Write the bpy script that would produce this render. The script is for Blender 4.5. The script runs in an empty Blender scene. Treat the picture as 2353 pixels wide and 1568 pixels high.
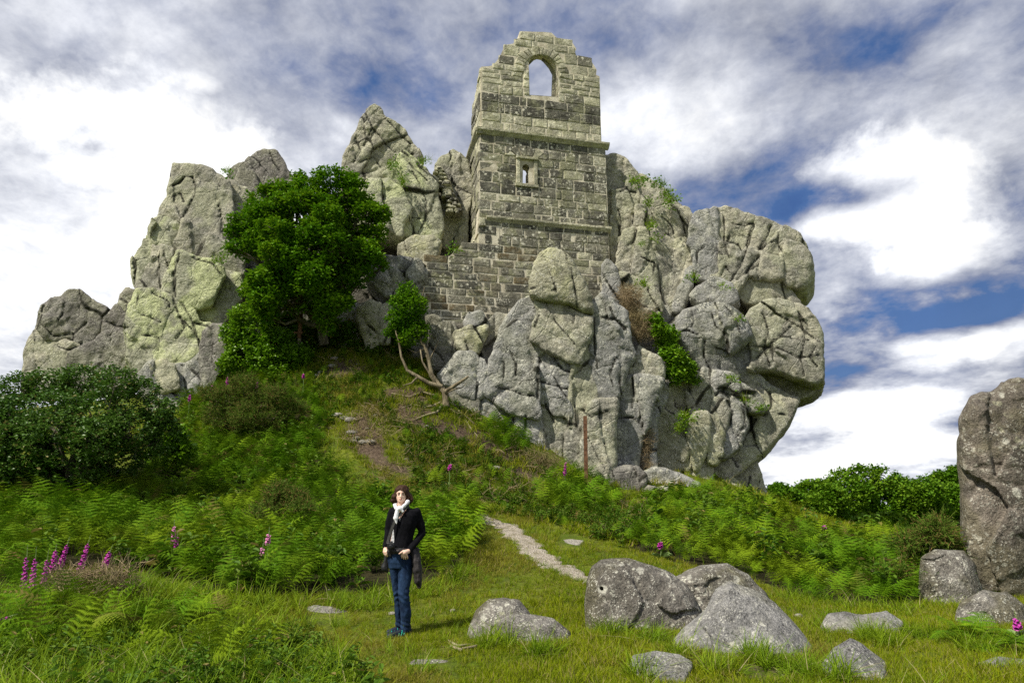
import bpy, bmesh, math, random
import numpy as np
import openvdb as vdb
from mathutils import Vector, Matrix, Euler
from mathutils.geometry import tessellate_polygon

R = math.radians
PI = math.pi
scene = bpy.context.scene
COL = scene.collection

# ------------------------------------------------------------------ camera
CAM_H, PITCH = 1.45, R(13.5)
cam_d = bpy.data.cameras.new('camera')
cam_d.sensor_width = 36; cam_d.lens = 24.0
cam_d.clip_start = 0.05; cam_d.clip_end = 6000
cam = bpy.data.objects.new('camera', cam_d); COL.objects.link(cam)
cam.location = (0, 0, CAM_H); cam.rotation_euler = (R(90) + PITCH, 0, 0)
scene.camera = cam

# ------------------------------------------------------------------ light
SUN_EL, SUN_AZ = R(50), R(-50)       # azimuth of the sun measured from straight behind the camera, towards the left
sun_dir = Vector((math.sin(SUN_AZ) * math.cos(SUN_EL), -math.cos(SUN_AZ) * math.cos(SUN_EL), math.sin(SUN_EL)))
sd = bpy.data.lights.new('sun', 'SUN'); sd.energy = 5.0; sd.angle = R(1.5); sd.color = (1.0, 0.94, 0.82)
sun = bpy.data.objects.new('sun', sd); COL.objects.link(sun)
sun.rotation_euler = (-sun_dir).to_track_quat('-Z', 'Y').to_euler(); sun.location = (0, 0, 60)

scene.render.engine = 'CYCLES'
scene.view_settings.view_transform = 'Standard'
scene.view_settings.look = 'None'
scene.view_settings.exposure = 0.22
scene.view_settings.gamma = 1.0
scene.view_settings.use_curve_mapping = False
scene.cycles.use_denoising = False
scene.cycles.max_bounces = 6
scene.cycles.diffuse_bounces = 3
scene.cycles.glossy_bounces = 2
scene.cycles.transmission_bounces = 3
scene.cycles.transparent_max_bounces = 4

# ------------------------------------------------------------------ survey: a point of the photograph -> a ray / a place
FPX = 1568.0
cp, sp = math.cos(PITCH), math.sin(PITCH)
def ray(u, v):
    x = (u - 1176.0) / FPX; y = (784.0 - v) / FPX
    return x, cp - y * sp, sp + y * cp
def P(u, v, Y):
    x, f, z = ray(u, v)
    return Vector((x / f * Y, Y, CAM_H + z / f * Y))
def px(x, y, z):
    """numpy: world -> photograph"""
    z = z - CAM_H
    f = y * cp + z * sp; w = -y * sp + z * cp
    return 1176 + x / f * FPX, 784 - w / f * FPX
ZC = {0: (0, 0, 1.0), 1: (955.5, 44.1, .2344), 2: (955.5, 367.5, .2813), 3: (0, 330.75, .375), 4: (477.75, 220.5, .375),
      5: (1359.75, 330.75, .2578), 6: (955.5, 661.5, .3281), 7: (1359.75, 698.25, .3047), 8: (441.0, 808.5, .2812)}
def Z(k, pts):
    a, b, s = ZC[k]
    return [(a + x * s, b + y * s) for x, y in pts]

# ------------------------------------------------------------------ world
world = bpy.data.worlds.new('World'); scene.world = world; world.use_nodes = True
def build_world():
    nt = world.node_tree; N = nt.nodes; L = nt.links; N.clear()
    def mk(t, **k):
        n = N.new(t)
        for a, b in k.items(): setattr(n, a, b)
        return n
    def val(x, sock):
        if isinstance(x, (int, float)): sock.default_value = x
        else: L.new(x, sock)
    def M(op, a, b=0.0, c=0.0, clamp=False):
        n = mk('ShaderNodeMath', operation=op, use_clamp=clamp)
        val(a, n.inputs[0]); val(b, n.inputs[1]); val(c, n.inputs[2])
        return n.outputs[0]
    def VM(op, a, b):
        n = mk('ShaderNodeVectorMath', operation=op)
        for s, x in ((n.inputs[0], a), (n.inputs[1], b)):
            if isinstance(x, tuple): s.default_value = x
            else: L.new(x, s)
        return n
    out = mk('ShaderNodeOutputWorld'); bg = mk('ShaderNodeBackground'); bg.inputs[1].default_value = 0.1
    sky = mk('ShaderNodeTexSky', sky_type='NISHITA')
    sky.sun_disc = False; sky.sun_elevation = SUN_EL; sky.sun_rotation = math.atan2(sun_dir.x, sun_dir.y)
    sky.air_density = 1.0; sky.dust_density = 0.4; sky.ozone_density = 3.5
    tc = mk('ShaderNodeTexCoord'); sep = mk('ShaderNodeSeparateXYZ'); L.new(tc.outputs['Generated'], sep.inputs[0])
    zz = M('MAXIMUM', sep.outputs[2], 0.0); den = M('ADD', zz, 0.22)
    cx = M('DIVIDE', sep.outputs[0], den); cy = M('DIVIDE', sep.outputs[1], den)
    comb = mk('ShaderNodeCombineXYZ'); L.new(cx, comb.inputs[0]); L.new(cy, comb.inputs[1]); comb.inputs[2].default_value = 1.7
    def noise(scale, detail, rough, dist=0.0, off=(0, 0, 0), vec=None, rot=0.0, sc=(1, 1, 1)):
        mp = mk('ShaderNodeMapping'); mp.inputs['Location'].default_value = off; mp.inputs['Scale'].default_value = sc
        mp.inputs['Rotation'].default_value = (0, 0, rot)
        L.new(vec or comb.outputs[0], mp.inputs[0])
        n = mk('ShaderNodeTexNoise'); n.inputs['Scale'].default_value = scale; n.inputs['Detail'].default_value = detail
        n.inputs['Roughness'].default_value = rough; n.inputs['Distortion'].default_value = dist
        L.new(mp.outputs[0], n.inputs['Vector']); return n.outputs[0]
    n1 = noise(1.7, 8, .55, .25, (3.1, 0.4, 0), rot=.5, sc=(1.0, 1.2, 1))
    n2 = noise(5.5, 7, .6, .2, (0.3, 7.7, 2), rot=.9, sc=(1.1, 1.0, 1))
    n3 = noise(2.6, 5, .5, .0, (9, 2, 0), vec=tc.outputs['Generated'])      # not flattened: warps the edges of the big heaps
    d = M('ADD', M('MULTIPLY', M('SUBTRACT', n1, .5), 1.0), M('MULTIPLY', M('SUBTRACT', n2, .5), .75))
    n4 = noise(15, 6, .62, .3, (4, 2, 1), rot=.2, sc=(1.2, 1.0, 1))
    d = M('ADD', d, M('MULTIPLY', M('SUBTRACT', n4, .5), .34))
    base = M('ADD', d, .475)
    wq = noise(6.5, 9, .60, .15, (1, 5, 3), vec=tc.outputs['Generated'])
    def blob(u, v, ru, rv, amt, soft=1.0, p=2.0):
        """cloud (amt > 0) or clear gap (amt < 0) in the direction of (u, v), ru x rv photograph px wide"""
        x, f, z = ray(u, v); D = Vector((x, f, z)).normalized()
        ex = Vector((D.y, -D.x, 0)).normalized(); ez = ex.cross(D)
        a = VM('DOT_PRODUCT', tc.outputs['Generated'], tuple(ex)).outputs['Value']
        b = VM('DOT_PRODUCT', tc.outputs['Generated'], tuple(ez)).outputs['Value']
        fr = VM('DOT_PRODUCT', tc.outputs['Generated'], tuple(D)).outputs['Value']
        a = M('DIVIDE', a, ru / FPX); b = M('DIVIDE', b, rv / FPX)
        r = M('SQRT', M('ADD', M('MULTIPLY', a, a), M('MULTIPLY', b, b)))
        r = M('ADD', r, M('MULTIPLY', M('SUBTRACT', wq, .5), 1.5 * soft))
        g = M('MULTIPLY', M('SUBTRACT', 1.25, r), 1.6 if soft > 1 and amt > 0 else 1.0, clamp=True)
        g = M('MULTIPLY', g, M('GREATER_THAN', fr, 0.0))
        return M('MULTIPLY', g, amt)
    for b in BLOBS:
        base = M('ADD', base, blob(*b))
    # towards the horizon everything closes up into pale haze
    hz = M('SUBTRACT', 1.0, M('DIVIDE', zz, .17), clamp=True)
    base = M('ADD', base, M('MULTIPLY', hz, .22))
    ramp = mk('ShaderNodeValToRGB'); cr = ramp.color_ramp; cr.interpolation = 'LINEAR'
    stops = [(.0, (0.025, 0.075, 0.25)), (.16, (0.055, 0.12, 0.30)), (.32, (0.19, 0.23, 0.36)), (.44, (0.33, 0.36, 0.455)), (.58, (0.50, 0.525, 0.60)),
             (.76, (0.76, 0.78, 0.83)), (.95, (1.03, 1.03, 1.02))]
    cr.elements[0].position = stops[0][0]; cr.elements[0].color = stops[0][1] + (1,)
    cr.elements[1].position = stops[-1][0]; cr.elements[1].color = stops[-1][1] + (1,)
    for p_, c_ in stops[1:-1]:
        e = cr.elements.new(p_); e.color = c_ + (1,)
    L.new(base, ramp.inputs[0])
    shade = M('ADD', 1.0, M('MULTIPLY', M('SUBTRACT', noise(4.2, 8, .62, .2, (7, 1, 4), vec=tc.outputs['Generated']), .52), .9))
    sc = VM('SCALE', ramp.outputs[0], (0, 0, 0)); L.new(M('MULTIPLY', shade, 10.0), sc.inputs['Scale'])
    cover = M('ADD', M('MULTIPLY', M('DIVIDE', M('SUBTRACT', base, .0), .35, clamp=True), .3), .7)
    mix = mk('ShaderNodeMix', data_type='RGBA'); L.new(cover, mix.inputs[0]); L.new(sky.outputs[0], mix.inputs[6]); L.new(sc.outputs[0], mix.inputs[7])
    L.new(mix.outputs[2], bg.inputs[0]); L.new(bg.outputs[0], out.inputs[0])
BLOBS = [
    (2060, 480, 165, 115, .50, 1.6), (2170, 590, 150, 50, .4, 1.5), (1900, 500, 60, 50, .3),
    (1560, 260, 330, 120, .38), (330, 300, 190, 110, .38, 1.6), (120, 620, 320, 330, .33, 1.5), (500, 560, 200, 200, .32, 1.3),
    (2000, 945, 150, 40, .5, 1.3), (2080, 1025, 160, 30, .4, 1.3), (2150, 800, 90, 36, .4, 1.3), (2310, 790, 60, 36, .4, 1.3),
    (2200, 300, 200, 90, .25), (1850, 1070, 200, 30, .35), (455, 190, 40, 20, .3), (100, 60, 260, 100, .15),
    (1930, 455, 130, 45, -.6), (2080, 705, 170, 60, -.34, 2.0), (2330, 600, 130, 60, -.32, 2.0), (820, 190, 200, 70, -.28),
    (1850, 130, 220, 80, -.26), (1000, 130, 200, 110, -.12), (2230, 730, 130, 40, -.4), (1250, 160, 160, 110, -.12), (2150, 90, 200, 60, -.15),
    (250, 165, 220, 60, -.10), (1700, 20, 300, 60, -.10), (1950, 850, 60, 20, -.25),
]
build_world()

# ------------------------------------------------------------------ tagging and linking
def tag(o, label=None, cat=None, group=None, kind=None):
    if label: o['label'] = label
    if cat: o['category'] = cat
    if group: o['group'] = group
    if kind: o['kind'] = kind
    return o
def thing(name, loc, label, cat, group=None):
    o = bpy.data.objects.new(name, None); COL.objects.link(o); o.location = loc; o.empty_display_size = .2
    return tag(o, label, cat, group)
def wpos(o):
    v = Vector((0, 0, 0))
    while o is not None: v = v + o.location; o = o.parent
    return v
def mesh_obj(name, verts, faces, mat, parent=None, loc=None, smooth=False, at_world=True):
    """verts in world metres; loc = where the object's own origin goes (world)"""
    verts = np.asarray(verts, dtype=np.float64)
    base = wpos(parent) if parent is not None else Vector((0, 0, 0))
    o_w = Vector(loc) if loc is not None else base
    me = bpy.data.meshes.new(name)
    vv = verts - np.array(o_w)
    if isinstance(faces, np.ndarray):
        k = faces.shape[1]; n = len(faces)
        me.vertices.add(len(vv)); me.vertices.foreach_set('co', vv.astype(np.float32).ravel())
        me.loops.add(n * k); me.loops.foreach_set('vertex_index', faces.astype(np.int32).ravel())
        me.polygons.add(n); me.polygons.foreach_set('loop_start', np.arange(0, n * k, k, dtype=np.int32))
        me.polygons.foreach_set('loop_total', np.full(n, k, dtype=np.int32))
        me.update(calc_edges=True)
    else:
        me.from_pydata([tuple(v) for v in vv], [], faces); me.update()
    if smooth: me.polygons.foreach_set('use_smooth', np.ones(len(me.polygons), dtype=bool))
    if mat is not None: me.materials.append(mat)
    o = bpy.data.objects.new(name, me); COL.objects.link(o)
    if parent is not None: o.parent = parent
    o.location = o_w - base
    return o
# ------------------------------------------------------------------ materials
class NT:
    def __init__(s, name, rough=.85, spec=.25):
        s.m = bpy.data.materials.new(name); s.m.use_nodes = True; s.t = s.m.node_tree
        s.b = s.t.nodes['Principled BSDF']; s.b.inputs['Roughness'].default_value = rough
        s.b.inputs['Specular IOR Level'].default_value = spec
        s.geo = None
    def n(s, t, **k):
        n = s.t.nodes.new(t)
        for a, b in k.items(): setattr(n, a, b)
        return n
    def l(s, a, b): s.t.links.new(a, b)
    def put(s, x, sock):
        if isinstance(x, (int, float)): sock.default_value = x
        elif isinstance(x, tuple): sock.default_value = x + (1,) if len(x) == 3 and len(sock.default_value) == 4 else x
        else: s.l(x, sock)
    def pos(s):
        if s.geo is None: s.geo = s.n('ShaderNodeNewGeometry')
        return s.geo.outputs['Position']
    def obj(s): return s.n('ShaderNodeTexCoord').outputs['Object']
    def noise(s, scale, detail=4, rough=.55, off=(0, 0, 0), sc=(1, 1, 1), vec=None, dist=0.0, rot=(0, 0, 0)):
        mp = s.n('ShaderNodeMapping'); mp.inputs['Location'].default_value = off; mp.inputs['Scale'].default_value = sc
        mp.inputs['Rotation'].default_value = rot
        s.l(vec or s.pos(), mp.inputs[0])
        n = s.n('ShaderNodeTexNoise'); n.inputs['Scale'].default_value = scale; n.inputs['Detail'].default_value = detail
        n.inputs['Roughness'].default_value = rough; n.inputs['Distortion'].default_value = dist
        s.l(mp.outputs[0], n.inputs['Vector']); return n.outputs[0]
    def voro(s, scale, feature='F1', vec=None, out='Distance', rnd=1.0):
        n = s.n('ShaderNodeTexVoronoi', feature=feature); n.inputs['Scale'].default_value = scale
        n.inputs['Randomness'].default_value = rnd
        s.l(vec or s.pos(), n.inputs['Vector']); return n.outputs[out]
    def M(s, op, a, b=0.0, clamp=False):
        n = s.n('ShaderNodeMath', operation=op, use_clamp=clamp); s.put(a, n.inputs[0]); s.put(b, n.inputs[1]); return n.outputs[0]
    def step(s, x, lo, hi):
        n = s.n('ShaderNodeMapRange', interpolation_type='SMOOTHSTEP'); s.put(x, n.inputs[0]); s.put(lo, n.inputs[1]); s.put(hi, n.inputs[2])
        return n.outputs[0]
    def mix(s, f, a, b):
        n = s.n('ShaderNodeMix', data_type='RGBA'); s.put(f, n.inputs[0]); s.put(a, n.inputs[6]); s.put(b, n.inputs[7]); return n.outputs[2]
    def vscale(s, v, k):
        n = s.n('ShaderNodeVectorMath', operation='SCALE'); s.put(v, n.inputs[0]); s.put(k, n.inputs['Scale']); return n.outputs[0]
    def bump(s, h, dist, strength=1.0):
        n = s.n('ShaderNodeBump'); n.inputs['Distance'].default_value = dist; n.inputs['Strength'].default_value = strength
        s.l(h, n.inputs['Height']); s.l(n.outputs[0], s.b.inputs['Normal'])
    def col(s, c): s.put(c, s.b.inputs['Base Color'])
    def rand(s): return s.n('ShaderNodeObjectInfo').outputs['Random']

def rock_mat(name, grey=(.29, .28, .23), pale=(.48, .455, .34), tint=(.38, .39, .25), tint_amt=.5, spots=.5, dark=.5, spot_scale=5.5, seed=0.0, grain=1.0, brown=(.16, .13, .08), stain=0.0, cracks=.6):
    k = NT(name, .9, .2)
    o = (seed * 3.1, seed * 1.7, seed * 2.3)
    big = k.noise(.45, 4, .6, off=o); mid = k.noise(1.7, 6, .62, off=o, dist=.4); fine = k.noise(9, 6, .65, off=o); gr = k.noise(38, 3, .6)
    streak = k.noise(1.3, 5, .6, off=o, sc=(1.5, 1.5, .22), dist=.5)
    c = k.mix(k.step(big, .38, .62), grey, pale)
    c = k.mix(k.M('MULTIPLY', k.step(mid, .44, .60), .75), c, tuple(x * .72 for x in grey))
    c = k.mix(k.M('MULTIPLY', k.step(k.noise(.8, 5, .6, off=(5 + seed, 2, 9)), .46, .58), tint_amt), c, tint)
    c = k.mix(k.M('MULTIPLY', k.step(streak, .55, .70), .65 * dark), c, (.055, .052, .045))
    if stain: c = k.mix(k.M('MULTIPLY', k.step(k.noise(.9, 5, .6, off=(1, 8 + seed, 3)), .52, .64), stain), c, brown)
    # lichen rosettes: pale, in drifts
    warp = k.n('ShaderNodeVectorMath', operation='ADD'); k.l(k.pos(), warp.inputs[0]); wn = k.n('ShaderNodeTexNoise'); wn.inputs['Scale'].default_value = 7
    k.l(k.pos(), wn.inputs['Vector']); k.l(k.vscale(wn.outputs['Color'], .14), warp.inputs[1])
    for sc_, thr, drift, amt, cc in ((spot_scale, .36, .48, spots, (.56, .55, .45)), (spot_scale * 2.7, .38, .46, spots, (.62, .61, .52)), (spot_scale * .5, .30, .56, spots * .8, (.47, .47, .30))):
        v = k.voro(sc_, vec=warp.outputs[0])
        dr = k.step(k.noise(.75 * sc_ / 5, 5, .65, off=(sc_, seed, 4)), drift, drift + .12)
        t = k.M('SUBTRACT', thr, v); t = k.step(k.M('ADD', t, k.M('MULTIPLY', k.M('SUBTRACT', fine, .5), .5)), -.02, .10)
        c = k.mix(k.M('MULTIPLY', k.M('MULTIPLY', t, dr), amt), c, cc)
    # dark lichen specks
    v = k.voro(spot_scale * 3.1, vec=warp.outputs[0]); dr = k.step(k.noise(1.4, 5, .7, off=(2, 7, seed)), .50, .62)
    c = k.mix(k.M('MULTIPLY', k.M('MULTIPLY', k.step(k.M('SUBTRACT', .42, v), 0, .12), dr), dark), c, (.045, .043, .038))
    # crack shade painted near-black along the joints, then the grain of the granite
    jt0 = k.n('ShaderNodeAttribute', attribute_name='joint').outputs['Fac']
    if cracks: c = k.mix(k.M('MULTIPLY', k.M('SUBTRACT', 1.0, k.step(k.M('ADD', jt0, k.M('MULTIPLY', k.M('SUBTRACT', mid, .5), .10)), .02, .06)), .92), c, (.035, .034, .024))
    lc = k.n('ShaderNodeAttribute', attribute_name='lichen').outputs['Fac']; c = k.mix(k.M('MULTIPLY', k.step(k.M('ADD', lc, k.M('MULTIPLY', k.M('SUBTRACT', fine, .5), 1.6)), .85, 1.3), .65), c, (.52, .51, .43))
    g = k.n('ShaderNodeMix', data_type='RGBA', blend_type='MULTIPLY'); g.inputs[0].default_value = grain
    gv = k.n('ShaderNodeMapRange'); k.l(k.M('ADD', k.M('MULTIPLY', gr, .55), k.M('MULTIPLY', fine, .45)), gv.inputs[0])
    gv.inputs[1].default_value = .33; gv.inputs[2].default_value = .67; gv.inputs[3].default_value = .45; gv.inputs[4].default_value = 1.5
    k.l(c, g.inputs[6]); k.l(gv.outputs[0], g.inputs[7]); k.col(g.outputs[2])
    h = k.M('ADD', k.M('MULTIPLY', fine, .6), k.M('ADD', k.M('MULTIPLY', gr, .18), k.M('MULTIPLY', mid, .45)))
    crk = k.voro(.8, 'DISTANCE_TO_EDGE', vec=warp.outputs[0]); h = k.M('ADD', h, k.M('MULTIPLY', k.step(crk, 0, .03), .30 * cracks))
    jt = k.n('ShaderNodeAttribute', attribute_name='joint').outputs['Fac']; jw = k.M('ADD', jt, k.M('MULTIPLY', k.M('SUBTRACT', fine, .5), .05))
    h = k.M('ADD', h, k.M('MULTIPLY', k.step(jw, .0, .06), .8 if cracks else 0.0))
    k.bump(h, .16, .9)
    return k.m

MAT = {}
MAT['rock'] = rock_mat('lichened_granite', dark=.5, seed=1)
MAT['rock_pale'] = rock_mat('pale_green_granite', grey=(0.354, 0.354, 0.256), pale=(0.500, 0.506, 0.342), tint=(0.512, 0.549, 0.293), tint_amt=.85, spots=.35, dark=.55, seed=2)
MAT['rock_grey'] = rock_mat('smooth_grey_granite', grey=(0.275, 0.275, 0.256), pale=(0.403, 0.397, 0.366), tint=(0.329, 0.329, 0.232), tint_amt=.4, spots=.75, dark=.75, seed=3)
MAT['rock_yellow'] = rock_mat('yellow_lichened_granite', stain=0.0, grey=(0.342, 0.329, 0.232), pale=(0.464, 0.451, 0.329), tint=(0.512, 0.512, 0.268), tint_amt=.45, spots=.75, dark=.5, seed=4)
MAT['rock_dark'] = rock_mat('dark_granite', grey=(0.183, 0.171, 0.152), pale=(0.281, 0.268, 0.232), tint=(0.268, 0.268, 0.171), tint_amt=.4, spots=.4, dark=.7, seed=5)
MAT['rock_core'] = rock_mat('shaded_granite', grey=(.12, .11, .09), pale=(.17, .16, .13), tint=(.13, .14, .08), tint_amt=.6, spots=.15, dark=.8, seed=6)  # core blocks: crevice shade put into a darker base colour
MAT['boulder'] = rock_mat('speckled_boulder_granite', grey=(.17, .155, .13), pale=(.24, .225, .20), tint=(.11, .10, .055), tint_amt=.75, spots=.75, dark=.95, spot_scale=16, seed=7, grain=1.0, cracks=0.0)
MAT['boulder_pale'] = rock_mat('bright_grey_boulder_granite', grey=(.24, .235, .225), pale=(.34, .33, .31), tint=(.26, .25, .19), tint_amt=.5, spots=.6, dark=.8, spot_scale=14, seed=8, grain=1.0, cracks=0.0)
MAT['monolith'] = rock_mat('brown_monolith_granite', grey=(.15, .13, .105), pale=(.22, .19, .155), tint=(.15, .135, .08), tint_amt=.6, spots=.45, dark=.7, spot_scale=8, seed=9, cracks=0.0)
MAT['pebble'] = rock_mat('pale_path_stone', grey=(.30, .28, .24), pale=(.40, .37, .33), tint=(.3, .28, .2), tint_amt=.3, spots=.2, dark=.3, spot_scale=20, seed=10, cracks=0.0)

def stone_mat(name, base, lichen, spots, darkamt, brown=0.0):
    k = NT(name, .9, .2)
    r = k.rand(); fine = k.noise(11, 5, .65); gr = k.noise(45, 2, .6); mid = k.noise(2.6, 5, .6, dist=.3)
    c = k.mix(k.step(r, .0, 1.0), tuple(x * .75 for x in base), tuple(x * 1.25 for x in base))
    c = k.mix(k.step(mid, .42, .62), c, tuple(x * .62 for x in base))
    c = k.mix(k.M('MULTIPLY', k.step(k.noise(1.4, 4, .6, off=(4, 1, 2)), .50, .62), .55), c, (.33, .33, .19))
    if brown: c = k.mix(k.M('MULTIPLY', k.step(k.noise(1.9, 4, .6, off=(4, 9, 2)), .46, .58), brown), c, (.13, .095, .045))
    c = k.mix(k.M('MULTIPLY', k.step(k.noise(1.1, 5, .7, sc=(1.2, 1.2, .5), off=(8, 1, 5)), .50, .62), darkamt), c, (.045, .042, .034))
    for sc_, thr, amt in ((5.5, .36, spots), (13, .33, spots)):
        v = k.voro(sc_); dr = k.step(k.noise(1.2, 5, .65, off=(sc_, 3, 4)), .46, .60)
        t = k.step(k.M('ADD', k.M('SUBTRACT', thr, v), k.M('MULTIPLY', k.M('SUBTRACT', fine, .5), .6)), -.02, .10)
        c = k.mix(k.M('MULTIPLY', k.M('MULTIPLY', t, dr), amt), c, lichen)
    g = k.n('ShaderNodeMix', data_type='RGBA', blend_type='MULTIPLY'); g.inputs[0].default_value = 1.0
    gv = k.n('ShaderNodeMapRange'); k.l(k.M('ADD', k.M('MULTIPLY', gr, .5), k.M('MULTIPLY', fine, .5)), gv.inputs[0])
    gv.inputs[1].default_value = .33; gv.inputs[2].default_value = .67; gv.inputs[3].default_value = .55; gv.inputs[4].default_value = 1.4
    k.l(c, g.inputs[6]); k.l(gv.outputs[0], g.inputs[7]); k.col(g.outputs[2])
    k.bump(k.M('ADD', k.M('MULTIPLY', fine, .7), k.M('ADD', k.M('MULTIPLY', gr, .2), mid)), .07, .9)
    return k.m
MAT['ashlar_light'] = stone_mat('pale_lichened_ashlar', (.50, .48, .345), (.68, .66, .54), .55, .15)
MAT['ashlar_dark'] = stone_mat('black_stained_ashlar', (.145, .14, .11), (.64, .62, .50), .85, .65)
MAT['ashlar_mid'] = stone_mat('grey_ashlar', (.22, .21, .16), (.66, .64, .52), .75, .35)
MAT['ashlar_brown'] = stone_mat('brown_stained_ashlar', (.24, .22, .155), (.5, .48, .36), .4, .25, .75)
k = NT('lime_mortar', .95, .1); c = k.mix(k.step(k.noise(2, 5, .6), .40, .62), (.66, .61, .48), (.42, .38, .28)); k.col(c); k.bump(k.noise(30, 4, .6), .02); MAT['mortar'] = k.m

def leaf_mat(name, a, b, rough=.5, trans=.35, spec=.3, dry=None, patch=None):
    """leaf: colour differs a little from leaf to leaf (Random Per Island) and from spot to spot of the place"""
    k = NT(name, rough, spec)
    g = k.n('ShaderNodeNewGeometry'); r = k.M('FRACT', k.M('ADD', g.outputs['Random Per Island'], k.rand()))
    c = k.mix(r, a, b)
    if 'bracken' in name: ro = k.rand(); c = k.mix(k.step(ro, .955, .965), k.mix(k.M('MULTIPLY', k.step(ro, .0, .5), .5), c, (.035, .12, .010)), (.20, .13, .05))
    w = k.noise(.55, 3, .6); c = k.mix(k.M('MULTIPLY', k.step(w, .40, .62), .55), c, tuple(x * y for x, y in zip(a, (.85, 1.0, .7))))
    if patch: c = k.mix(k.M('MULTIPLY', k.step(k.noise(.35, 4, .6, off=(7, 2, 1)), .50, .62), .8), c, patch)
    if dry:
        c = k.mix(k.step(k.M('FRACT', k.M('MULTIPLY', r, 7.31)), 1 - dry[0] - .02, 1 - dry[0] + .02), c, dry[1])
    k.col(c)
    tr = k.n('ShaderNodeBsdfTranslucent'); k.l(c, tr.inputs[0]); mx = k.n('ShaderNodeMixShader'); mx.inputs[0].default_value = trans
    k.l(k.b.outputs[0], mx.inputs[1]); k.l(tr.outputs[0], mx.inputs[2])
    k.l(mx.outputs[0], k.t.nodes['Material Output'].inputs[0])
    return k.m
MAT['bracken'] = leaf_mat('bracken_green', (.085, .185, .005), (.25, .36, .012), .75, .20, .05, patch=(.19, .27, .010))
MAT['oak_leaf'] = leaf_mat('tree_leaf_green', (.06, .17, .005), (.19, .33, .010), .6, .3, .10)
MAT['willow_leaf'] = leaf_mat('grey_green_leaf', (.055, .125, .014), (.12, .22, .035), .4, .25, .35, dry=(.05, (.22, .20, .06)))
MAT['far_leaf'] = leaf_mat('wood_leaf_green', (.07, .17, .008), (.19, .31, .015), .6, .3, .12)
MAT['ivy_leaf'] = leaf_mat('ivy_leaf', (.11, .24, .010), (.22, .36, .015), .4, .3, .4)
MAT['weed_leaf'] = leaf_mat('weed_leaf', (.07, .15, .010), (.14, .22, .015), .6, .3, .2, dry=(.08, (.22, .18, .05)))
MAT['gorse_leaf'] = leaf_mat('gorse_spines', (.08, .15, .015), (.15, .21, .03), .7, .25, .1, dry=(.22, (.22, .14, .05)))
MAT['grass'] = leaf_mat('grass_blades', (.15, .21, .006), (.31, .34, .010), .7, .35, .08, dry=(.13, (.36, .29, .11)), patch=(.24, .22, .03))
MAT['long_grass'] = leaf_mat('long_grass_blades', (.13, .22, .006), (.26, .36, .012), .6, .35, .15, dry=(.05, (.40, .36, .16)))
MAT['dry_stalk'] = leaf_mat('dry_stalks', (.22, .16, .09), (.38, .30, .18), .8, .1, .1)
MAT['root'] = leaf_mat('bare_wood', (.20, .16, .10), (.34, .29, .19), .8, .02, .2)
k = NT('bark', .9, .2); c = k.mix(k.step(k.noise(3, 5, .6, sc=(2, 2, .5)), .38, .62), (.07, .06, .045), (.19, .17, .12)); k.col(c); k.bump(k.noise(14, 5, .6, sc=(2, 2, .4)), .03); MAT['bark'] = k.m
k = NT('pale_bark', .9, .2); c = k.mix(k.step(k.noise(3, 5, .6, sc=(2, 2, .5)), .38, .62), (.10, .08, .05), (.26, .22, .14)); k.col(c); k.bump(k.noise(14, 5, .6, sc=(2, 2, .4)), .03); MAT['pale_bark'] = k.m
def plain(name, c, rough=.7, spec=.3, var=.0, metal=0.0, nscale=8, bump=0.0):
    k = NT(name, rough, spec); k.b.inputs['Metallic'].default_value = metal
    if var: k.col(k.mix(k.step(k.noise(nscale, 4, .6), .35, .65), tuple(x * (1 - var) for x in c), tuple(min(1, x * (1 + var)) for x in c)))
    else: k.col(c)
    if bump: k.bump(k.noise(nscale * 3, 4, .6), bump)
    MAT[name] = k.m; return k.m
plain('rusty_steel', (.13, .065, .035), .8, .2, .4, nscale=14, bump=.01)
plain('weathered_timber', (.20, .165, .12), .85, .2, .3, nscale=16, bump=.01)
plain('foxglove_pink', (.46, .045, .34), .5, .3)
plain('foxglove_pale', (.62, .22, .42), .5, .3)
plain('foxglove_bud', (.28, .36, .14), .6, .3)
plain('stem_green', (.16, .24, .07), .6, .3)
# ------------------------------------------------------------------ numeric noise
_rs = np.random.RandomState(7)
_LAT = [_rs.rand(32, 32, 32).astype(np.float32) for _ in range(3)]
def vnoise(x, y, z, seed=0):
    """smooth value noise in -1..1"""
    A = _LAT[seed % 3]; o = seed * 5.37
    x = x + o; y = y + o * 1.3; z = z - o * .7
    xi = np.floor(x); yi = np.floor(y); zi = np.floor(z)
    fx = x - xi; fy = y - yi; fz = z - zi
    fx = fx * fx * (3 - 2 * fx); fy = fy * fy * (3 - 2 * fy); fz = fz * fz * (3 - 2 * fz)
    a = xi.astype(np.int32) & 31; b = yi.astype(np.int32) & 31; c = zi.astype(np.int32) & 31
    a1 = (a + 1) & 31; b1 = (b + 1) & 31; c1 = (c + 1) & 31
    def lz(p, q): return A[p, q, c] * (1 - fz) + A[p, q, c1] * fz
    r = (lz(a, b) * (1 - fx) + lz(a1, b) * fx) * (1 - fy) + (lz(a, b1) * (1 - fx) + lz(a1, b1) * fx) * fy
    return r * 2 - 1
def fbm(x, y, z, octs=4, seed=0, gain=.5):
    s = 0; a = 1.0; f = 1.0
    for i in range(octs):
        s = s + a * vnoise(x * f, y * f, z * f, seed + i); a *= gain; f *= 2.03
    return s
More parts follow.
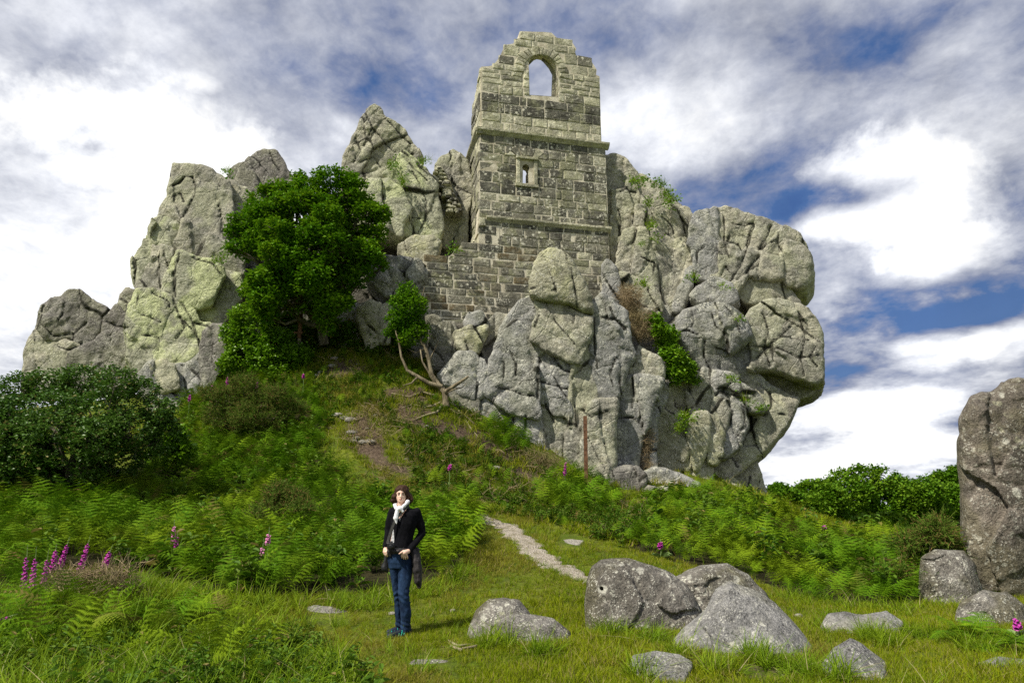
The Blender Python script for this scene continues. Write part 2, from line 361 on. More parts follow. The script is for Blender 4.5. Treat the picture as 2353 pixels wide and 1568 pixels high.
def sdpoly(px_, pz_, poly):
    """signed distance (negative inside) of points to a polygon"""
    d = np.full(px_.shape, 1e9, dtype=np.float32); ins = np.zeros(px_.shape, dtype=bool)
    n = len(poly)
    for i in range(n):
        ax, az = poly[i]; bx, bz = poly[(i + 1) % n]
        ex, ez = bx - ax, bz - az; wx = px_ - ax; wz = pz_ - az
        t = np.clip((wx * ex + wz * ez) / (ex * ex + ez * ez + 1e-12), 0, 1)
        d = np.minimum(d, (wx - t * ex) ** 2 + (wz - t * ez) ** 2)
        c = ((az > pz_) != (bz > pz_))
        if abs(ez) > 1e-9: ins ^= c & (px_ < ex * (pz_ - az) / ez + ax)
    d = np.sqrt(d); return np.where(ins, -d, d)
def dseg(px_, pz_, pts):
    d = np.full(px_.shape, 1e9, dtype=np.float32)
    for (ax, az), (bx, bz) in zip(pts[:-1], pts[1:]):
        ex, ez = bx - ax, bz - az
        t = np.clip(((px_ - ax) * ex + (pz_ - az) * ez) / (ex * ex + ez * ez + 1e-12), 0, 1)
        d = np.minimum(d, (px_ - ax - t * ex) ** 2 + (pz_ - az - t * ez) ** 2)
    return np.sqrt(d)
def iso_tri(d, origin, vox, adapt):
    """surface of a distance field as polygons, coarser where it is flat"""
    g = vdb.FloatGrid(); g.background = float(d.max()); g.copyFromArray(np.ascontiguousarray(d, dtype=np.float32))
    pts, tri, quads = g.convertToPolygons(isovalue=0.0, adaptivity=adapt)
    return pts * vox + np.array(origin), tri[:, ::-1].astype(np.int64), quads[:, ::-1].astype(np.int64)
def iso(d, origin, vox, iso_=0.0):
    g = vdb.FloatGrid(); g.background = float(d.max()); g.copyFromArray(np.ascontiguousarray(d, dtype=np.float32))
    pts, quads = g.convertToQuads(iso_)
    return pts * vox + np.array(origin), quads[:, ::-1].astype(np.int64)

CRACKS = []      # traced cracks: (list of px points, width m, depth m)
TRI = [0]
def rock(name, poly, Y, T, mat, parent=None, r=.04, vox=.07, cell=1.9, amp=.14, st=(.85, .5), rot=.2, ns=.025, dome=.14, lean=0.0, side=0.0,
         seed=0, groove=.09, loc=None, warp=.055, down=0.0, shrink=-.13, fine=.04, back=None, flat=False, adapt=.02, free=False, taper=0.0, hole=None, marks=()):
    if mat is MAT['rock_core']: vox = .15; adapt = .2
    """One boulder or block of rock. poly: its traced outline; Y: distance of its front face; T: half its depth.
    It is a rounded solid: the outline swept through 2T of depth, its face broken into joints and facets, its edges worn."""
    w = [P(u, v, Y) for u, v in poly]
    poly2 = [(p.x, p.z) for p in w]
    if down: poly2 = [(x, z - (down if z < min(q[1] for q in poly2) + .35 * (max(q[1] for q in poly2) - min(q[1] for q in poly2)) else 0)) for x, z in poly2]
    xs = [p[0] for p in poly2]; zs = [p[1] for p in poly2]; m = .35
    x0, x1, z0, z1 = min(xs) - m, max(xs) + m, min(zs) - m, max(zs) + m
    cx, cz = (x0 + x1) / 2, (z0 + z1) / 2
    gx = np.arange(x0, x1, vox, dtype=np.float32); gz = np.arange(z0, z1, vox, dtype=np.float32)
    X, Zz = np.meshgrid(gx, gz, indexing='ij')
    wob = warp * fbm(X * .9, Zz * .9, np.full_like(X, seed * 1.1), 4, 0, .6); wob2 = warp * fbm(X * .9, Zz * .9, np.full_like(X, seed * 1.1 + 40), 4, 1, .6)
    d2 = sdpoly(X + wob, Zz + wob2, poly2) + shrink
    # the front face
    rng = np.random.RandomState(seed * 13 + 5)
    R_ = max(.3, float(-d2.min()))
    sfrac = np.clip(1 + d2 / R_, 0, 1.0)
    bw = R_ * .6 if dome >= .7 else min(R_, .6)
    if free: bw = R_
    elif dome >= .7: dome *= .36
    e_ = np.clip(1 + d2 / bw, 0, 1.0)
    yf = Y + dome * bw * (1 - np.sqrt(np.clip(1 - e_ ** 2.2, 0, 1))) - lean * (Zz - cz) - side * (X - cx)
    if amp > 0:
        ca, sa = math.cos(rot), math.sin(rot)
        U = (X * ca + Zz * sa) / st[0] + .16 * fbm(X * .7, Zz * .7, X * 0 + 3.3 + seed, 3, 2); V = (-X * sa + Zz * ca) / (1 / st[1]) + .16 * fbm(X * .7, Zz * .7, X * 0 + 9.3 + seed, 3, 1)
        JD = np.full(X.shape, 9.0, np.float32)
        for cell_, amp_, gr_, cap in ((cell, amp, groove, 60), (cell * .40, amp * .22, groove * .12, 200)):
            u0, u1, v0, v1 = U.min(), U.max(), V.min(), V.max()
            n = int(max(2, min(cap, (u1 - u0) * (v1 - v0) / (cell_ * cell_))))
            P_ = np.stack([rng.uniform(u0, u1, n), rng.uniform(v0, v1, n)], 1).astype(np.float32)
            f1 = np.full(X.shape, 1e9, np.float32); f2 = f1.copy(); idx = np.zeros(X.shape, int); id2 = np.zeros(X.shape, int)
            for i in range(n):
                dd = (U - P_[i, 0]) ** 2 + (V - P_[i, 1]) ** 2
                nw = dd < f1; n2 = ~nw & (dd < f2); id2 = np.where(nw, idx, np.where(n2, i, id2)); f2 = np.where(nw, f1, np.where(n2, dd, f2)); idx = np.where(nw, i, idx); f1 = np.where(nw, dd, f1)
            edge = (f2 - f1) / (2 * np.maximum(.02, np.hypot(P_[idx, 0] - P_[id2, 0], P_[idx, 1] - P_[id2, 1])))
            off = rng.uniform(-1, 1, n) * amp_; tx = rng.uniform(-1, 1, n) * amp_ * 1.1 / cell_; tz = rng.uniform(-1, 1, n) * amp_ * 1.1 / cell_
            step = off[idx] + tx[idx] * (U - P_[idx, 0]) + tz[idx] * (V - P_[idx, 1])
            JD = JD if cell_ != cell else np.minimum(JD, edge + (0 if not flat else .5) + .03 * (vnoise(X * 1.5, Zz * 1.5, X * 0 + seed, 1) > .1))
            yf = yf + step + gr_ * rng.uniform(.4, 1, n)[idx] * np.exp(-edge / (.045 * cell_))
    # traced cracks
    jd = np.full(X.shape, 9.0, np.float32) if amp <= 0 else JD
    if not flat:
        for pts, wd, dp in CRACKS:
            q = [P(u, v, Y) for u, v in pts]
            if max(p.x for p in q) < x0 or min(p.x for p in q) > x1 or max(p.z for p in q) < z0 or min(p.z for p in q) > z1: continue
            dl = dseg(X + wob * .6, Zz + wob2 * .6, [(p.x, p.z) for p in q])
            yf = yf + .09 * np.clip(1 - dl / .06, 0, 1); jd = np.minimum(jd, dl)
    if hole: hp = P(hole[0], hole[1], Y); yf = yf + .16 * (np.hypot(X - hp.x, Zz - hp.z) < hole[2])
    yb = (Y + 2 * T) if back is None else back
    ylo = float(yf[d2 < 0].min()) - .35 if (d2 < 0).any() else Y - .5
    gy = np.arange(ylo, yb + .35, vox, dtype=np.float32)
    D2 = d2[:, None, :]; YF = yf[:, None, :].astype(np.float32); YY = gy[None, :, None]
    qy = np.maximum(YF - YY, YY - yb + .5 * (1 - np.clip(-D2 / R_, 0, 1)) * T)
    a = D2 + r; b = qy + r
    d = np.minimum(np.maximum(a, b), 0) + np.sqrt(np.maximum(a, 0) ** 2 + np.maximum(b, 0) ** 2) - r
    d = np.broadcast_to(d, (len(gx), len(gy), len(gz))).copy()
    msk = np.abs(d) < .45
    I = np.nonzero(msk)
    wx, wy, wz = gx[I[0]], gy[I[1]], gz[I[2]]
    fr = (wy < Y + T).astype(np.float32) * .85 + .15
    nn = ns * fbm(wx * .8, wy * .8, wz * .8, 3, 1) + fine * fbm(wx * 4, wy * 4, wz * 4, 2, 2)
    hx, hz = wx + .35 * vnoise(wx * .9, wy * .9, wz * .9, 1), wz + .35 * vnoise(wx * .9 + 9, wy * .9, wz * .9, 2)
    rg = np.abs(vnoise(hx * 1.1 + 7, wy * .8, hz * .7, 2)); nn = nn + 1.3 * ns * np.exp(-(rg / .07) ** 2)          # joints
    rg = np.abs(vnoise(hx * .6 + 17, wy * .8, hz * 1.6, 0)); nn = nn + .9 * ns * np.exp(-(rg / .07) ** 2)
    d[I] += nn * fr
    pts, tri, quad = iso_tri(d, (gx[0], gy[0], gz[0]), vox, adapt)
    # centre the faces of the rock: joint distance is carried to the vertices of the front
    if not len(quad): faces = tri
    else: faces = np.concatenate([tri, quad[:, [0, 1, 2]], quad[:, [0, 2, 3]]]) if len(tri) else quad
    pw = pts.copy(); k_ = cx / Y; pts[:, 0] += (pts[:, 1] - Y) * k_       # the block runs back square to the sight line, not to the y axis
    if taper: pts[:, 2] = z0 + (pts[:, 2] - z0) * (1 - taper * np.clip((pts[:, 1] - Y) / (2 * T), 0, 1.2) ** 1.3)
    TRI[0] += len(faces) * (2 if faces.shape[1] == 4 else 1)
    lo = loc if loc is not None else (float(cx), float(Y + T), float(pts[:, 2].min()))
    o = mesh_obj(name, pts, faces, mat, parent, lo, smooth=True)
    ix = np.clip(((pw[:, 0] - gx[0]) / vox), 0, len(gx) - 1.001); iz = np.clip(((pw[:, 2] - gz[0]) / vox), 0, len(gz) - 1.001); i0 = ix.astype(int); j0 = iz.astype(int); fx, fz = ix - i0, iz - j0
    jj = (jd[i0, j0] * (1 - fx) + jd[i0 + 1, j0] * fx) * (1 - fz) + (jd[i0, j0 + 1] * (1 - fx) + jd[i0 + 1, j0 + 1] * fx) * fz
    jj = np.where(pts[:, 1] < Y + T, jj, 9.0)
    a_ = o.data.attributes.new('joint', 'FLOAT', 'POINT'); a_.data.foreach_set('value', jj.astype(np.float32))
    if marks:
        mk = np.full(len(pw), 9.0)
        for u, v, rr in marks: q = P(u, v, Y); mk = np.minimum(mk, np.hypot(pw[:, 0] - q.x, pw[:, 2] - q.z) / (rr / 1568 * Y))
        a_ = o.data.attributes.new('lichen', 'FLOAT', 'POINT'); a_.data.foreach_set('value', np.maximum(0, 2.0 - mk).astype(np.float32))
    return o

# ------------------------------------------------------------------ terrain
TP = []
def tpx(u, v, Y): p = P(u, v, Y); TP.append((p.x, p.y, p.z))
for x in (-8, -4, 0, 4, 8):
    for y in (1, 4, 6.5, 8.6): TP.append((x, y, 0.0))
for q in [(600, 1350, 10.5), (600, 1260, 14), (600, 1150, 18), (600, 1050, 21), (560, 950, 24), (450, 920, 26.5), (700, 870, 24.5), (750, 825, 26), (600, 800, 27),
          (700, 770, 27.5), (900, 850, 25), (850, 960, 21.5), (850, 1080, 18.5), (1020, 925, 23.5), (1130, 990, 23.3), (1250, 1050, 23), (1330, 1110, 22.8), (1440, 1150, 22.8),
          (1600, 1125, 24), (1740, 1135, 25.5), (1100, 1180, 17), (1190, 1230, 14.5), (1280, 1300, 12.3), (1340, 1340, 11.2), (1000, 1100, 19.5), (1400, 1200, 17), (1600, 1180, 20),
          (1800, 1180, 21), (1900, 1250, 17), (1800, 1360, 11.8), (2050, 1380, 11.5), (2150, 1290, 15), (2300, 1340, 13), (200, 1180, 15), (50, 1180, 15), (350, 1050, 19), (150, 930, 28),
          (100, 1300, 10.8), (1000, 1300, 12.2), (1900, 1240, 19), (2100, 1250, 19), (2300, 1255, 19), (2000, 1258, 26), (2200, 1258, 26)]: tpx(*q)
TP += [(-20, 20, 3), (-30, 32, 4.5), (-12, 42, 6), (0, 40, 6.5), (2, 52, 4), (10, 36, 2.5), (15, 30, .3), (20, 24, -.6), (25, 40, -3.2), (0, 75, -1), (60, 60, -4.5), (-60, 60, 0), (-25, 6, .6), (25, 5, -.3), (26, 15, -.6), (-50, 10, .5), (50, 10, -1.5), (5, 30, 5.5), (35, 50, -4), (-40, 80, -1), (40, 90, -5)]
_tp = np.array(TP, float); _n = len(_tp)
def _U(r2): return .5 * r2 * np.log(np.maximum(r2, 1e-9))
_K = _U(((_tp[:, None, :2] - _tp[None, :, :2]) ** 2).sum(2)) + np.eye(_n) * 2.0
_Pm = np.hstack([np.ones((_n, 1)), _tp[:, :2]])
_A = np.vstack([np.hstack([_K, _Pm]), np.hstack([_Pm.T, np.zeros((3, 3))])])
_W = np.linalg.solve(_A, np.concatenate([_tp[:, 2], np.zeros(3)]))
def ground(x, y, detail=True):
    x = np.asarray(x, float); y = np.asarray(y, float); sh = x.shape
    xf, yf = x.ravel(), y.ravel()
    z = _W[_n] + _W[_n + 1] * xf + _W[_n + 2] * yf
    for i in range(_n): z = z + _W[i] * _U((xf - _tp[i, 0]) ** 2 + (yf - _tp[i, 1]) ** 2)
    far = np.clip((np.maximum(np.maximum(np.abs(xf) - 45, yf - 75), -yf - 3)) / 30, 0, 1); far = far * far * (3 - 2 * far)
    z = z * (1 - far) + (-4.0) * far
    # the mound with dead stalks in the left foreground
    z = z + .34 * np.exp(-((xf + 5.0) / 1.5) ** 2 - ((yf - 8.9) / .9) ** 2)
    if detail:
        z = z + (.05 * fbm(xf * .5, yf * .5, xf * 0, 3, 0) + .015 * fbm(xf * 2.5, yf * 2.5, xf * 0 + 4, 2, 1)) * (1 - far) * np.clip(yf / 5, 0, 1)
    return z.reshape(sh)
def gz1(x, y): return float(ground(np.array([x]), np.array([y]))[0])
def on_ground(u, v, y0=4.0, y1=60.0):
    """where the sight line of a point of the photograph meets the terrain"""
    x, f, z = ray(u, v); ys = np.linspace(y0, y1, 700)
    h = ground(ys * x / f, ys) - (CAM_H + z / f * ys)
    i = np.argmax(h > 0) if (h > 0).any() else 0
    return Vector((ys[i] * x / f, ys[i], float(ground(np.array([ys[i] * x / f]), np.array([ys[i]]))[0])))
# ------------------------------------------------------------------ ground sheet
def inpoly(u, v, poly):
    ins = np.zeros(u.shape, bool); n = len(poly)
    for i in range(n):
        ax, ay = poly[i]; bx, by = poly[(i + 1) % n]
        c = ((ay > v) != (by > v))
        if abs(by - ay) > 1e-9: ins ^= c & (u < (bx - ax) * (v - ay) / (by - ay) + ax)
    return ins
SOIL = [   # bare earth on the bank, as traced
    [(745, 835), (800, 822), (855, 840), (830, 862), (740, 870)], [(790, 955), (840, 945), (880, 1000), (895, 1075), (850, 1070), (800, 1020)],
    [(900, 930), (960, 935), (1100, 985), (1180, 1030), (1230, 1070), (1160, 1060), (1060, 1015), (980, 985), (900, 965)],
    [(1390, 1130), (1460, 1150), (1470, 1180), (1400, 1165)], [(1130, 1060), (1240, 1085), (1290, 1110), (1200, 1110)], [(850, 900), (960, 880), (1010, 915), (930, 930)],
    [(1095, 1375), (1125, 1370), (1140, 1385), (1105, 1392)], [(1230, 1290), (1270, 1300), (1260, 1315)], [(1690, 1530), (1760, 1520), (1850, 1545), (1800, 1568), (1700, 1560)],
    [(900, 1068), (940, 1075), (960, 1100), (910, 1100)], [(560, 1330), (600, 1335), (590, 1350)]]
PATH = [(1080, 1177, .42), (1120, 1192, .5), (1165, 1213, .62), (1200, 1240, .62), (1222, 1262, .6), (1250, 1290, .62), (1290, 1306, .5), (1335, 1328, .4), (1385, 1352, .3)]
GUV = []
def build_ground():
    xs = np.concatenate([-np.geomspace(1500, 21, 24), np.arange(-20, 26, .3), np.geomspace(26.5, 1500, 24)])
    ys = np.concatenate([[-1500, -700, -300, -120, -50, -20, -8, -3], np.arange(0, 34, .28), np.geomspace(34.5, 3000, 34)])
    X, Y = np.meshgrid(xs, ys, indexing='ij'); Zz = ground(X, Y)
    nx, ny = X.shape; idx = np.arange(nx * ny).reshape(nx, ny)
    f = np.stack([idx[:-1, :-1], idx[1:, :-1], idx[1:, 1:], idx[:-1, 1:]], -1).reshape(-1, 4)
    k = NT('turf_and_soil', .95, .1)
    at = k.n('ShaderNodeAttribute', attribute_name='soil')
    n1 = k.noise(1.2, 5, .6); n2 = k.noise(9, 5, .65); n3 = k.noise(40, 3, .6)
    g = k.mix(k.step(n1, .38, .62), (.085, .13, .010), (.15, .18, .018)); g = k.mix(k.M('MULTIPLY', k.step(n2, .42, .62), .6), g, (.07, .075, .02))
    s = k.mix(k.step(n2, .35, .65), (.055, .036, .024), (.13, .095, .065)); s = k.mix(k.M('MULTIPLY', k.step(n3, .55, .65), .5), s, (.25, .21, .16))
    m = k.step(k.M('ADD', at.outputs['Fac'], k.M('MULTIPLY', k.M('SUBTRACT', n2, .5), .9)), .35, .6)
    lt = k.n('ShaderNodeAttribute', attribute_name='litter_shade'); g = k.mix(k.step(k.M('ADD', lt.outputs['Fac'], k.M('MULTIPLY', k.M('SUBTRACT', n1, .5), .5)), .35, .65), g, k.mix(k.step(n2, .35, .65), (.022, .020, .010), (.05, .045, .018))); k.col(k.mix(m, g, s)); k.bump(k.M('ADD', n2, k.M('MULTIPLY', n3, .4)), .06)  # under bracken: dark litter colour that also paints the shade between fronds
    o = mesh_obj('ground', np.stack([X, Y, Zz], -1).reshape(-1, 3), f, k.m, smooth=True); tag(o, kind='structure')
    u, v = px(X.ravel(), np.maximum(Y.ravel(), .5), Zz.ravel())
    GUV.extend([u, v, Y.ravel()]); soil = np.zeros(nx * ny, np.float32)
    for p in SOIL: soil = np.maximum(soil, inpoly(u, v, p).astype(np.float32) * (Y.ravel() < 30))
    s2 = soil.reshape(nx, ny); 
    for _ in range(2): s2 = (s2 + np.roll(s2, 1, 0) + np.roll(s2, -1, 0) + np.roll(s2, 1, 1) + np.roll(s2, -1, 1)) / 5
    a = o.data.attributes.new('soil', 'FLOAT', 'POINT'); a.data.foreach_set('value', s2.ravel().astype(np.float32))
    # the gravel path
    pts = []
    for (u0, v0, w0), (u1, v1, w1) in zip(PATH[:-1], PATH[1:]):
        a0, a1 = on_ground(u0, v0), on_ground(u1, v1)
        for i in range(8): t = i / 8; pts.append((a0.x * (1 - t) + a1.x * t, a0.y * (1 - t) + a1.y * t, w0 * (1 - t) + w1 * t))
    V = []; F = []; W = 9
    for i, (x, y, w) in enumerate(pts):
        q = pts[min(i + 1, len(pts) - 1)]; p = pts[max(i - 1, 0)]; t = Vector((q[0] - p[0], q[1] - p[1])).normalized(); n = Vector((-t.y, t.x))
        wl = w * .5 * (1 + .35 * math.sin(i * 1.7) + .2 * math.sin(i * .6 + 1)); wr = w * .5 * (1 + .3 * math.sin(i * 1.3 + 2) + .25 * math.sin(i * .53))
        for j in range(W):
            s_ = -wl + (wl + wr) * j / (W - 1); xx, yy = x + n.x * s_, y + n.y * s_
            V.append((xx, yy, gz1(xx, yy) + .02 - (.05 if j in (0, W - 1) else 0)))
    for i in range(len(pts) - 1):
        for j in range(W - 1): a_ = i * W + j; F.append((a_, a_ + 1, a_ + W + 1, a_ + W))
    k = NT('path_grit', .95, .1); n2 = k.noise(14, 6, .7); n3 = k.voro(34)
    c = k.mix(k.step(n2, .38, .6), (.30, .26, .20), (.46, .41, .34)); c = k.mix(k.M('MULTIPLY', k.step(k.noise(4, 5, .7), .5, .6), .6), c, (.17, .15, .08)); c = k.mix(k.step(n3, .0, .25), (.16, .13, .10), c)
    k.col(c); k.bump(k.M('ADD', n2, n3), .03)
    V = np.array(V); tag(mesh_obj('footpath', V, F, k.m, smooth=True), kind='structure')
build_ground()

# ------------------------------------------------------------------ the crag
def crag(name, Y, poly_u, label, cat='rock'):
    us = [q[0] for q in poly_u]; vs = [q[1] for q in poly_u]
    p = P(sum(us) / len(us), max(vs), Y + 1.0)
    return thing(name, (p.x, Y + 1.0, min(p.z, gz1(p.x, Y + 1.0))), label, cat)
def blocks(parent, zoom, rows, seed0, **kw):
    for i, row in enumerate(rows):
        pts, Y, T, m = row[:4]; o = dict(kw); o.update(row[4] if len(row) > 4 else {})
        rock('rock_block', Z(zoom, pts), Y, T, MAT[m], parent, seed=seed0 + i, **o)

# traced cracks (photograph px)
def C(z, pts, w=.05, d=.24): CRACKS.append((Z(z, pts), w, d))
for p_ in ([(1180, 190), (1200, 250), (1190, 310), (1150, 390), (1120, 440)], [(1050, 320), (1110, 290), (1130, 350)], [(1130, 190), (1100, 230), (1060, 240)], [(1180, 195), (1140, 185), (1060, 250)],
           [(1100, 665), (1090, 720), (1060, 780), (1070, 900)], [(1180, 700), (1300, 740), (1350, 800)], [(930, 910), (1030, 960), (1040, 1020)], [(860, 1050), (980, 1090)],
           [(870, 1170), (975, 1180), (970, 1260)], [(1110, 1050), (1130, 1120), (1080, 1190)], [(1060, 930), (1100, 1050), (1160, 1110), (1230, 1190)], [(1190, 1080), (1270, 1100), (1300, 1130)],
           [(830, 1010), (850, 920)], [(1000, 640), (1010, 700), (1030, 750)], [(250, 1100), (330, 1180), (450, 1160), (530, 1090)], [(650, 1080), (720, 1110), (790, 1120)], [(350, 1230), (420, 1260), (500, 1220)],
           [(400, 960), (390, 1040), (360, 1080)]): C(3, p_, .05, .24)
for p_ in ([(1000, 210), (975, 260), (950, 300)], [(1100, 160), (1170, 220), (1240, 280)], [(960, 100), (1000, 200), (1080, 280), (1150, 330)], [(1060, 420), (1010, 360), (930, 400)], [(1080, 600), (1070, 640), (1120, 700)],
           [(1230, 730), (1300, 745), (1310, 700)], [(1250, 460), (1300, 560), (1340, 640), (1330, 760)], [(1200, 380), (1260, 440), (1340, 520)], [(375, 350), (400, 420), (440, 470)], [(1260, 780), (1250, 850)], [(900, 240), (930, 330), (890, 400)]): C(4, p_, .05, .24)
for p_ in ([(300, 900), (360, 860), (400, 760)], [(620, 640), (700, 700), (730, 800)], [(760, 580), (800, 690), (830, 800)], [(240, 430), (300, 400), (390, 420)], [(430, 1010), (560, 1060), (540, 1170)], [(540, 570), (640, 540)],
           [(230, 580), (260, 700), (240, 820)], [(1170, 640), (1180, 760), (1170, 860)], [(1230, 800), (1180, 900), (1220, 1000)], [(1380, 900), (1330, 1060), (1220, 1210)], [(1200, 860), (1300, 880), (1330, 940)],
           [(1600, 700), (1560, 800), (1480, 930)], [(1660, 800), (1650, 900), (1690, 960)], [(1480, 990), (1400, 1080), (1370, 1140)], [(1640, 870), (1500, 920)], [(1000, 920), (940, 960), (930, 1060)],
           [(1450, 700), (1400, 800), (1380, 900)], [(1250, 700), (1350, 720), (1440, 700)]): C(5, p_, .05, .24)
for p_ in ([(850, 780), (845, 650), (870, 480)], [(560, 690), (640, 700), (720, 740), (840, 760)], [(660, 440), (700, 520), (690, 600)], [(960, 480), (1020, 560), (1080, 580)], [(840, 650), (940, 670), (1060, 700)],
           [(900, 790), (930, 870), (970, 940)], [(770, 890), (760, 1040)], [(1350, 130), (1390, 220), (1470, 290)], [(1280, 200), (1400, 230), (1460, 300)], [(1110, 170), (1100, 240)], [(570, 880), (640, 980)],
           [(1160, 850), (1230, 900), (1350, 850)], [(1400, 480), (1360, 600), (1380, 690)], [(860, 180), (830, 270)], [(620, 500), (600, 640)], [(1250, 200), (1250, 400), (1270, 560)]): C(6, p_, .05, .24)
for p_ in ([(1500, 160), (1400, 260), (1240, 400)], [(850, 290), (840, 400), (900, 500)], [(1110, 560), (1130, 650), (1230, 700)], [(1050, 600), (980, 660), (940, 690)], [(1340, 660), (1350, 760), (1290, 840)],
           [(1400, 820), (1460, 830)], [(1020, 720), (1060, 800), (1040, 900)], [(1140, 780), (1160, 900), (1090, 990)], [(960, 1160), (1060, 1165), (1100, 1230)], [(1240, 860), (1180, 950), (1140, 1050)],
           [(640, 230), (720, 220), (800, 250)], [(310, 560), (320, 690), (300, 780)], [(700, 800), (760, 780)], [(1430, 200), (1480, 100)], [(1620, 150), (1560, 60)], [(1680, 320), (1640, 400), (1700, 470)],
           [(190, 860), (300, 850), (380, 900)], [(1190, 1290), (1170, 1400)], [(980, 660), (1100, 700), (1200, 720)]): C(7, p_, .05, .24)
for p_ in ([(1290, 60), (1330, 200), (1300, 330), (1340, 460)], [(1560, 60), (1600, 250), (1570, 400), (1600, 540)], [(1200, 300), (1400, 330), (1560, 400), (1720, 380)], [(900, 60), (930, 160), (1020, 240), (1040, 330)], [(750, 40), (760, 130), (720, 210)], [(1000, 20), (1080, 120), (1120, 240)]): C(7, p_)

Y1 = 29.0
c1 = crag('granite_outcrop', Y1, [(60, 860), (300, 860)], 'low grey-brown granite outcrop at the far left, rising behind the big dark bush')
blocks(c1, 3, [
    ([(240, 1110), (248, 1030), (262, 990), (320, 945), (375, 945), (420, 900), (480, 910), (540, 945), (610, 985), (678, 1020), (660, 1075), (600, 1130), (560, 1200), (480, 1235), (400, 1210), (290, 1200)], Y1, 1.6, 'rock_dark', dict(cell=1.4)),
    ([(150, 1500), (155, 1290), (180, 1190), (205, 1140), (240, 1112), (300, 1185), (290, 1230), (400, 1205), (480, 1230), (430, 1290), (420, 1500)], Y1 - .2, 1.6, 'rock'),
    ([(415, 1500), (430, 1290), (500, 1240), (580, 1205), (640, 1150), (720, 1160), (800, 1180), (830, 1500)], Y1 - .5, 1.3, 'rock_dark'),
    ([(640, 1150), (650, 1075), (690, 1020), (715, 990), (760, 1000), (800, 1010), (800, 1190), (780, 1170)], Y1 - .1, 1.2, 'rock_dark'),
    ([(735, 985), (740, 930), (775, 880), (830, 900), (850, 1000), (800, 1020)], Y1 - .1, .8, 'rock'),
    ([(200, 1180), (300, 1000), (420, 950), (600, 1030), (760, 1030), (850, 1000), (850, 1500), (190, 1500)], Y1 + .9, 1.8, 'rock_core', dict(amp=0, shrink=.15))], 10)

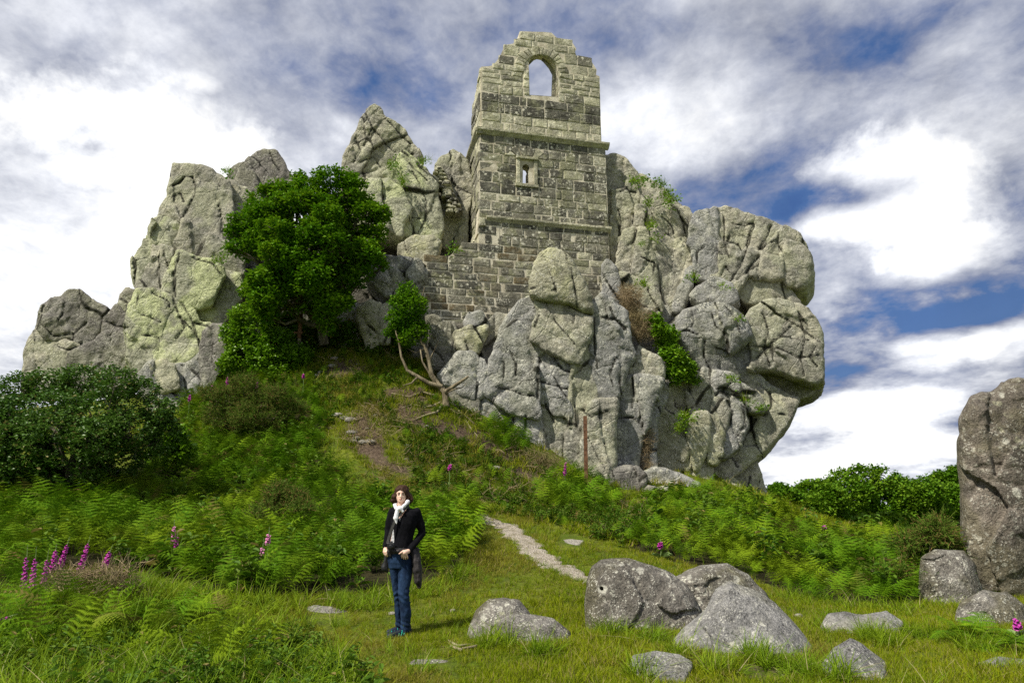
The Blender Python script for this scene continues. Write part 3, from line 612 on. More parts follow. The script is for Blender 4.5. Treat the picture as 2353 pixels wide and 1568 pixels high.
Y2 = 27.0
c2 = crag('granite_pinnacle', Y2, [(300, 900), (520, 900)], 'tall pale green granite pinnacle stacked in joints, left of the big tree')
blocks(c2, 3, [
    ([(975, 430), (990, 370), (1040, 310), (1045, 240), (1055, 190), (1070, 110), (1150, 113), (1200, 130), (1235, 126), (1290, 160), (1350, 200), (1400, 230), (1412, 330), (1425, 470), (1375, 590), (1250, 545), (1130, 472), (1050, 440)], Y2 + .3, 1.8, 'rock', dict(cell=1.7, lean=-.08)),
    ([(1390, 215), (1450, 240), (1530, 290), (1600, 350), (1620, 640), (1440, 610), (1375, 590), (1420, 470), (1405, 330)], Y2 + .7, 1.5, 'rock'),
    ([(1440, 560), (1620, 520), (1760, 700), (1900, 900), (1900, 1300), (1600, 1300), (1480, 800)], Y2 + 1.4, 1.2, 'rock_dark'),
    ([(918, 500), (950, 450), (985, 432), (1060, 450), (1118, 478), (1102, 560), (1080, 602), (1060, 640), (1000, 620), (942, 606), (922, 550)], Y2 + .1, 1.5, 'rock_pale', dict(cell=1.1)),
    ([(1115, 478), (1250, 545), (1375, 598), (1440, 640), (1480, 720), (1475, 812), (1380, 785), (1290, 722), (1200, 702), (1090, 655), (1070, 600), (1100, 560)], Y2 + .1, 1.7, 'rock', dict(cell=2.2, lean=.15)),
    ([(942, 605), (1000, 618), (1062, 640), (1032, 700), (1022, 790), (1012, 902), (930, 895), (845, 895), (850, 850), (900, 755), (940, 700)], Y2, 1.3, 'rock', dict(cell=.9)),
    ([(820, 700), (850, 640), (885, 610), (888, 576), (920, 578), (942, 620), (948, 690), (900, 750), (880, 800), (850, 855), (833, 800)], Y2 + .3, .6, 'rock_pale', dict(cell=1.0, r=.06)),
    ([(1070, 680), (1090, 655), (1200, 702), (1290, 722), (1362, 760), (1372, 800), (1332, 860), (1312, 920), (1282, 980), (1220, 1012), (1170, 992), (1100, 955), (1060, 932), (1008, 895), (1020, 780)], Y2 - .4, 1.9, 'rock_pale', dict(cell=2.6, amp=.16)),
    ([(1365, 780), (1475, 812), (1500, 900), (1430, 990), (1385, 1060), (1360, 1105), (1200, 1070), (1215, 1012), (1285, 982), (1315, 920), (1335, 860)], Y2 + .1, 1.7, 'rock_pale'),
    ([(778, 1110), (795, 1010), (848, 900), (930, 895), (1045, 925), (1062, 1000), (1012, 1080), (988, 1150), (975, 1255), (870, 1235), (862, 1165), (800, 1195)], Y2 - .5, 1.6, 'rock_pale', dict(cell=1.8)),
    ([(1045, 925), (1110, 955), (1190, 1010), (1210, 1065), (1302, 1110), (1252, 1180), (1242, 1262), (1180, 1312), (1040, 1345), (960, 1262), (985, 1150), (1010, 1080), (1062, 1000)], Y2 - .6, 1.8, 'rock_pale', dict(cell=1.7)),
    ([(795, 1195), (862, 1162), (870, 1232), (965, 1262), (1042, 1345), (930, 1350), (870, 1392), (862, 1440), (830, 1360), (790, 1290)], Y2 - .6, 1.4, 'rock_pale'),
    ([(922, 1345), (1000, 1322), (1060, 1352), (1084, 1420), (1084, 1490), (1000, 1510), (930, 1450)], Y2 - 1.1, 1.2, 'rock_yellow', dict(cell=3, amp=.1, dome=.8)),
    ([(860, 1400), (925, 1345), (935, 1445), (1000, 1505), (1080, 1570), (1090, 1700), (980, 1700), (880, 1470)], Y2 - .9, 1.3, 'rock_grey'),
    ([(1055, 1350), (1130, 1350), (1168, 1335), (1242, 1265), (1300, 1330), (1270, 1560), (1180, 1680), (1080, 1620), (1080, 1420)], Y2 - .6, 1.5, 'rock_grey', dict(cell=.9)),
    ([(1238, 1262), (1262, 1150), (1310, 1105), (1405, 1108), (1415, 1180), (1362, 1330), (1310, 1450), (1255, 1620), (1238, 1420)], Y2 - .9, 1.0, 'rock_dark', dict(cell=2)),
    ([(1440, 600), (1600, 640), (1720, 900), (1680, 1400), (1500, 1600), (1350, 1500), (1400, 1110), (1380, 1060), (1480, 900), (1470, 720)], Y2 + 1.2, 1.4, 'rock_dark'),
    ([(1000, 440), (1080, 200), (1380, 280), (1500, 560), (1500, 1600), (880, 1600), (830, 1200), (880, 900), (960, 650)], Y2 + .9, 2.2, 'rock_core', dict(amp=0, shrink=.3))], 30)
Y3 = 30.0
c3 = crag('back_peak', Y3, [(525, 480), (660, 480)], 'small rounded grey granite peak behind the tree, between pinnacle and pointed summit')
blocks(c3, 4, [
    ([(120, 500), (140, 450), (155, 428), (190, 413), (225, 415), (260, 440), (310, 540), (330, 700), (180, 680)], Y3 - .3, 1.2, 'rock_dark', dict(dome=.8)),
    ([(215, 415), (250, 372), (300, 340), (330, 323), (372, 335), (400, 338), (440, 390), (470, 440), (520, 520), (520, 720), (320, 700), (270, 480)], Y3, 1.6, 'rock_dark', dict(dome=.8))], 60)
Y4 = 28.0
c4 = crag('pointed_summit', Y4, [(790, 700), (1060, 700)], 'pointed granite summit with rounded shoulders between the big tree and the chapel')
blocks(c4, 4, [
    ([(826, 455), (850, 350), (905, 235), (938, 150), (982, 82), (1012, 66), (1062, 100), (1105, 152), (1188, 192), (1225, 250), (1272, 305), (1308, 388), (1240, 400), (1200, 350), (1150, 420), (1090, 485), (990, 508), (960, 545), (870, 515)], Y4 + .5, 1.8, 'rock', dict(cell=1.3, lean=.12, st=(.8, .7), rot=-.5)),
    ([(826, 455), (880, 505), (965, 540), (990, 505), (1000, 560), (1100, 600), (1115, 700), (1155, 860), (900, 900), (800, 640)], Y4, 1.8, 'rock_pale'),
    ([(965, 555), (1000, 508), (1100, 500), (1160, 550), (1232, 680), (1228, 712), (1192, 745), (1182, 835), (1110, 805), (1060, 665), (1000, 605)], Y4 - .9, 1.3, 'rock_pale', dict(dome=.9, cell=2.4, amp=.12)),
    ([(1085, 485), (1145, 420), (1195, 345), (1250, 380), (1330, 438), (1392, 505), (1402, 600), (1425, 700), (1432, 800), (1402, 865), (1260, 852), (1185, 835), (1190, 745), (1240, 705), (1222, 640), (1170, 555), (1110, 505)], Y4 - .4, 1.7, 'rock_pale', dict(cell=1.3)),
    ([(1412, 415), (1440, 370), (1500, 346), (1550, 368), (1580, 400), (1600, 480), (1545, 505), (1470, 485), (1440, 445)], Y4 + .8, 1.1, 'rock', dict(dome=.8)),
    ([(1465, 485), (1545, 500), (1600, 480), (1640, 520), (1580, 700), (1580, 900), (1450, 915), (1430, 860), (1440, 780), (1440, 600)], Y4 + .6, 1.2, 'rock', dict(cell=1.2, st=(.7, .6))),
    ([(1175, 905), (1260, 862), (1380, 866), (1412, 900), (1392, 970), (1310, 1002), (1230, 995), (1180, 945)], Y4 - 1.4, .9, 'rock_yellow', dict(cell=.9)),
    ([(1080, 980), (1180, 990), (1300, 1008), (1332, 1070), (1310, 1120), (1240, 1210), (1090, 1210), (980, 1100), (1000, 1040)], Y4 - 1.8, 1.1, 'rock_grey', dict(cell=.8)),
    ([(830, 900), (870, 885), (1000, 890), (1045, 1010), (960, 1065), (1010, 1250), (930, 1275), (860, 1300), (820, 1450), (700, 1560), (350, 1400), (350, 900)], Y4 - .2, 1.6, 'rock_core', dict(cell=1.0)),
    ([(925, 1290), (1010, 1253), (1052, 1272), (1052, 1390), (1062, 1480), (980, 1540), (940, 1425)], Y4 - 2.0, .8, 'rock', dict(dome=.8, cell=1.6)),
    ([(1048, 1300), (1100, 1273), (1132, 1300), (1134, 1400), (1104, 1500), (1060, 1500)], Y4 - 2.0, .7, 'rock', dict(dome=.7, r=.06)),
    ([(795, 1250), (870, 1235), (930, 1290), (944, 1420), (900, 1620), (800, 1620)], Y4 - 1.6, .9, 'rock_grey'),
    ([(1100, 1200), (1240, 1180), (1330, 1100), (1400, 1200), (1420, 1480), (1300, 1600), (1100, 1600)], Y4 - 1.3, .9, 'rock_dark', dict(cell=.9)),
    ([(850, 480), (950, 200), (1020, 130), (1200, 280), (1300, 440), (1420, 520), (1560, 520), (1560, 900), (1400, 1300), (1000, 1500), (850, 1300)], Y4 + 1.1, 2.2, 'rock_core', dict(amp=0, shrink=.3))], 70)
Y5 = 28.2
c5 = crag('vertical_crag', Y5, [(1400, 850), (1590, 850)], 'steep grassy-topped granite crag directly right of the chapel')
blocks(c5, 5, [
    ([(95, 110), (120, 88), (180, 70), (230, 90), (290, 110), (342, 170), (395, 232), (392, 330), (432, 400), (405, 560), (410, 745), (300, 762), (252, 900), (222, 1070), (150, 1060), (90, 500)], Y5 + .6, 1.8, 'rock', dict(cell=1.3, st=(.65, .6), rot=.1)),
    ([(392, 235), (450, 250), (500, 298), (570, 340), (645, 402), (702, 468), (795, 550), (785, 565), (700, 562), (560, 572), (470, 562), (430, 400), (392, 330)], Y5 + .5, 1.6, 'rock', dict(cell=1.0)),
    ([(545, 575), (640, 545), (740, 565), (852, 588), (892, 650), (888, 760), (862, 845), (830, 835), (740, 840), (620, 805), (560, 765), (590, 650)], Y5 + .1, 1.5, 'rock', dict(cell=1.2, st=(.6, .6), rot=.25)),
    ([(400, 560), (470, 560), (560, 572), (600, 640), (562, 768), (480, 755), (405, 748)], Y5 + .3, 1.3, 'rock', dict(cell=.9)),
    ([(225, 1085), (250, 900), (300, 760), (410, 745), (480, 750), (560, 765), (620, 805), (740, 838), (832, 835), (885, 900), (918, 1000), (892, 1110), (842, 1200), (772, 1330), (722, 1425), (650, 1425), (580, 1350), (530, 1250), (440, 1200), (330, 1150)], Y5 - .3, 2.0, 'rock', dict(cell=1.7, st=(.6, .45), rot=-.15, amp=.15)),
    ([(858, 1130), (892, 1105), (882, 1250), (842, 1330), (792, 1475), (732, 1478), (772, 1330), (842, 1200)], Y5 - .8, .9, 'rock_grey', dict(cell=2, r=.06)),
    ([(240, 1150), (330, 1160), (450, 1205), (530, 1250), (580, 1350), (620, 1420), (600, 1580), (470, 1560), (380, 1400), (320, 1250)], Y5 - .9, 1.0, 'rock', dict(cell=.9)),
    ([(140, 1040), (200, 1100), (240, 1200), (252, 1340), (228, 1402), (165, 1395), (110, 1350), (110, 1080)], Y5 - 1.6, .9, 'rock_grey', dict(dome=.8, cell=1.5)),
    ([(600, 1440), (740, 1470), (800, 1475), (800, 1600), (640, 1640), (590, 1520)], Y5 - .6, .9, 'rock_grey', dict(cell=.9)),
    ([(250, 1400), (400, 1420), (600, 1500), (800, 1500), (900, 1900), (800, 2300), (500, 2300), (250, 1900)], Y5 - .2, 1.4, 'rock_dark', dict(cell=1.1)),
    ([(120, 150), (350, 230), (700, 520), (860, 640), (880, 1100), (740, 1480), (740, 2300), (120, 2300)], Y5 + 1.1, 2.4, 'rock_core', dict(amp=0, shrink=.3))], 100)
Y6 = 27.2
c6 = crag('overhanging_crag', Y6, [(1560, 1060), (1700, 1060)], 'huge overhanging granite crag jutting out at the right end like a profile')
blocks(c6, 5, [
    ([(888, 700), (920, 618), (960, 600), (1000, 580), (1050, 572), (1105, 562), (1115, 640), (1102, 760), (1132, 850), (1152, 960), (1152, 1135), (1080, 1155), (1020, 1205), (940, 1185), (918, 1100), (910, 960), (868, 880)], Y6 + .3, 2.0, 'rock_grey', dict(cell=1.7, st=(.7, .6), dome=.7)),
    ([(1095, 568), (1140, 572), (1190, 553), (1230, 562), (1280, 578), (1330, 610), (1442, 648), (1462, 700), (1402, 800), (1352, 900), (1342, 965), (1230, 895), (1160, 855), (1108, 762), (1100, 655)], Y6 + .5, 2.2, 'rock', dict(cell=1.5, st=(.6, .45))),
    ([(1458, 640), (1520, 648), (1640, 706), (1700, 738), (1762, 760), (1822, 800), (1850, 842), (1892, 878), (1872, 908), (1800, 874), (1740, 862), (1700, 962), (1682, 1025), (1560, 995), (1480, 935), (1388, 905), (1408, 800), (1462, 700)], Y6 + .3, 2.2, 'rock', dict(cell=1.5, rot=-.4)),
    ([(1742, 868), (1830, 882), (1890, 928), (1930, 985), (1948, 1060), (1948, 1165), (1892, 1242), (1830, 1263), (1740, 1233), (1688, 1172), (1688, 1020), (1705, 950)], Y6 + .1, 1.9, 'rock', dict(cell=1.6, st=(.6, .6), dome=.8)),
    ([(1148, 960), (1158, 858), (1240, 895), (1332, 965), (1382, 908), (1480, 938), (1560, 998), (1685, 1028), (1688, 1172), (1600, 1185), (1450, 1165), (1385, 1135), (1342, 1222), (1282, 1302), (1220, 1215), (1080, 1195), (1060, 1145), (1148, 1132)], Y6 - .1, 2.2, 'rock', dict(cell=1.5, st=(.6, .5), rot=-.3)),
    ([(895, 1335), (950, 1258), (1030, 1235), (1080, 1188), (1222, 1213), (1273, 1300), (1283, 1370), (1232, 1405), (1100, 1395), (960, 1388)], Y6 - .7, 1.4, 'rock_grey', dict(dome=.9, cell=2)),
    ([(1285, 1302), (1345, 1222), (1388, 1138), (1460, 1163), (1600, 1183), (1690, 1178), (1762, 1290), (1802, 1370), (1855, 1445), (1830, 1560), (1640, 1500), (1500, 1400), (1375, 1390)], Y6 + .2, 2.0, 'rock', dict(cell=1.9, rot=.4)),
    ([(760, 700), (960, 700), (1000, 1000), (1040, 1500), (1000, 2100), (720, 2100), (740, 1400)], Y6 + 1.6, 1.6, 'rock_core', dict(amp=0)),
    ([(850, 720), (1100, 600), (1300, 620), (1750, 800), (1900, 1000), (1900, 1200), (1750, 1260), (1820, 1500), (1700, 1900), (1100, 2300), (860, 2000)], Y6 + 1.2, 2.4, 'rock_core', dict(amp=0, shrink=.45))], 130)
blocks(c6, 7, [
    ([(632, 215), (645, 110), (700, 48), (860, -5), (1000, 5), (1092, 58), (1162, 130), (1190, 240), (1132, 302), (1050, 352), (940, 312), (860, 275), (800, 245), (720, 222)], Y6 - 1.4, 1.8, 'rock_grey', dict(dome=.4, cell=1.4, amp=.16)),
    ([(1178, 120), (1205, 30), (1290, -15), (1400, -30), (1500, -10), (1560, 10), (1625, 35), (1692, 120), (1728, 222), (1722, 330), (1732, 400), (1728, 520), (1732, 572), (1680, 586), (1600, 545), (1540, 535), (1440, 485), (1300, 465), (1220, 475), (1180, 465), (1230, 400), (1188, 240)], Y6 - 1.3, 2.4, 'rock', dict(dome=.25, cell=1.3, rot=.6, amp=.16)),
    ([(1050, 350), (1130, 300), (1188, 245), (1228, 400), (1182, 465), (1100, 425), (1058, 385)], Y6 - .9, 1.2, 'rock_grey'),
    ([(1285, 465), (1440, 485), (1540, 535), (1640, 555), (1722, 575), (1690, 620), (1650, 652), (1580, 680), (1530, 697), (1400, 645), (1330, 615), (1250, 565), (1225, 500)], Y6 - .2, 1.6, 'rock_dark'),
    ([(798, 248), (860, 278), (940, 332), (1080, 432), (1182, 472), (1232, 532), (1332, 612), (1430, 662), (1380, 668), (1200, 578), (1050, 526), (900, 506), (845, 495), (700, 330), (635, 232), (720, 220)], Y6 - .9, 1.5, 'rock_grey', dict(lean=.35, cell=1.8)),
    ([(1050, 525), (1200, 572), (1390, 658), (1450, 680), (1552, 706), (1530, 760), (1500, 832), (1445, 900), (1400, 932), (1340, 1020), (1290, 1082), (1240, 1130), (1180, 1192), (1100, 1265), (1000, 1300), (925, 1285), (918, 1200), (958, 1160), (980, 1000), (1030, 900), (1140, 785), (1285, 790), (1230, 685), (1105, 600)], Y6 - .8, 2.2, 'rock', dict(lean=-.15, cell=1.6, rot=.7)),
    ([(845, 498), (900, 508), (1050, 530), (1105, 600), (1232, 690), (1292, 790), (1140, 792), (1030, 722), (960, 702), (905, 640), (850, 560)], Y6 - 1.3, 1.6, 'rock_grey', dict(cell=.8, rot=.7)),
    ([(575, 600), (640, 598), (700, 560), (800, 538), (850, 560), (892, 640), (922, 760), (882, 825), (760, 835), (700, 795), (600, 785)], Y6 - 1.6, 1.3, 'rock', dict(cell=.9, st=(.6, .6))),
    ([(648, 1140), (648, 930), (680, 895), (710, 878), (742, 920), (742, 1010), (722, 1100), (690, 1160)], Y6 - 2.0, .7, 'rock_yellow', dict(r=.06, cell=2)),
    ([(738, 930), (760, 870), (790, 838), (872, 833), (884, 900), (870, 1000), (852, 1100), (782, 1245), (650, 1225), (650, 1120), (735, 1020)], Y6 - 2.0, 1.1, 'rock_yellow', dict(cell=1.6, st=(.6, .6))),
    ([(878, 850), (950, 878), (988, 1000), (962, 1150), (930, 1195), (840, 1162), (850, 1090), (872, 980)], Y6 - 1.9, 1.0, 'rock_yellow', dict(cell=2)),
    ([(640, 1228), (780, 1245), (880, 1180), (900, 1250), (900, 1420), (640, 1420)], Y6 - 1.8, 1.0, 'rock', dict(cell=1.2)),
    ([(920, 712), (1012, 722), (1034, 800), (1012, 920), (985, 990), (960, 880), (900, 840)], Y6 - 1.7, .9, 'rock', dict(cell=1.2)),
    ([(1028, 755), (1090, 750), (1144, 790), (1162, 900), (1102, 1072), (1000, 1155), (985, 1000), (1020, 900)], Y6 - 1.6, 1.2, 'rock_grey', dict(cell=1.1)),
    ([(440, 900), (500, 780), (560, 598), (582, 620), (600, 780), (650, 830), (648, 950), (640, 1420), (440, 1420), (450, 1050)], Y6 - 2.0, 1.2, 'rock_yellow', dict(cell=1.6, st=(.5, .6))),
    ([(980, 1260), (1110, 1270), (1210, 1178), (1240, 1240), (1275, 1340), (1320, 1500), (1160, 1560), (960, 1560)], Y6 - .6, 1.5, 'rock', dict(cell=1.3, st=(.6, .6), rot=-.3)),
    ([(340, 1380), (370, 1288), (470, 1243), (600, 1263), (720, 1308), (790, 1352), (700, 1480), (480, 1500), (340, 1480)], Y6 - 3.0, .9, 'rock_grey', dict(cell=1.3, rot=1.2)),
    ([(350, 1450), (440, 1408), (560, 1403), (600, 1460), (380, 1520)], Y6 - 3.6, .5, 'rock_yellow', dict(r=.06)),
    ([(985, 1340), (1050, 1320), (1110, 1360), (1130, 1440), (1000, 1460)], Y6 - 1.6, .6, 'rock_yellow', dict(r=.06))], 150)
Y7 = 24.0
c7 = crag('front_buttress', Y7, [(1130, 1060), (1420, 1060)], 'fluted grey granite buttress in the middle, standing in front of the chapel')
blocks(c7, 6, [
    ([(858, 92), (960, 106), (1040, 120), (1100, 148), (1222, 200), (1202, 330), (1172, 420), (1132, 505), (1050, 482), (900, 402), (818, 350), (830, 260), (862, 180)], Y7 - .4, 1.4, 'rock', dict(cell=1.7, amp=.12, r=.06)),
    ([(695, 130), (740, 80), (780, 60), (862, 88), (858, 190), (822, 350), (902, 420), (872, 482), (840, 565), (690, 492), (565, 445), (600, 280)], Y7, 1.5, 'rock_grey', dict(cell=2.2)),
    ([(558, 445), (690, 490), (838, 562), (842, 700), (852, 908), (700, 866), (560, 792), (488, 722), (500, 640), (530, 540)], Y7 - .3, 1.6, 'rock_grey', dict(cell=1.7)),
    ([(838, 562), (870, 480), (905, 423), (960, 445), (1108, 530), (1088, 640), (1082, 892), (960, 872), (900, 792), (850, 782)], Y7 - .2, 1.5, 'rock_grey', dict(cell=1.4, rot=.5)),
    ([(440, 880), (468, 790), (490, 728), (560, 796), (700, 868), (852, 910), (872, 1050), (890, 1200), (760, 1150), (640, 1120), (500, 1050), (430, 960)], Y7 - .1, 1.4, 'rock_grey', dict(cell=1.8)),
    ([(850, 790), (900, 788), (960, 870), (1080, 893), (1060, 1050), (1060, 1250), (890, 1200), (868, 1000)], Y7 - .1, 1.2, 'rock', dict(cell=1.1, st=(.5, .6))),
    ([(1235, 90), (1290, 48), (1345, 80), (1400, 118), (1455, 178), (1478, 300), (1485, 360), (1520, 450), (1475, 520), (1440, 640), (1402, 780), (1250, 785), (1240, 600), (1222, 380), (1235, 200)], Y7 - .1, 1.4, 'rock_grey', dict(cell=1.6, st=(.6, .6), dome=.8)),
    ([(1205, 380), (1240, 395), (1242, 600), (1255, 795), (1200, 880), (1190, 1330), (1050, 1300), (1070, 1000), (1082, 880), (1085, 700), (1104, 560), (1140, 480)], Y7 - .2, 1.3, 'rock', dict(cell=1.3, st=(.5, .6), dome=.8)),
    ([(1245, 790), (1402, 775), (1385, 900), (1385, 1200), (1385, 1440), (1200, 1400), (1165, 1210), (1190, 880)], Y7 - .5, 1.4, 'rock', dict(cell=1.7, st=(.6, .6), dome=.8)),
    ([(90, 200), (130, 190), (170, 225), (250, 240), (282, 320), (252, 400), (262, 470), (200, 545), (140, 545), (100, 450)], Y7 + .4, .9, 'rock_dark', dict(cell=.8)),
    ([(345, 235), (380, 188), (462, 180), (492, 240), (470, 305), (400, 322), (358, 292)], Y7 + .2, .7, 'rock_grey', dict(r=.06)),
    ([(278, 300), (360, 278), (482, 262), (484, 335), (432, 435), (360, 442), (288, 402)], Y7 + .1, .8, 'rock_yellow', dict(cell=.6)),
    ([(165, 600), (240, 530), (300, 438), (400, 450), (470, 500), (497, 560), (492, 650), (452, 745), (420, 772), (330, 752), (260, 692), (195, 660)], Y7 - .3, 1.0, 'rock_grey', dict(dome=.9, cell=2)),
    ([(225, 700), (330, 758), (430, 770), (430, 920), (350, 960), (250, 860)], Y7 - .1, .8, 'rock_dark'),
    ([(495, 300), (560, 185), (640, 200), (600, 300), (560, 330), (510, 325)], Y7 + .5, .7, 'rock'),
    ([(430, 330), (500, 310), (560, 320), (570, 450), (500, 560), (480, 480)], Y7 + .5, .6, 'rock_dark', dict(cell=.6)),
    ([(60, 180), (500, 180), (640, 150), (800, 120), (1240, 100), (1440, 200), (1440, 800), (1380, 1440), (500, 1150), (200, 800), (80, 500)], Y7 + .8, 1.6, 'rock_core', dict(amp=0, shrink=.2))], 180)
blocks(c7, 7, [
    ([(235, 500), (262, 440), (305, 345), (350, 328), (395, 355), (440, 388), (500, 418), (523, 480), (518, 572), (430, 548), (330, 548), (265, 560)], Y7 + .3, 1.1, 'rock', dict(dome=.9, cell=2, amp=.1)),
    ([(195, 700), (222, 620), (262, 552), (330, 545), (430, 548), (517, 573), (492, 650), (445, 740), (432, 800), (402, 930), (370, 1000), (345, 1260), (170, 1260), (185, 860)], Y7 + .2, 1.3, 'rock_grey', dict(cell=1.7, st=(.6, .6), dome=.8)),
    ([(442, 740), (500, 655), (565, 595), (540, 700), (500, 790), (462, 900), (475, 1270), (330, 1270), (350, 1050), (402, 930)], Y7 + .6, 1.2, 'rock_grey', dict(cell=1.3, st=(.5, .6))),
    ([(130, 1240), (240, 1230), (345, 1240), (392, 1290), (345, 1500), (140, 1500)], Y7 - .5, 1.0, 'rock_dark', dict(cell=.7))], 210)
rock('perched_boulder', [(1213, 650), (1222, 608), (1240, 576), (1265, 563), (1290, 568), (1312, 590), (1332, 620), (1347, 650), (1360, 680), (1364, 715), (1340, 714), (1310, 697), (1280, 690), (1240, 685), (1217, 674)],
     Y7 - .6, 1.1, MAT['rock_yellow'], seed=233, dome=.35, cell=1.3, amp=.10, warp=.03, shrink=-.02)
tag(bpy.data.objects['perched_boulder'], 'pointed yellow-lichened boulder perched on top of the buttress against the chapel wall', 'boulder')
BARE = []
for pts, Y, T, m, lab, *ex in [
    ([(2205, 1330), (2197, 1190), (2192, 1100), (2190, 1000), (2200, 950), (2225, 900), (2252, 884), (2272, 886), (2300, 864), (2335, 856), (2380, 862), (2430, 900), (2460, 1100), (2430, 1400), (2290, 1430), (2240, 1360)], 11.9, .9, 'monolith', 'tall brown granite monolith cut by the right edge of the picture', 0.0),
    ([(2106, 1470), (2110, 1400), (2107, 1360), (2115, 1290), (2150, 1268), (2215, 1268), (2242, 1300), (2258, 1360), (2252, 1400), (2230, 1500), (2150, 1500)], 11.2, .45, 'boulder', 'upright mottled boulder leaning at the left foot of the tall monolith'),
    ([(2185, 1540), (2190, 1440), (2205, 1385), (2255, 1354), (2310, 1358), (2348, 1390), (2374, 1450), (2380, 1560)], 9.2, .45, 'boulder', 'rounded grey boulder at the right edge behind the foxglove and fern'),
    ([(2225, 1600), (2240, 1545), (2290, 1524), (2370, 1530), (2420, 1640), (2230, 1660)], 6.45, .35, 'boulder_pale', 'low pale boulder in the bottom right corner'),
    ([(1880, 1640), (1885, 1545), (1912, 1510), (1955, 1487), (1985, 1500), (2040, 1545), (2090, 1640)], 6.4, .4, 'boulder_pale', 'pale streaked slab at the bottom edge, right of the big boulders', -1.0),
    ([(1885, 1460), (1905, 1417), (1940, 1412), (1985, 1420), (2040, 1412), (2075, 1440), (2060, 1490), (1990, 1500), (1935, 1490)], 8.3, .35, 'boulder_pale', 'flat split slab in the grass, left of the upright mottled boulder', -1.6),
    ([(1975, 1505), (1985, 1485), (2010, 1477), (2032, 1500), (2010, 1520)], 7.7, .1, 'boulder_pale', 'small stone between the flat split slab and the bottom edge slab'),
    ([(1345, 1470), (1342, 1400), (1338, 1330), (1350, 1292), (1372, 1280), (1440, 1277), (1480, 1290), (1530, 1310), (1580, 1350), (1610, 1395), (1624, 1430), (1600, 1500), (1480, 1510), (1400, 1490)], 8.5, .6, 'boulder', 'big dark speckled boulder with a drilled hole, largest in the foreground'),
    ([(1540, 1330), (1600, 1302), (1670, 1297), (1722, 1325), (1762, 1368), (1785, 1400), (1770, 1480), (1600, 1500)], 9.3, .6, 'boulder', 'grey boulder with white spots, behind the drilled boulder and the wedge'),
    ([(1528, 1505), (1562, 1470), (1622, 1420), (1652, 1362), (1682, 1340), (1742, 1370), (1792, 1402), (1832, 1450), (1874, 1502), (1880, 1560), (1700, 1600), (1600, 1560)], 7.4, .55, 'boulder_pale', 'steep wedge-shaped grey boulder leaning in front of the drilled boulder', -0.75),
    ([(1072, 1480), (1078, 1445), (1092, 1410), (1122, 1385), (1160, 1378), (1192, 1385), (1217, 1420), (1245, 1445), (1230, 1500), (1130, 1510)], 8.1, .4, 'boulder', 'low rounded boulder between the woman and the drilled boulder'),
    ([(1140, 1470), (1145, 1440), (1172, 1430), (1232, 1434), (1272, 1440), (1312, 1470), (1328, 1505), (1300, 1540), (1200, 1520)], 7.6, .35, 'boulder', 'low two-humped boulder half sunk in grass before the rounded one', -0.8),
    ([(937, 1533), (945, 1518), (990, 1512), (1050, 1524), (1058, 1533), (1010, 1545), (985, 1536)], 6.9, .12, 'boulder', 'flat brown stone set in the turf at the bottom, below the woman', -4.0),
    ([(1425, 1620), (1450, 1530), (1500, 1519), (1560, 1528), (1590, 1545), (1560, 1620)], 6.35, .35, 'boulder_pale', 'low grey stone at the bottom edge in front of the wedge boulder', -1.2),
    ([(698, 1430), (700, 1404), (722, 1396), (762, 1402), (802, 1412), (806, 1432), (760, 1450)], 9.3, .22, 'pebble', 'long white stone lying in the grass left of the woman', -1.2),
    ([(1065, 1250), (1075, 1233), (1095, 1228), (1106, 1240), (1100, 1256)], 14.2, .2, 'rock_grey', 'small grey stone at the fern edge, left of the path'),
    ([(1280, 1262), (1285, 1242), (1310, 1238), (1342, 1243), (1330, 1265)], 14.0, .25, 'pebble', 'pale flat stone in the grass right of the path bend', -2.0),
    ([(1290, 1232), (1300, 1205), (1320, 1197), (1352, 1206), (1366, 1220), (1340, 1235)], 15.8, .3, 'rock', 'lichened stone right of the top of the path', -1.5),
    ]:
    w = [P(u, v, Y) for u, v in pts]; cx = sum(p.x for p in w) / len(w)
    big = max(p.x for p in w) - min(p.x for p in w)
    mu, mv = sum(q[0] for q in pts) / len(pts), sum(q[1] for q in pts) / len(pts)
    if lab.startswith(('long white', 'flat brown', 'pale flat stone', 'lichened stone', 'small grey')): BARE.append([(u, v + (4 if v > mv else -4)) for u, v in pts])
    o = rock('boulder' if big > .7 else 'stone', pts, Y, T, MAT[m], seed=int(pts[0][0]) % 97, r=min(.25, big * .16), vox=max(.018, min(.045, big / 60)), cell=max(.25, big * .4), amp=.035 * min(1.5, big) * (1.6 if 'monolith' in lab else 1), ns=.018 * min(2, big), dome=.55, warp=.035 * min(1.5, big),
         groove=.012 * min(1.5, big), fine=.014, loc=(cx, Y + T, gz1(cx, Y + T)), lean=(ex[0] if ex else -.35), flat=True, free=True, taper=0.0 if (ex and ex[0] < -.5) or 'monolith' in lab else .10, hole=(1382, 1353, .024) if 'drilled hole' in lab else None,
         marks=[(1382, 1353, 11), (1470, 1311, 9), (1424, 1449, 13), (1428, 1297, 6), (1400, 1420, 5)] if 'drilled hole' in lab else [(1692, 1332, 8), (1581, 1325, 7), (1660, 1372, 6)] if 'white spots' in lab else [(2240, 870, 9), (2300, 900, 8), (2335, 1130, 12), (2310, 1010, 9)] if 'monolith' in lab else [(1110, 1420, 7), (1150, 1400, 6)] if 'low rounded' in lab else (), st=(1.0, .8), rot=.6, shrink=-.02)
    if 'monolith' in lab: o.name = 'standing_stone'
    tag(o, lab, 'boulder' if big > .7 else 'stone')
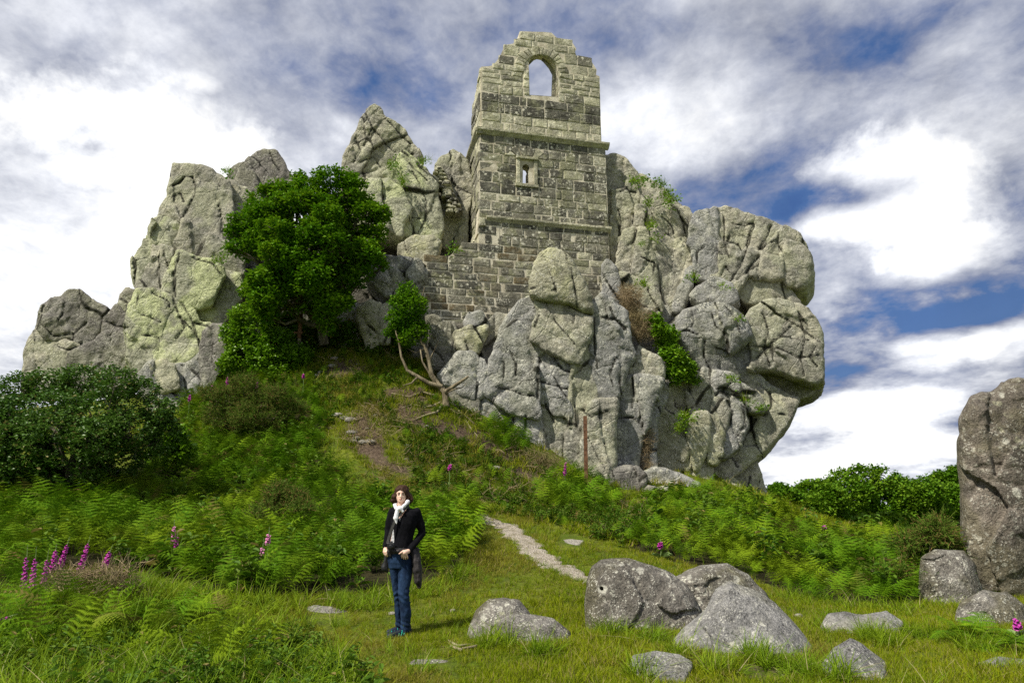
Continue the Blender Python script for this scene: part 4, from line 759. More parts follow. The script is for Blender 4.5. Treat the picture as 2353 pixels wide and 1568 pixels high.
STONE_LABELS = ['grey stone at the top left of the rough steps', 'second stone along the top of the rough steps', 'small stone at the right end of the top row of the rough steps', 'flat slab in the middle row of the rough steps', 'narrow stone below the middle slab of the rough steps', 'leftmost stone in the bottom row of the rough steps', 'middle stone in the bottom row of the rough steps', 'rightmost pale stone in the bottom row of the rough steps', 'small stone on bare earth right of the rough steps', 'flat stone at the lower left of the bare earth on the bank top', 'stone at the left tip of the bare earth beside the far foxglove', 'stone at the upper edge of the bare earth on the bank top', 'stone in the middle of the bare earth on the bank top', 'small stone at the right end of the bare earth on the bank top', 'small stone half way between the bank top and the rough steps', 'pale stone at the upper end of the brown soil slope', 'small stone low on the slope between steps and path', 'bluish pale stone at the left end of the brown soil slope', 'small stone on the brown soil slope below the thorn tree roots', 'reddish flat stone by the heap of dead stems under the buttress', 'tiny stone on the edge of the gravel path', "small pinkish stone standing in the grass left of the woman's legs", "pale stone in the turf right of the woman's jacket", 'tiny white stone just below another pale one in the turf', "stone in the grass right behind the woman's ankles", 'small stone in the turf between the woman and the low rounded boulder', 'small stone between the wedge boulder and the bottom edge slab', 'small stone in front of the drilled boulder', 'long pale stone in the ferns at the foot of the buttress', 'lichened stone in the ferns right of the long pale one', 'small stone at the left tip of the flat split slab']
rng_s = random.Random(4)
for i, (u, v, w_) in enumerate([(775, 957, 22), (791, 966, 20), (806, 968, 24), (807, 998, 24), (819, 1010, 18), (812, 1018, 18), (834, 1021, 20), (850, 1021, 22), (843, 986, 10), (739, 859, 16), (727, 865, 12), (767, 828, 18), (764, 844, 18), (823, 840, 10), (863, 956, 12), (916, 963, 8),
                                (934, 1056, 10), (933, 1025, 14), (980, 982, 10), (1140, 1080, 22), (1215, 1282, 6), (757, 1358, 9), (1035, 1328, 10), (1010, 1340, 6), (900, 1413, 18), (1040, 1403, 14), (1790, 1490, 14), (1480, 1512, 20), (1492, 1130, 40), (1530, 1126, 22), (1835, 1418, 20)]):
    g = on_ground(u, v); s = w_ / 1568 * g.y * .5 * (1.25 if i < 19 else 1.0); g.z += s * .22
    n = 9; ph = [2 * PI * j / n for j in range(n)]
    V = []; F = []
    for a, rr in ((-.7, .75), (-.1, 1.0), (.45, .85), (.8, .4)):
        for t in ph:
            q = rr * (1 + rng_s.uniform(-.14, .14)); V.append((g.x + s * q * math.cos(t), g.y + s * q * math.sin(t) * .8, g.z + s * .55 * a + rng_s.uniform(-.06, .06) * s))
    for L_ in range(3):
        for j in range(n): F.append((L_ * n + j, L_ * n + (j + 1) % n, (L_ + 1) * n + (j + 1) % n, (L_ + 1) * n + j))
    F.append(tuple(3 * n + j for j in range(n))); F.append(tuple(reversed(range(n))))
    o = mesh_obj('stone', np.array(V), F, MAT['pebble'], loc=tuple(g), smooth=True)
    tag(o, STONE_LABELS[i], 'stone', 'stones of the rough steps' if i < 9 else 'stones at the top of the bank' if i < 16 else 'loose stones scattered about')
print('rock tris', TRI[0])
# ------------------------------------------------------------------ the chapel
TA = Vector((-1.42, 27.0)); TH = math.atan2(1.3, 5.62)
TE = Vector((math.cos(TH), math.sin(TH))); TN = Vector((math.sin(TH), -math.cos(TH)))     # along the front wall / out of it
def tpos(s, z, out=0.0): return (TA.x + TE.x * s + TN.x * out, TA.y + TE.y * s + TN.y * out, z)
def tsz(u, v):
    x, f, z = ray(u, v); t = TA.dot(TN) / (x * TN.x + f * TN.y)
    return ((Vector((x * t, f * t)) - TA).dot(TE), CAM_H + z * t)
def spos(l, z, out=0.0):      # the left side wall: l metres back from the front corner
    return (TA.x - TN.x * l - TE.x * out, TA.y - TN.y * l - TE.y * out, z)
def tz(k, pts): return [tsz(u, v) for u, v in Z(k, pts)]
def prism(outer, holes, posf, o0, o1):
    """solid between out = o0 (back) and o1 (front) with through holes; (s, z) outlines"""
    loops = [outer] + holes; flat = [p for lp in loops for p in lp]
    tri = tessellate_polygon([[Vector((a, b, 0)) for a, b in lp] for lp in loops]); n = len(flat)
    V = [posf(a, b, o1) for a, b in flat] + [posf(a, b, o0) for a, b in flat]; F = [tuple(t) for t in tri] + [tuple(i + n for i in reversed(t)) for t in tri]
    k0 = 0
    for lp in loops:
        for i in range(len(lp)): a, b = k0 + i, k0 + (i + 1) % len(lp); F.append((a, a + n, b + n, b))
        k0 += len(lp)
    return V, F
def fix(o):
    bm = bmesh.new(); bm.from_mesh(o.data); bmesh.ops.recalc_face_normals(bm, faces=bm.faces); bm.to_mesh(o.data); bm.free(); return o
rs = random.Random(11)
def stone_mesh(quad, posf, out0=.0, proud=.05, b=.022, rough=.028):
    """one dressed stone: quad of (s, z) corners anticlockwise, front face worn, its edges chamfered"""
    cx = sum(p[0] for p in quad) / len(quad); cz = sum(p[1] for p in quad) / len(quad); n = len(quad)
    J = [(a + rs.uniform(-1, 1) * rough * .6, c + rs.uniform(-1, 1) * rough * .6) for a, c in quad]
    out = []
    for i in range(n):    # mid points on long edges make the outline a little uneven
        a, c = J[i], J[(i + 1) % n]; out.append(a); L = math.hypot(c[0] - a[0], c[1] - a[1])
        if L > .3: out.append(((a[0] + c[0]) / 2 + rs.uniform(-1, 1) * rough * .7, (a[1] + c[1]) / 2 + rs.uniform(-1, 1) * rough * .7))
    m = len(out); mind = min(max(p[0] for p in quad) - min(p[0] for p in quad), max(p[1] for p in quad) - min(p[1] for p in quad))
    k = min(.3, b * 2 / max(mind, .05))
    tilt = rs.uniform(-.02, .02), rs.uniform(-.02, .02)
    V = [posf(a, c, out0 - .10) for a, c in out] + [posf(a, c, out0 + proud * .35) for a, c in out]
    V += [posf(cx + (a - cx) * (1 - k), cz + (c - cz) * (1 - k), out0 + proud + rs.uniform(-.008, .008) + tilt[0] * (a - cx) + tilt[1] * (c - cz)) for a, c in out]
    V.append(posf(cx, cz, out0 + proud + rs.uniform(.0, .02)))
    F = []
    for r_ in (0, 1):
        for i in range(m): F.append((r_ * m + i, r_ * m + (i + 1) % m, (r_ + 1) * m + (i + 1) % m, (r_ + 1) * m + i))
    for i in range(m): F.append((2 * m + i, 2 * m + (i + 1) % m, 3 * m))
    return V, F
SCOUNT = {}
def add_stone(parent, quad, posf, mat, out0=0.0, proud=.05, name='stone', **k):
    V, F = stone_mesh(quad, posf, out0, proud, **k)
    c = [sum(v[i] for v in V) / len(V) for i in range(3)]
    SCOUNT[parent.name] = SCOUNT.get(parent.name, 0) + 1
    return mesh_obj(name, V, F, MAT[mat], parent, loc=c)
def spans(poly, z):
    """intervals of s inside the outline at height z"""
    xs = []
    for i in range(len(poly)):
        (a, b), (c, d) = poly[i], poly[(i + 1) % len(poly)]
        if (b > z) != (d > z): xs.append(a + (z - b) * (c - a) / (d - b))
    xs.sort(); return [(xs[i], xs[i + 1]) for i in range(0, len(xs) - 1, 2)]
def cut(iv, lo, hi):
    out = []
    for a, b in iv:
        if hi <= a or lo >= b: out.append((a, b)); continue
        if lo - a > .05: out.append((a, lo))
        if b - hi > .05: out.append((hi, b))
    return out

zl = lambda v: tsz(1100, v)[1]
base_pt = tpos(2.8, zl(740)); ch = thing('chapel_ruin', base_pt, 'roofless ruined stone chapel tower with pointed arch window, perched among the granite crags', 'chapel')
fw_out = tz(1, [(640, 465), (700, 462), (755, 452), (790, 410), (825, 360), (850, 305), (885, 250), (950, 240), (985, 195), (1012, 185), (1018, 118), (1180, 124), (1250, 125), (1330, 133), (1393, 195), (1400, 215), (1530, 225), (1572, 290), (1560, 320), (1576, 372), (1700, 385), (1745, 452), (1772, 495), (1765, 545), (1800, 560), (1806, 800), (1812, 1010)])
zr = fw_out[-1][1]; s_r = tsz(1396, 500)[0]; s_up = fw_out[-1][0]
low = tz(2, [(1575, 640), (1590, 1180), (1240, 1200), (760, 1230), (720, 1310), (90, 1290), (10, 1150), (20, 990), (30, 930), (90, 865), (60, 840), (60, 795), (265, 790), (315, 745), (375, 690), (375, 676), (560, 672), (565, 600), (500, 600)])
cz_up, cz_lo = zl(295), zl(306)
front = fw_out + [(s_up, cz_up), (s_r, cz_lo)] + low + [(0.0, zl(500)), (0.0, cz_lo), (.06, cz_up)]
arch = tz(1, [(1114, 745), (1110, 560), (1104, 440), (1118, 385), (1155, 345), (1214, 322), (1275, 335), (1335, 385), (1380, 455), (1396, 540), (1396, 600), (1398, 765)])
win = tz(2, [(872, 188), (874, 80), (866, 62), (876, 40), (897, 33), (920, 45), (928, 66), (920, 85), (922, 190)])
holes = [tz(2, q) for q in ([(660, 590), (695, 590), (695, 620), (660, 620)], [(1268, 645), (1298, 645), (1296, 690), (1266, 688)], [(515, 982), (550, 982), (550, 1015), (515, 1015)], [(690, 1008), (722, 1008), (722, 1037), (690, 1037)],
                           [(84, 1147), (116, 1147), (116, 1176), (84, 1176)], [(1438, 560), (1456, 560), (1456, 585), (1438, 585)])]
def tsz_o(u, v, o):
    x, f, z = ray(u, v); A = TA + TN * o; t = A.dot(TN) / (x * TN.x + f * TN.y); return ((Vector((x * t, f * t)) - A).dot(TE), CAM_H + z * t)
void = [tsz_o(*q, -.55) for q in Z(1, [(1095, 760), (1092, 470), (1112, 446), (1150, 408), (1186, 364), (1218, 394), (1252, 424), (1300, 480), (1335, 545), (1326, 775)])]
fwall = mesh_obj('front_wall', *prism(front, [arch, win], tpos, -.56, -.012), MAT['mortar'], ch); fix(fwall); add_rear = True
tag(fwall, 'front gable wall of squared granite blocks with two window openings')
ro_ = [(a, b) for a, b in [(arch[0][0] - .3, arch[0][1] - .05), (arch[11][0] + .45, arch[11][1] - .05), (arch[11][0] + .45, arch[4][1] + .35), (arch[0][0] - .3, arch[4][1] + .35)]]
ro_ = [(min(void[0][0], ro_[0][0]) - .05, min(void[0][1], void[-1][1]) - .06), (max(void[-2][0], ro_[1][0]) + .05, min(void[0][1], void[-1][1]) - .06), (max(void[-2][0], ro_[1][0]) + .05, arch[5][1] + .3), (min(void[0][0], ro_[0][0]) - .05, arch[5][1] + .3)]
vv = [(a, max(b, ro_[0][1] + .05)) for a, b in void]
fix(mesh_obj('inner_arch', *prism(ro_, [vv], tpos, -.58, -.40), MAT['ashlar_mid'], fwall))
COURSES = [118, 139, 153, 164, 175, 188, 209, 230, 254, 275, 295, 306, 326.5, 349, 369, 390, 415.3, 440.6, 457.5, 480, 500, 517, 536, 558.8, 575.6, 592.5, 610.8, 627.7, 646, 665.7, 681, 700.8, 717.7, 734, 750]
topz = fw_out[10][1]; zs = [zl(v) for v in COURSES if zl(v) < topz]; zs = [topz, topz - .42, topz - .80] + [z for z in zs if z < topz - 1.1]
tone = {}
ring_c = tz(1, [(1240, 500)])[0]
def tone_for(zm, sm):
    if zm > zl(209): t = ['ashlar_light'] * 8 + ['ashlar_mid']
    elif zm > zl(254): t = ['ashlar_dark'] * 5 + (['ashlar_light'] if sm > 4.9 else ['ashlar_dark'])
    elif zm > zl(306): t = ['ashlar_light']
    elif zm > zl(440): t = ['ashlar_dark'] * (8 if sm < 3.6 else 2) + ['ashlar_mid'] * 3 + ([] if sm < 4 else ['ashlar_light'])
    elif zm > zl(458): t = ['ashlar_light'] * 2 + ['ashlar_mid']
    elif zm > zl(517): t = ['ashlar_dark'] * 3 + ['ashlar_mid'] * 2
    elif zm > zl(560): t = ['ashlar_mid'] * 3 + ['ashlar_dark']
    else: t = (['ashlar_mid'] * 3 + ['ashlar_brown'] * 3 + ['ashlar_dark']) if sm < 2.5 else ['ashlar_mid', 'ashlar_mid', 'ashlar_light', 'ashlar_dark']
    return rs.choice(t)
arch_c = tz(1, [(1238, 520)])[0]; r_in = (tz(1, [(1405, 520)])[0][0] - tz(1, [(1072, 520)])[0][0]) / 2 
r_out = r_in * 1.72
wf = tz(2, [(818, 0)])[0]; wf2 = tz(2, [(992, 205)])[0]; wtop = tz(1, [(985, 1350)])[0][1]
vous = tz(1, [(945, 1255), (1245, 1285)])
for i in range(len(zs) - 1):
    z1, z0 = zs[i], zs[i + 1]; zm = (z0 + z1) / 2
    if z0 < zl(306) + .02 and z1 > zl(306) - .02 and abs(zm - zl(300)) < .15: pass
    iv = spans(front, zm)
    sp_z = lambda z: spans(arch, z)
    for (a, b) in spans(arch, zm): iv = cut(iv, a - .02, b + .02)
    # keep the ring of voussoirs free
    if zm > arch_c[1]:
        h = r_out ** 2 - (zm - arch_c[1]) ** 2
        if h > 0: iv = cut(iv, arch_c[0] - math.sqrt(h), arch_c[0] + math.sqrt(h))
    elif zm > arch_c[1] - 2.2 and spans(arch, zm): 
        a, b = spans(arch, zm)[0]; iv = cut(iv, a - .30, b + .0)
    if wf2[1] < zm < wtop: iv = cut(iv, wf[0], wf2[0])
    elif wtop <= zm < wtop + .62: iv = cut(iv, vous[0][0], vous[1][0])
    for h_ in holes:
        a, b = min(p[0] for p in h_), max(p[0] for p in h_); c, d = min(p[1] for p in h_), max(p[1] for p in h_)
        if z0 < (c + d) / 2 <= z1: iv = cut(iv, a, b)
    low_c = zm < zl(560)
    for a, b in iv:
        s = a; L = b - a
        while b - s > .04:
            w = rs.uniform(.5, 1.1) if not low_c else rs.uniform(.55, 1.15)
            if rs.random() < .12: w = rs.uniform(.22, .36)
            if b - s - w < .28: w = b - s
            if w > 1.25: w *= .5
            g = .018
            jz = lambda: rs.uniform(-.012, .012)
            add_stone(fwall, [(s + g, z0 + g + jz()), (s + w - g, z0 + g + jz()), (s + w - g, z1 - g + jz()), (s + g, z1 - g + jz())], tpos, tone_for(zm, s + w / 2), out0=-.03, proud=rs.uniform(.028, .058))
            s += w
# ring of the arch: wedge stones round the head
a0, a1 = R(-8), R(188); nv = 15; t = a0
bounds = [a0]; 
while t < a1 - .12: t += rs.uniform(.16, .30); bounds.append(min(t, a1))
if a1 - bounds[-1] > .01: bounds.append(a1)
for p, q in zip(bounds[:-1], bounds[1:]):
    ro = r_out * rs.uniform(.90, 1.0); g = .012
    def pc(r, t): 
        return (arch_c[0] + r * math.cos(t), arch_c[1] + r * math.sin(t) * (1.08 if r < r_in * 1.05 else 1.0))
    qd = [pc(r_in * 1.02, p + g), pc(ro, p + g * .6), pc(ro, q - g * .6), pc(r_in * 1.02, q - g)]
    add_stone(fwall, qd, tpos, rs.choice(['ashlar_light', 'ashlar_light', 'ashlar_mid']), out0=-.03, proud=.07, name='voussoir')
# moulded ring inside the voussoirs, and the jamb stones left and right
inner = [(a, b) for a, b in arch]
for i in range(2, 10):
    a, b = inner[i], inner[i + 1]
    da = Vector((a[0] - arch_c[0], a[1] - arch_c[1])).normalized(); db = Vector((b[0] - arch_c[0], b[1] - arch_c[1])).normalized(); w = .13
    add_stone(fwall, [a, (a[0] + da.x * w, a[1] + da.y * w), (b[0] + db.x * w, b[1] + db.y * w), b], tpos, 'ashlar_light', out0=-.06, proud=.05, name='arch_moulding', rough=.0)
zz = inner[1][1]; zb = inner[0][1]; zz = arch_c[1] - .02
while zz > zb + .15:
    h = min(rs.uniform(.42, .6), zz - zb); l = spans(arch, zz - h / 2)
    if l: add_stone(fwall, [(l[0][0] - .27, zz - h + .012), (l[0][0] - .0, zz - h + .012), (l[0][0] - .0, zz - .012), (l[0][0] - .27, zz - .012)], tpos, 'ashlar_light', out0=-.03, proud=.06, name='jamb_stone')
    # reveal stones on the right-hand side of the opening
    if l: add_stone(fwall, [(.04, zz - h + .012), (.36, zz - h + .012), (.36, zz - .012), (.04, zz - .012)], lambda d_, z_, o_, s0=l[0][1]: tpos(s0 - o_, z_, -d_), 'ashlar_mid', out0=-.02, proud=.04, name='jamb_stone')
    zz -= h
# lancet window: frame, shafts, head
sill = tsz(*Z(2, [(820, 190)])[0])[1]
def bar(s0, s1, z0, z1, o0, o1, nm, mat='ashlar_light', b=.02):
    V = []; 
    for (o, e) in ((o0, 0), (o1 - b, 0), (o1, b)):
        V += [tpos(s0 + e, z0 + e, o), tpos(s1 - e, z0 + e, o), tpos(s1 - e, z1 - e, o), tpos(s0 + e, z1 - e, o)]
    F = [(0, 1, 5, 4), (1, 2, 6, 5), (2, 3, 7, 6), (3, 0, 4, 7), (4, 5, 9, 8), (5, 6, 10, 9), (6, 7, 11, 10), (7, 4, 8, 11), (8, 9, 10, 11)]
    c = [sum(v[i] for v in V) / len(V) for i in range(3)]
    return mesh_obj(nm, V, F, MAT[mat], lancet, loc=c)
lancet = thing('lancet_window', (0, 0, 0), None, None); lancet.parent = ch; lancet.location = Vector(tpos((wf[0] + wf2[0]) / 2, sill)) - ch.location; tag(lancet, 'small trefoil-headed lancet window in a square moulded frame')
bar(wf[0] - .02, wf2[0] + .02, wtop - .10, wtop + .02, -.1, .13, 'hood_moulding')
bar(wf[0] + .0, wf[0] + .17, sill, wtop - .1, -.1, .07, 'jamb_shaft'); bar(wf2[0] - .17, wf2[0], sill, wtop - .1, -.1, .07, 'jamb_shaft')
bar(wf[0] - .05, wf2[0] + .05, sill - .14, sill, -.1, .08, 'window_sill')
po = [(wf[0] + .17, sill), (wf2[0] - .17, sill), (wf2[0] - .17, wtop - .1), (wf[0] + .17, wtop - .1)]
win2 = [(a, max(b, sill + .01)) for a, b in win]
V, F = prism(po, [win2], tpos, -.30, -.03); fix(mesh_obj('window_tracery', V, F, MAT['ashlar_light'], lancet))
for i in range(6):
    t0 = R(30 + 20 * i); t1 = R(30 + 20 * (i + 1)); c = ((wf[0] + wf2[0]) / 2, wtop - .62)
    q = [(c[0] + r * math.cos(t), c[1] + r * math.sin(t)) for r, t in ((.72, t1 - .02), (.72, t0 + .02), (1.22, t0 + .012), (1.22, t1 - .012))]
    q = [(a, max(b, wtop + .03)) for a, b in q]
    add_stone(fwall, q[::-1] if False else q, tpos, rs.choice(['ashlar_light', 'ashlar_mid']), out0=-.03, proud=.06, name='voussoir')
# cornice and string course
def moulding(parent, s0, s1, z0, h, prof, nm, posf=tpos, zfun=None):
    n = len(prof); V = []; m = max(1, int((s1 - s0) / 1.1))
    for j in range(m):
        a, b = s0 + (s1 - s0) * j / m + .008, s0 + (s1 - s0) * (j + 1) / m - .008; V = []
        N_ = 5
        for i in range(N_):
            s = a + (b - a) * i / (N_ - 1)
            for o, zz in prof: V.append(posf(s, z0 + zz * h + rs.uniform(-.008, .008), o + rs.uniform(-.01, .01)))
        F = [(i * n + k_, i * n + k_ + 1, (i + 1) * n + k_ + 1, (i + 1) * n + k_) for i in range(N_ - 1) for k_ in range(n - 1)] + [tuple(range(n)), tuple((N_ - 1) * n + k_ for k_ in range(n))]
        c = [sum(v[i] for v in V) / len(V) for i in range(3)]
        fix(mesh_obj(nm, V, F, MAT['ashlar_light'], parent, loc=c))
PR = [(-.1, 0), (.03, 0), (.10, .25), (.19, .55), (.20, .85), (.12, 1.0), (-.1, 1.1)]
moulding(fwall, -.15, s_r + .16, cz_lo - .04, cz_up - cz_lo + .06, PR, 'cornice_stone')
zst = tz(2, [(1575, 590)])[0][1]
moulding(fwall, tz(2, [(570, 500)])[0][0], s_r + .12, zst - .02, .24, [(a * .8, b) for a, b in PR], 'string_stone')
add_stone(fwall, tz(2, [(510, 545), (568, 545), (568, 470), (510, 465)]), tpos, 'ashlar_light', out0=.0, proud=.10)
# left side wall
side = [(.0, cz_lo), (.0, zl(740)), (6.0, zl(740)), (6.0, zl(330)), (3.6, zl(322)), (3.0, cz_up + .15), (2.3, cz_up + .4), (2.2, zl(215)), (1.7, zl(185)), (.9, zl(165)), (.05, zl(155)), (.05, cz_up)]
door = [(2.6, zl(600)), (3.5, zl(600)), (3.5, zl(500)), (3.3, zl(478)), (3.05, zl(462)), (2.8, zl(478)), (2.6, zl(500))]
swall = mesh_obj('side_wall', *prism(side, [], spos, -.9, -.02), MAT['mortar'], ch); fix(swall); tag(swall, 'weathered left side wall running back from the front corner')
for i in range(len(zs) - 1):
    z1, z0 = zs[i], zs[i + 1]; zm = (z0 + z1) / 2
    if zm < zl(745): continue
    iv = spans(side, zm)
    for (a, b) in spans(door, zm): iv = cut(iv, a, b)
    for a, b in iv:
        s = a
        while b - s > .05:
            w = rs.uniform(.4, 1.0)
            if b - s - w < .3: w = b - s
            g = .008
            add_stone(swall, [(s + g, z0 + g), (s + w - g, z0 + g), (s + w - g, z1 - g), (s + g, z1 - g)], spos, 'ashlar_light' if zm > zl(209) or (zl(254) > zm > zl(306)) else ('ashlar_dark' if zm > zl(254) else rs.choice(['ashlar_mid', 'ashlar_mid', 'ashlar_light'])), out0=-.04, proud=rs.uniform(.03, .09))
            s += w
moulding(swall, -.12, 4.2, cz_lo - .04, cz_up - cz_lo + .06, PR, 'cornice_stone', spos)
# right side wall and a low back wall close the shell
rpos = lambda l, z, out=0.0: (tpos(s_up, 0)[0] - TN.x * l + TE.x * out, tpos(s_up, 0)[1] - TN.y * l + TE.y * out, z)
rw = mesh_obj('side_wall', *prism([(.96, zl(560)), (5.5, zl(560)), (5.5, zl(420)), (3.6, zl(420)), (2.2, cz_lo), (1.3, cz_up + 1.2), (.96, cz_up + 3.2)], [], rpos, -.85, 0.0), MAT['ashlar_mid'], ch); fix(rw); tag(rw, 'right side wall, broken down in steps')
# rubble packed in the cleft left of the tower
rub = thing('rubble_wall', P(1010, 480, 28.4), 'narrow strip of dry rubble stones packed in the cleft left of the chapel', 'wall')
for i in range(60):
    t = i / 59; u = 1000 + 32 * math.sin(t * 1.2) + rs.uniform(-12, 12) + 14 * t; v = 388 + 105 * t + rs.uniform(-4, 4)
    c = P(u, v, 28.25 + rs.uniform(-.1, .1)); a, b = rs.uniform(.10, .24), rs.uniform(.05, .10)
    V, F = stone_mesh([(-a, -b), (a, -b * rs.uniform(.7, 1)), (a * rs.uniform(.7, 1), b), (-a * rs.uniform(.7, 1), b)], lambda s, z, o: (c.x + s, c.y - o * 2.0, c.z + z), .0, .12)
    mesh_obj('stone', V, F, MAT[rs.choice(['ashlar_mid', 'ashlar_light', 'ashlar_dark'])], rub, loc=tuple(c))
print('stones', SCOUNT)
# ------------------------------------------------------------------ vegetation: prototypes
def rotm(rx, ry, rz): return np.array(Euler((rx, ry, rz)).to_matrix())
class Geo:
    def __init__(s): s.v = []; s.f = []; s.n = 0
    def add(s, V, F):
        s.v.append(np.asarray(V, float)); s.f += [tuple(i + s.n for i in f) for f in F]; s.n += len(V)
    def verts(s): return np.concatenate(s.v)
def tube(g, pts, rad, sides=5):
    """tapered tube along pts"""
    pts = [Vector(p) for p in pts]; n = len(pts); V = []; ref = Vector((.31, .17, .93))
    for i, p in enumerate(pts):
        t = (pts[min(i + 1, n - 1)] - pts[max(i - 1, 0)]); t = t.normalized() if t.length > 1e-6 else Vector((0, 0, 1))
        a = t.cross(ref); a = (a if a.length > 1e-3 else t.cross(Vector((1, 0, 0)))).normalized(); b = t.cross(a)
        r = rad[i] if isinstance(rad, (list, tuple)) else rad
        for k_ in range(sides): th = 2 * PI * k_ / sides; V.append(p + (a * math.cos(th) + b * math.sin(th)) * r)
    F = [(i * sides + k_, i * sides + (k_ + 1) % sides, (i + 1) * sides + (k_ + 1) % sides, (i + 1) * sides + k_) for i in range(n - 1) for k_ in range(sides)]
    F.append(tuple((n - 1) * sides + k_ for k_ in range(sides))); g.add([tuple(v) for v in V], F)
def frond(seed, L=1.2, pairs=11, size=1.0):
    r = random.Random(seed); g = Geo(); n = 14; p = Vector((0, 0, 0)); el = R(r.uniform(66, 84)); pts = [p.copy()]
    bend = R(r.uniform(80, 120)) / n
    for i in range(n):
        p = p + Vector((math.cos(el), 0, math.sin(el))) * L / n; pts.append(p.copy())
        if i > 2: el -= bend * (.5 + i / n)
    tube(g, pts, [.007 * (1 - .85 * i / n) for i in range(n + 1)], 3)
    for k_ in range(pairs):
        t = .30 + .68 * k_ / (pairs - 1); f = t * n; i = min(int(f), n - 1); c = pts[i].lerp(pts[i + 1], f - i); ax = (pts[i + 1] - pts[i]).normalized()
        up = ax.cross(Vector((0, 1, 0))).normalized() * -1
        ln = .42 * size * (1 - ((t - .30) / .72) ** 1.1) * (.75 + .25 * min(1, (k_ + 1) / 2)) * r.uniform(.85, 1.1)
        for sd_ in (-1, 1):
            d = (Vector((0, sd_, 0)) * 1.0 + ax * r.uniform(.35, .6) + up * r.uniform(-.05, .25)).normalized()
            m = max(4, int(ln / .030)); q0 = c
            for j in range(m):
                s = (j + .5) / m; q = c + d * ln * s + Vector((0, 0, -1)) * ln * .28 * s * s
                w = .062 * size * (1 - s) ** .8 + .010; w *= .62 if ln < .2 else 1
                e1 = ax * w + Vector((0, 0, -.25 * w)); hb = d * ln / m * .48
                q2 = q + Vector((0, 0, .001))
                g.add([tuple(q - hb), tuple(q + e1 + hb * .6), tuple(q + hb), tuple(q - e1 * .95 + hb * .5)], [(0, 2, 1), (0, 3, 2)])
    return g
def blades(seed, n, h, spread, w, lean, curl=.5, seg=3):
    r = random.Random(seed); g = Geo()
    for i in range(n):
        a = r.uniform(0, 2 * PI); rr = spread * math.sqrt(r.random()); bx, by = rr * math.cos(a), rr * math.sin(a)
        d = r.uniform(0, 2 * PI); le = r.uniform(.05, lean); H = h * r.uniform(.55, 1.1); wd = w * r.uniform(.7, 1.2); V = []
        nx, ny = -math.sin(d), math.cos(d)
        for k_ in range(seg + 1):
            t = k_ / seg; off = H * (le * t + curl * le * t * t); z = H * (t - .35 * le * t * t); ww = wd * (1 - t) ** .7 * .5
            V += [(bx + math.cos(d) * off - nx * ww, by + math.sin(d) * off - ny * ww, z), (bx + math.cos(d) * off + nx * ww, by + math.sin(d) * off + ny * ww, z)]
        g.add(V, [(2 * k_, 2 * k_ + 1, 2 * k_ + 3, 2 * k_ + 2) for k_ in range(seg)])
    return g
LEAF_F = [(0, 1, 2), (0, 2, 3), (0, 3, 4), (0, 4, 5)]
def leaf_v(L, w, fold=.25, droop=.2):
    return np.array([(0, 0, 0), (w * .5, L * .35, fold * w), (w * .38, L * .75, fold * w * .7 - droop * L * .3), (0, L, -droop * L), (-w * .38, L * .75, fold * w * .7 - droop * L * .3), (-w * .5, L * .35, fold * w)])
def leafy(seed, n, L, w, rad, up=.3, flat=.6):
    """a sprig: leaves round a point, mostly facing up and out"""
    r = random.Random(seed); g = Geo()
    for i in range(n):
        az = r.uniform(0, 2 * PI); el = r.uniform(-.5, .9) * flat + up
        s = r.uniform(.7, 1.15); V = leaf_v(L * s, w * s, .25, r.uniform(.05, .35)) @ rotm(r.uniform(-.5, .5), 0, 0).T
        V = V @ rotm(el, r.uniform(-.5, .5), 0).T @ rotm(0, 0, az).T
        c = Vector((r.gauss(0, 1), r.gauss(0, 1), r.gauss(0, .8))) * rad * .5
        g.add(V + np.array(c), LEAF_F)
    return g
def weed(seed):
    r = random.Random(seed); g = Geo()
    for st_ in range(r.randint(2, 4)):
        a = r.uniform(0, 2 * PI); h = r.uniform(.5, 1.0); pts = [(0, 0, 0), (.12 * math.cos(a) * h, .12 * math.sin(a) * h, h * .5), (.3 * math.cos(a) * h, .3 * math.sin(a) * h, h)]
        tube(g, pts, [.012, .01, .004], 3)
        for k_ in range(9):
            t = .2 + .8 * k_ / 8; p = Vector(pts[0]).lerp(Vector(pts[2]), t); az = r.uniform(0, 2 * PI); L = .34 * (1.1 - .5 * t)
            g.add(leaf_v(L, L * .55, .2, .3) @ rotm(r.uniform(-.1, .6), 0, 0).T @ rotm(0, 0, az).T + np.array(p), LEAF_F)
    return g
def spiny(seed, n=90):
    r = random.Random(seed); g = Geo()
    for i in range(7):
        d = Vector((r.gauss(0, .7), r.gauss(0, .7), r.uniform(.5, 1.2))).normalized(); Ln = r.uniform(.6, 1.0)
        tube(g, [(0, 0, 0), tuple(d * Ln)], [.02, .006], 3)
        for j in range(n // 7):
            q = d * Ln * r.uniform(.25, 1); e = (d * .6 + Vector((r.gauss(0, 1), r.gauss(0, 1), r.gauss(0, 1)))).normalized() * .16; s = e.cross(d).normalized() * .018
            g.add([tuple(q - s), tuple(q + s), tuple(q + e)], [(0, 1, 2)])
    return g
def twigs(seed, n=16):
    r = random.Random(seed); g = Geo()
    for i in range(n):
        p = Vector((r.uniform(-.5, .5), r.uniform(-.5, .5), r.uniform(0, .25))); a = r.uniform(0, 2 * PI); d = Vector((math.cos(a), math.sin(a), r.uniform(-.15, .5))); pts = [p]
        for k_ in range(4): d = (d + Vector((r.gauss(0, .35), r.gauss(0, .35), r.gauss(0, .3)))).normalized(); pts.append(pts[-1] + d * .22)
        tube(g, [tuple(q) for q in pts], [.014, .012, .010, .008, .004], 3)
    return g
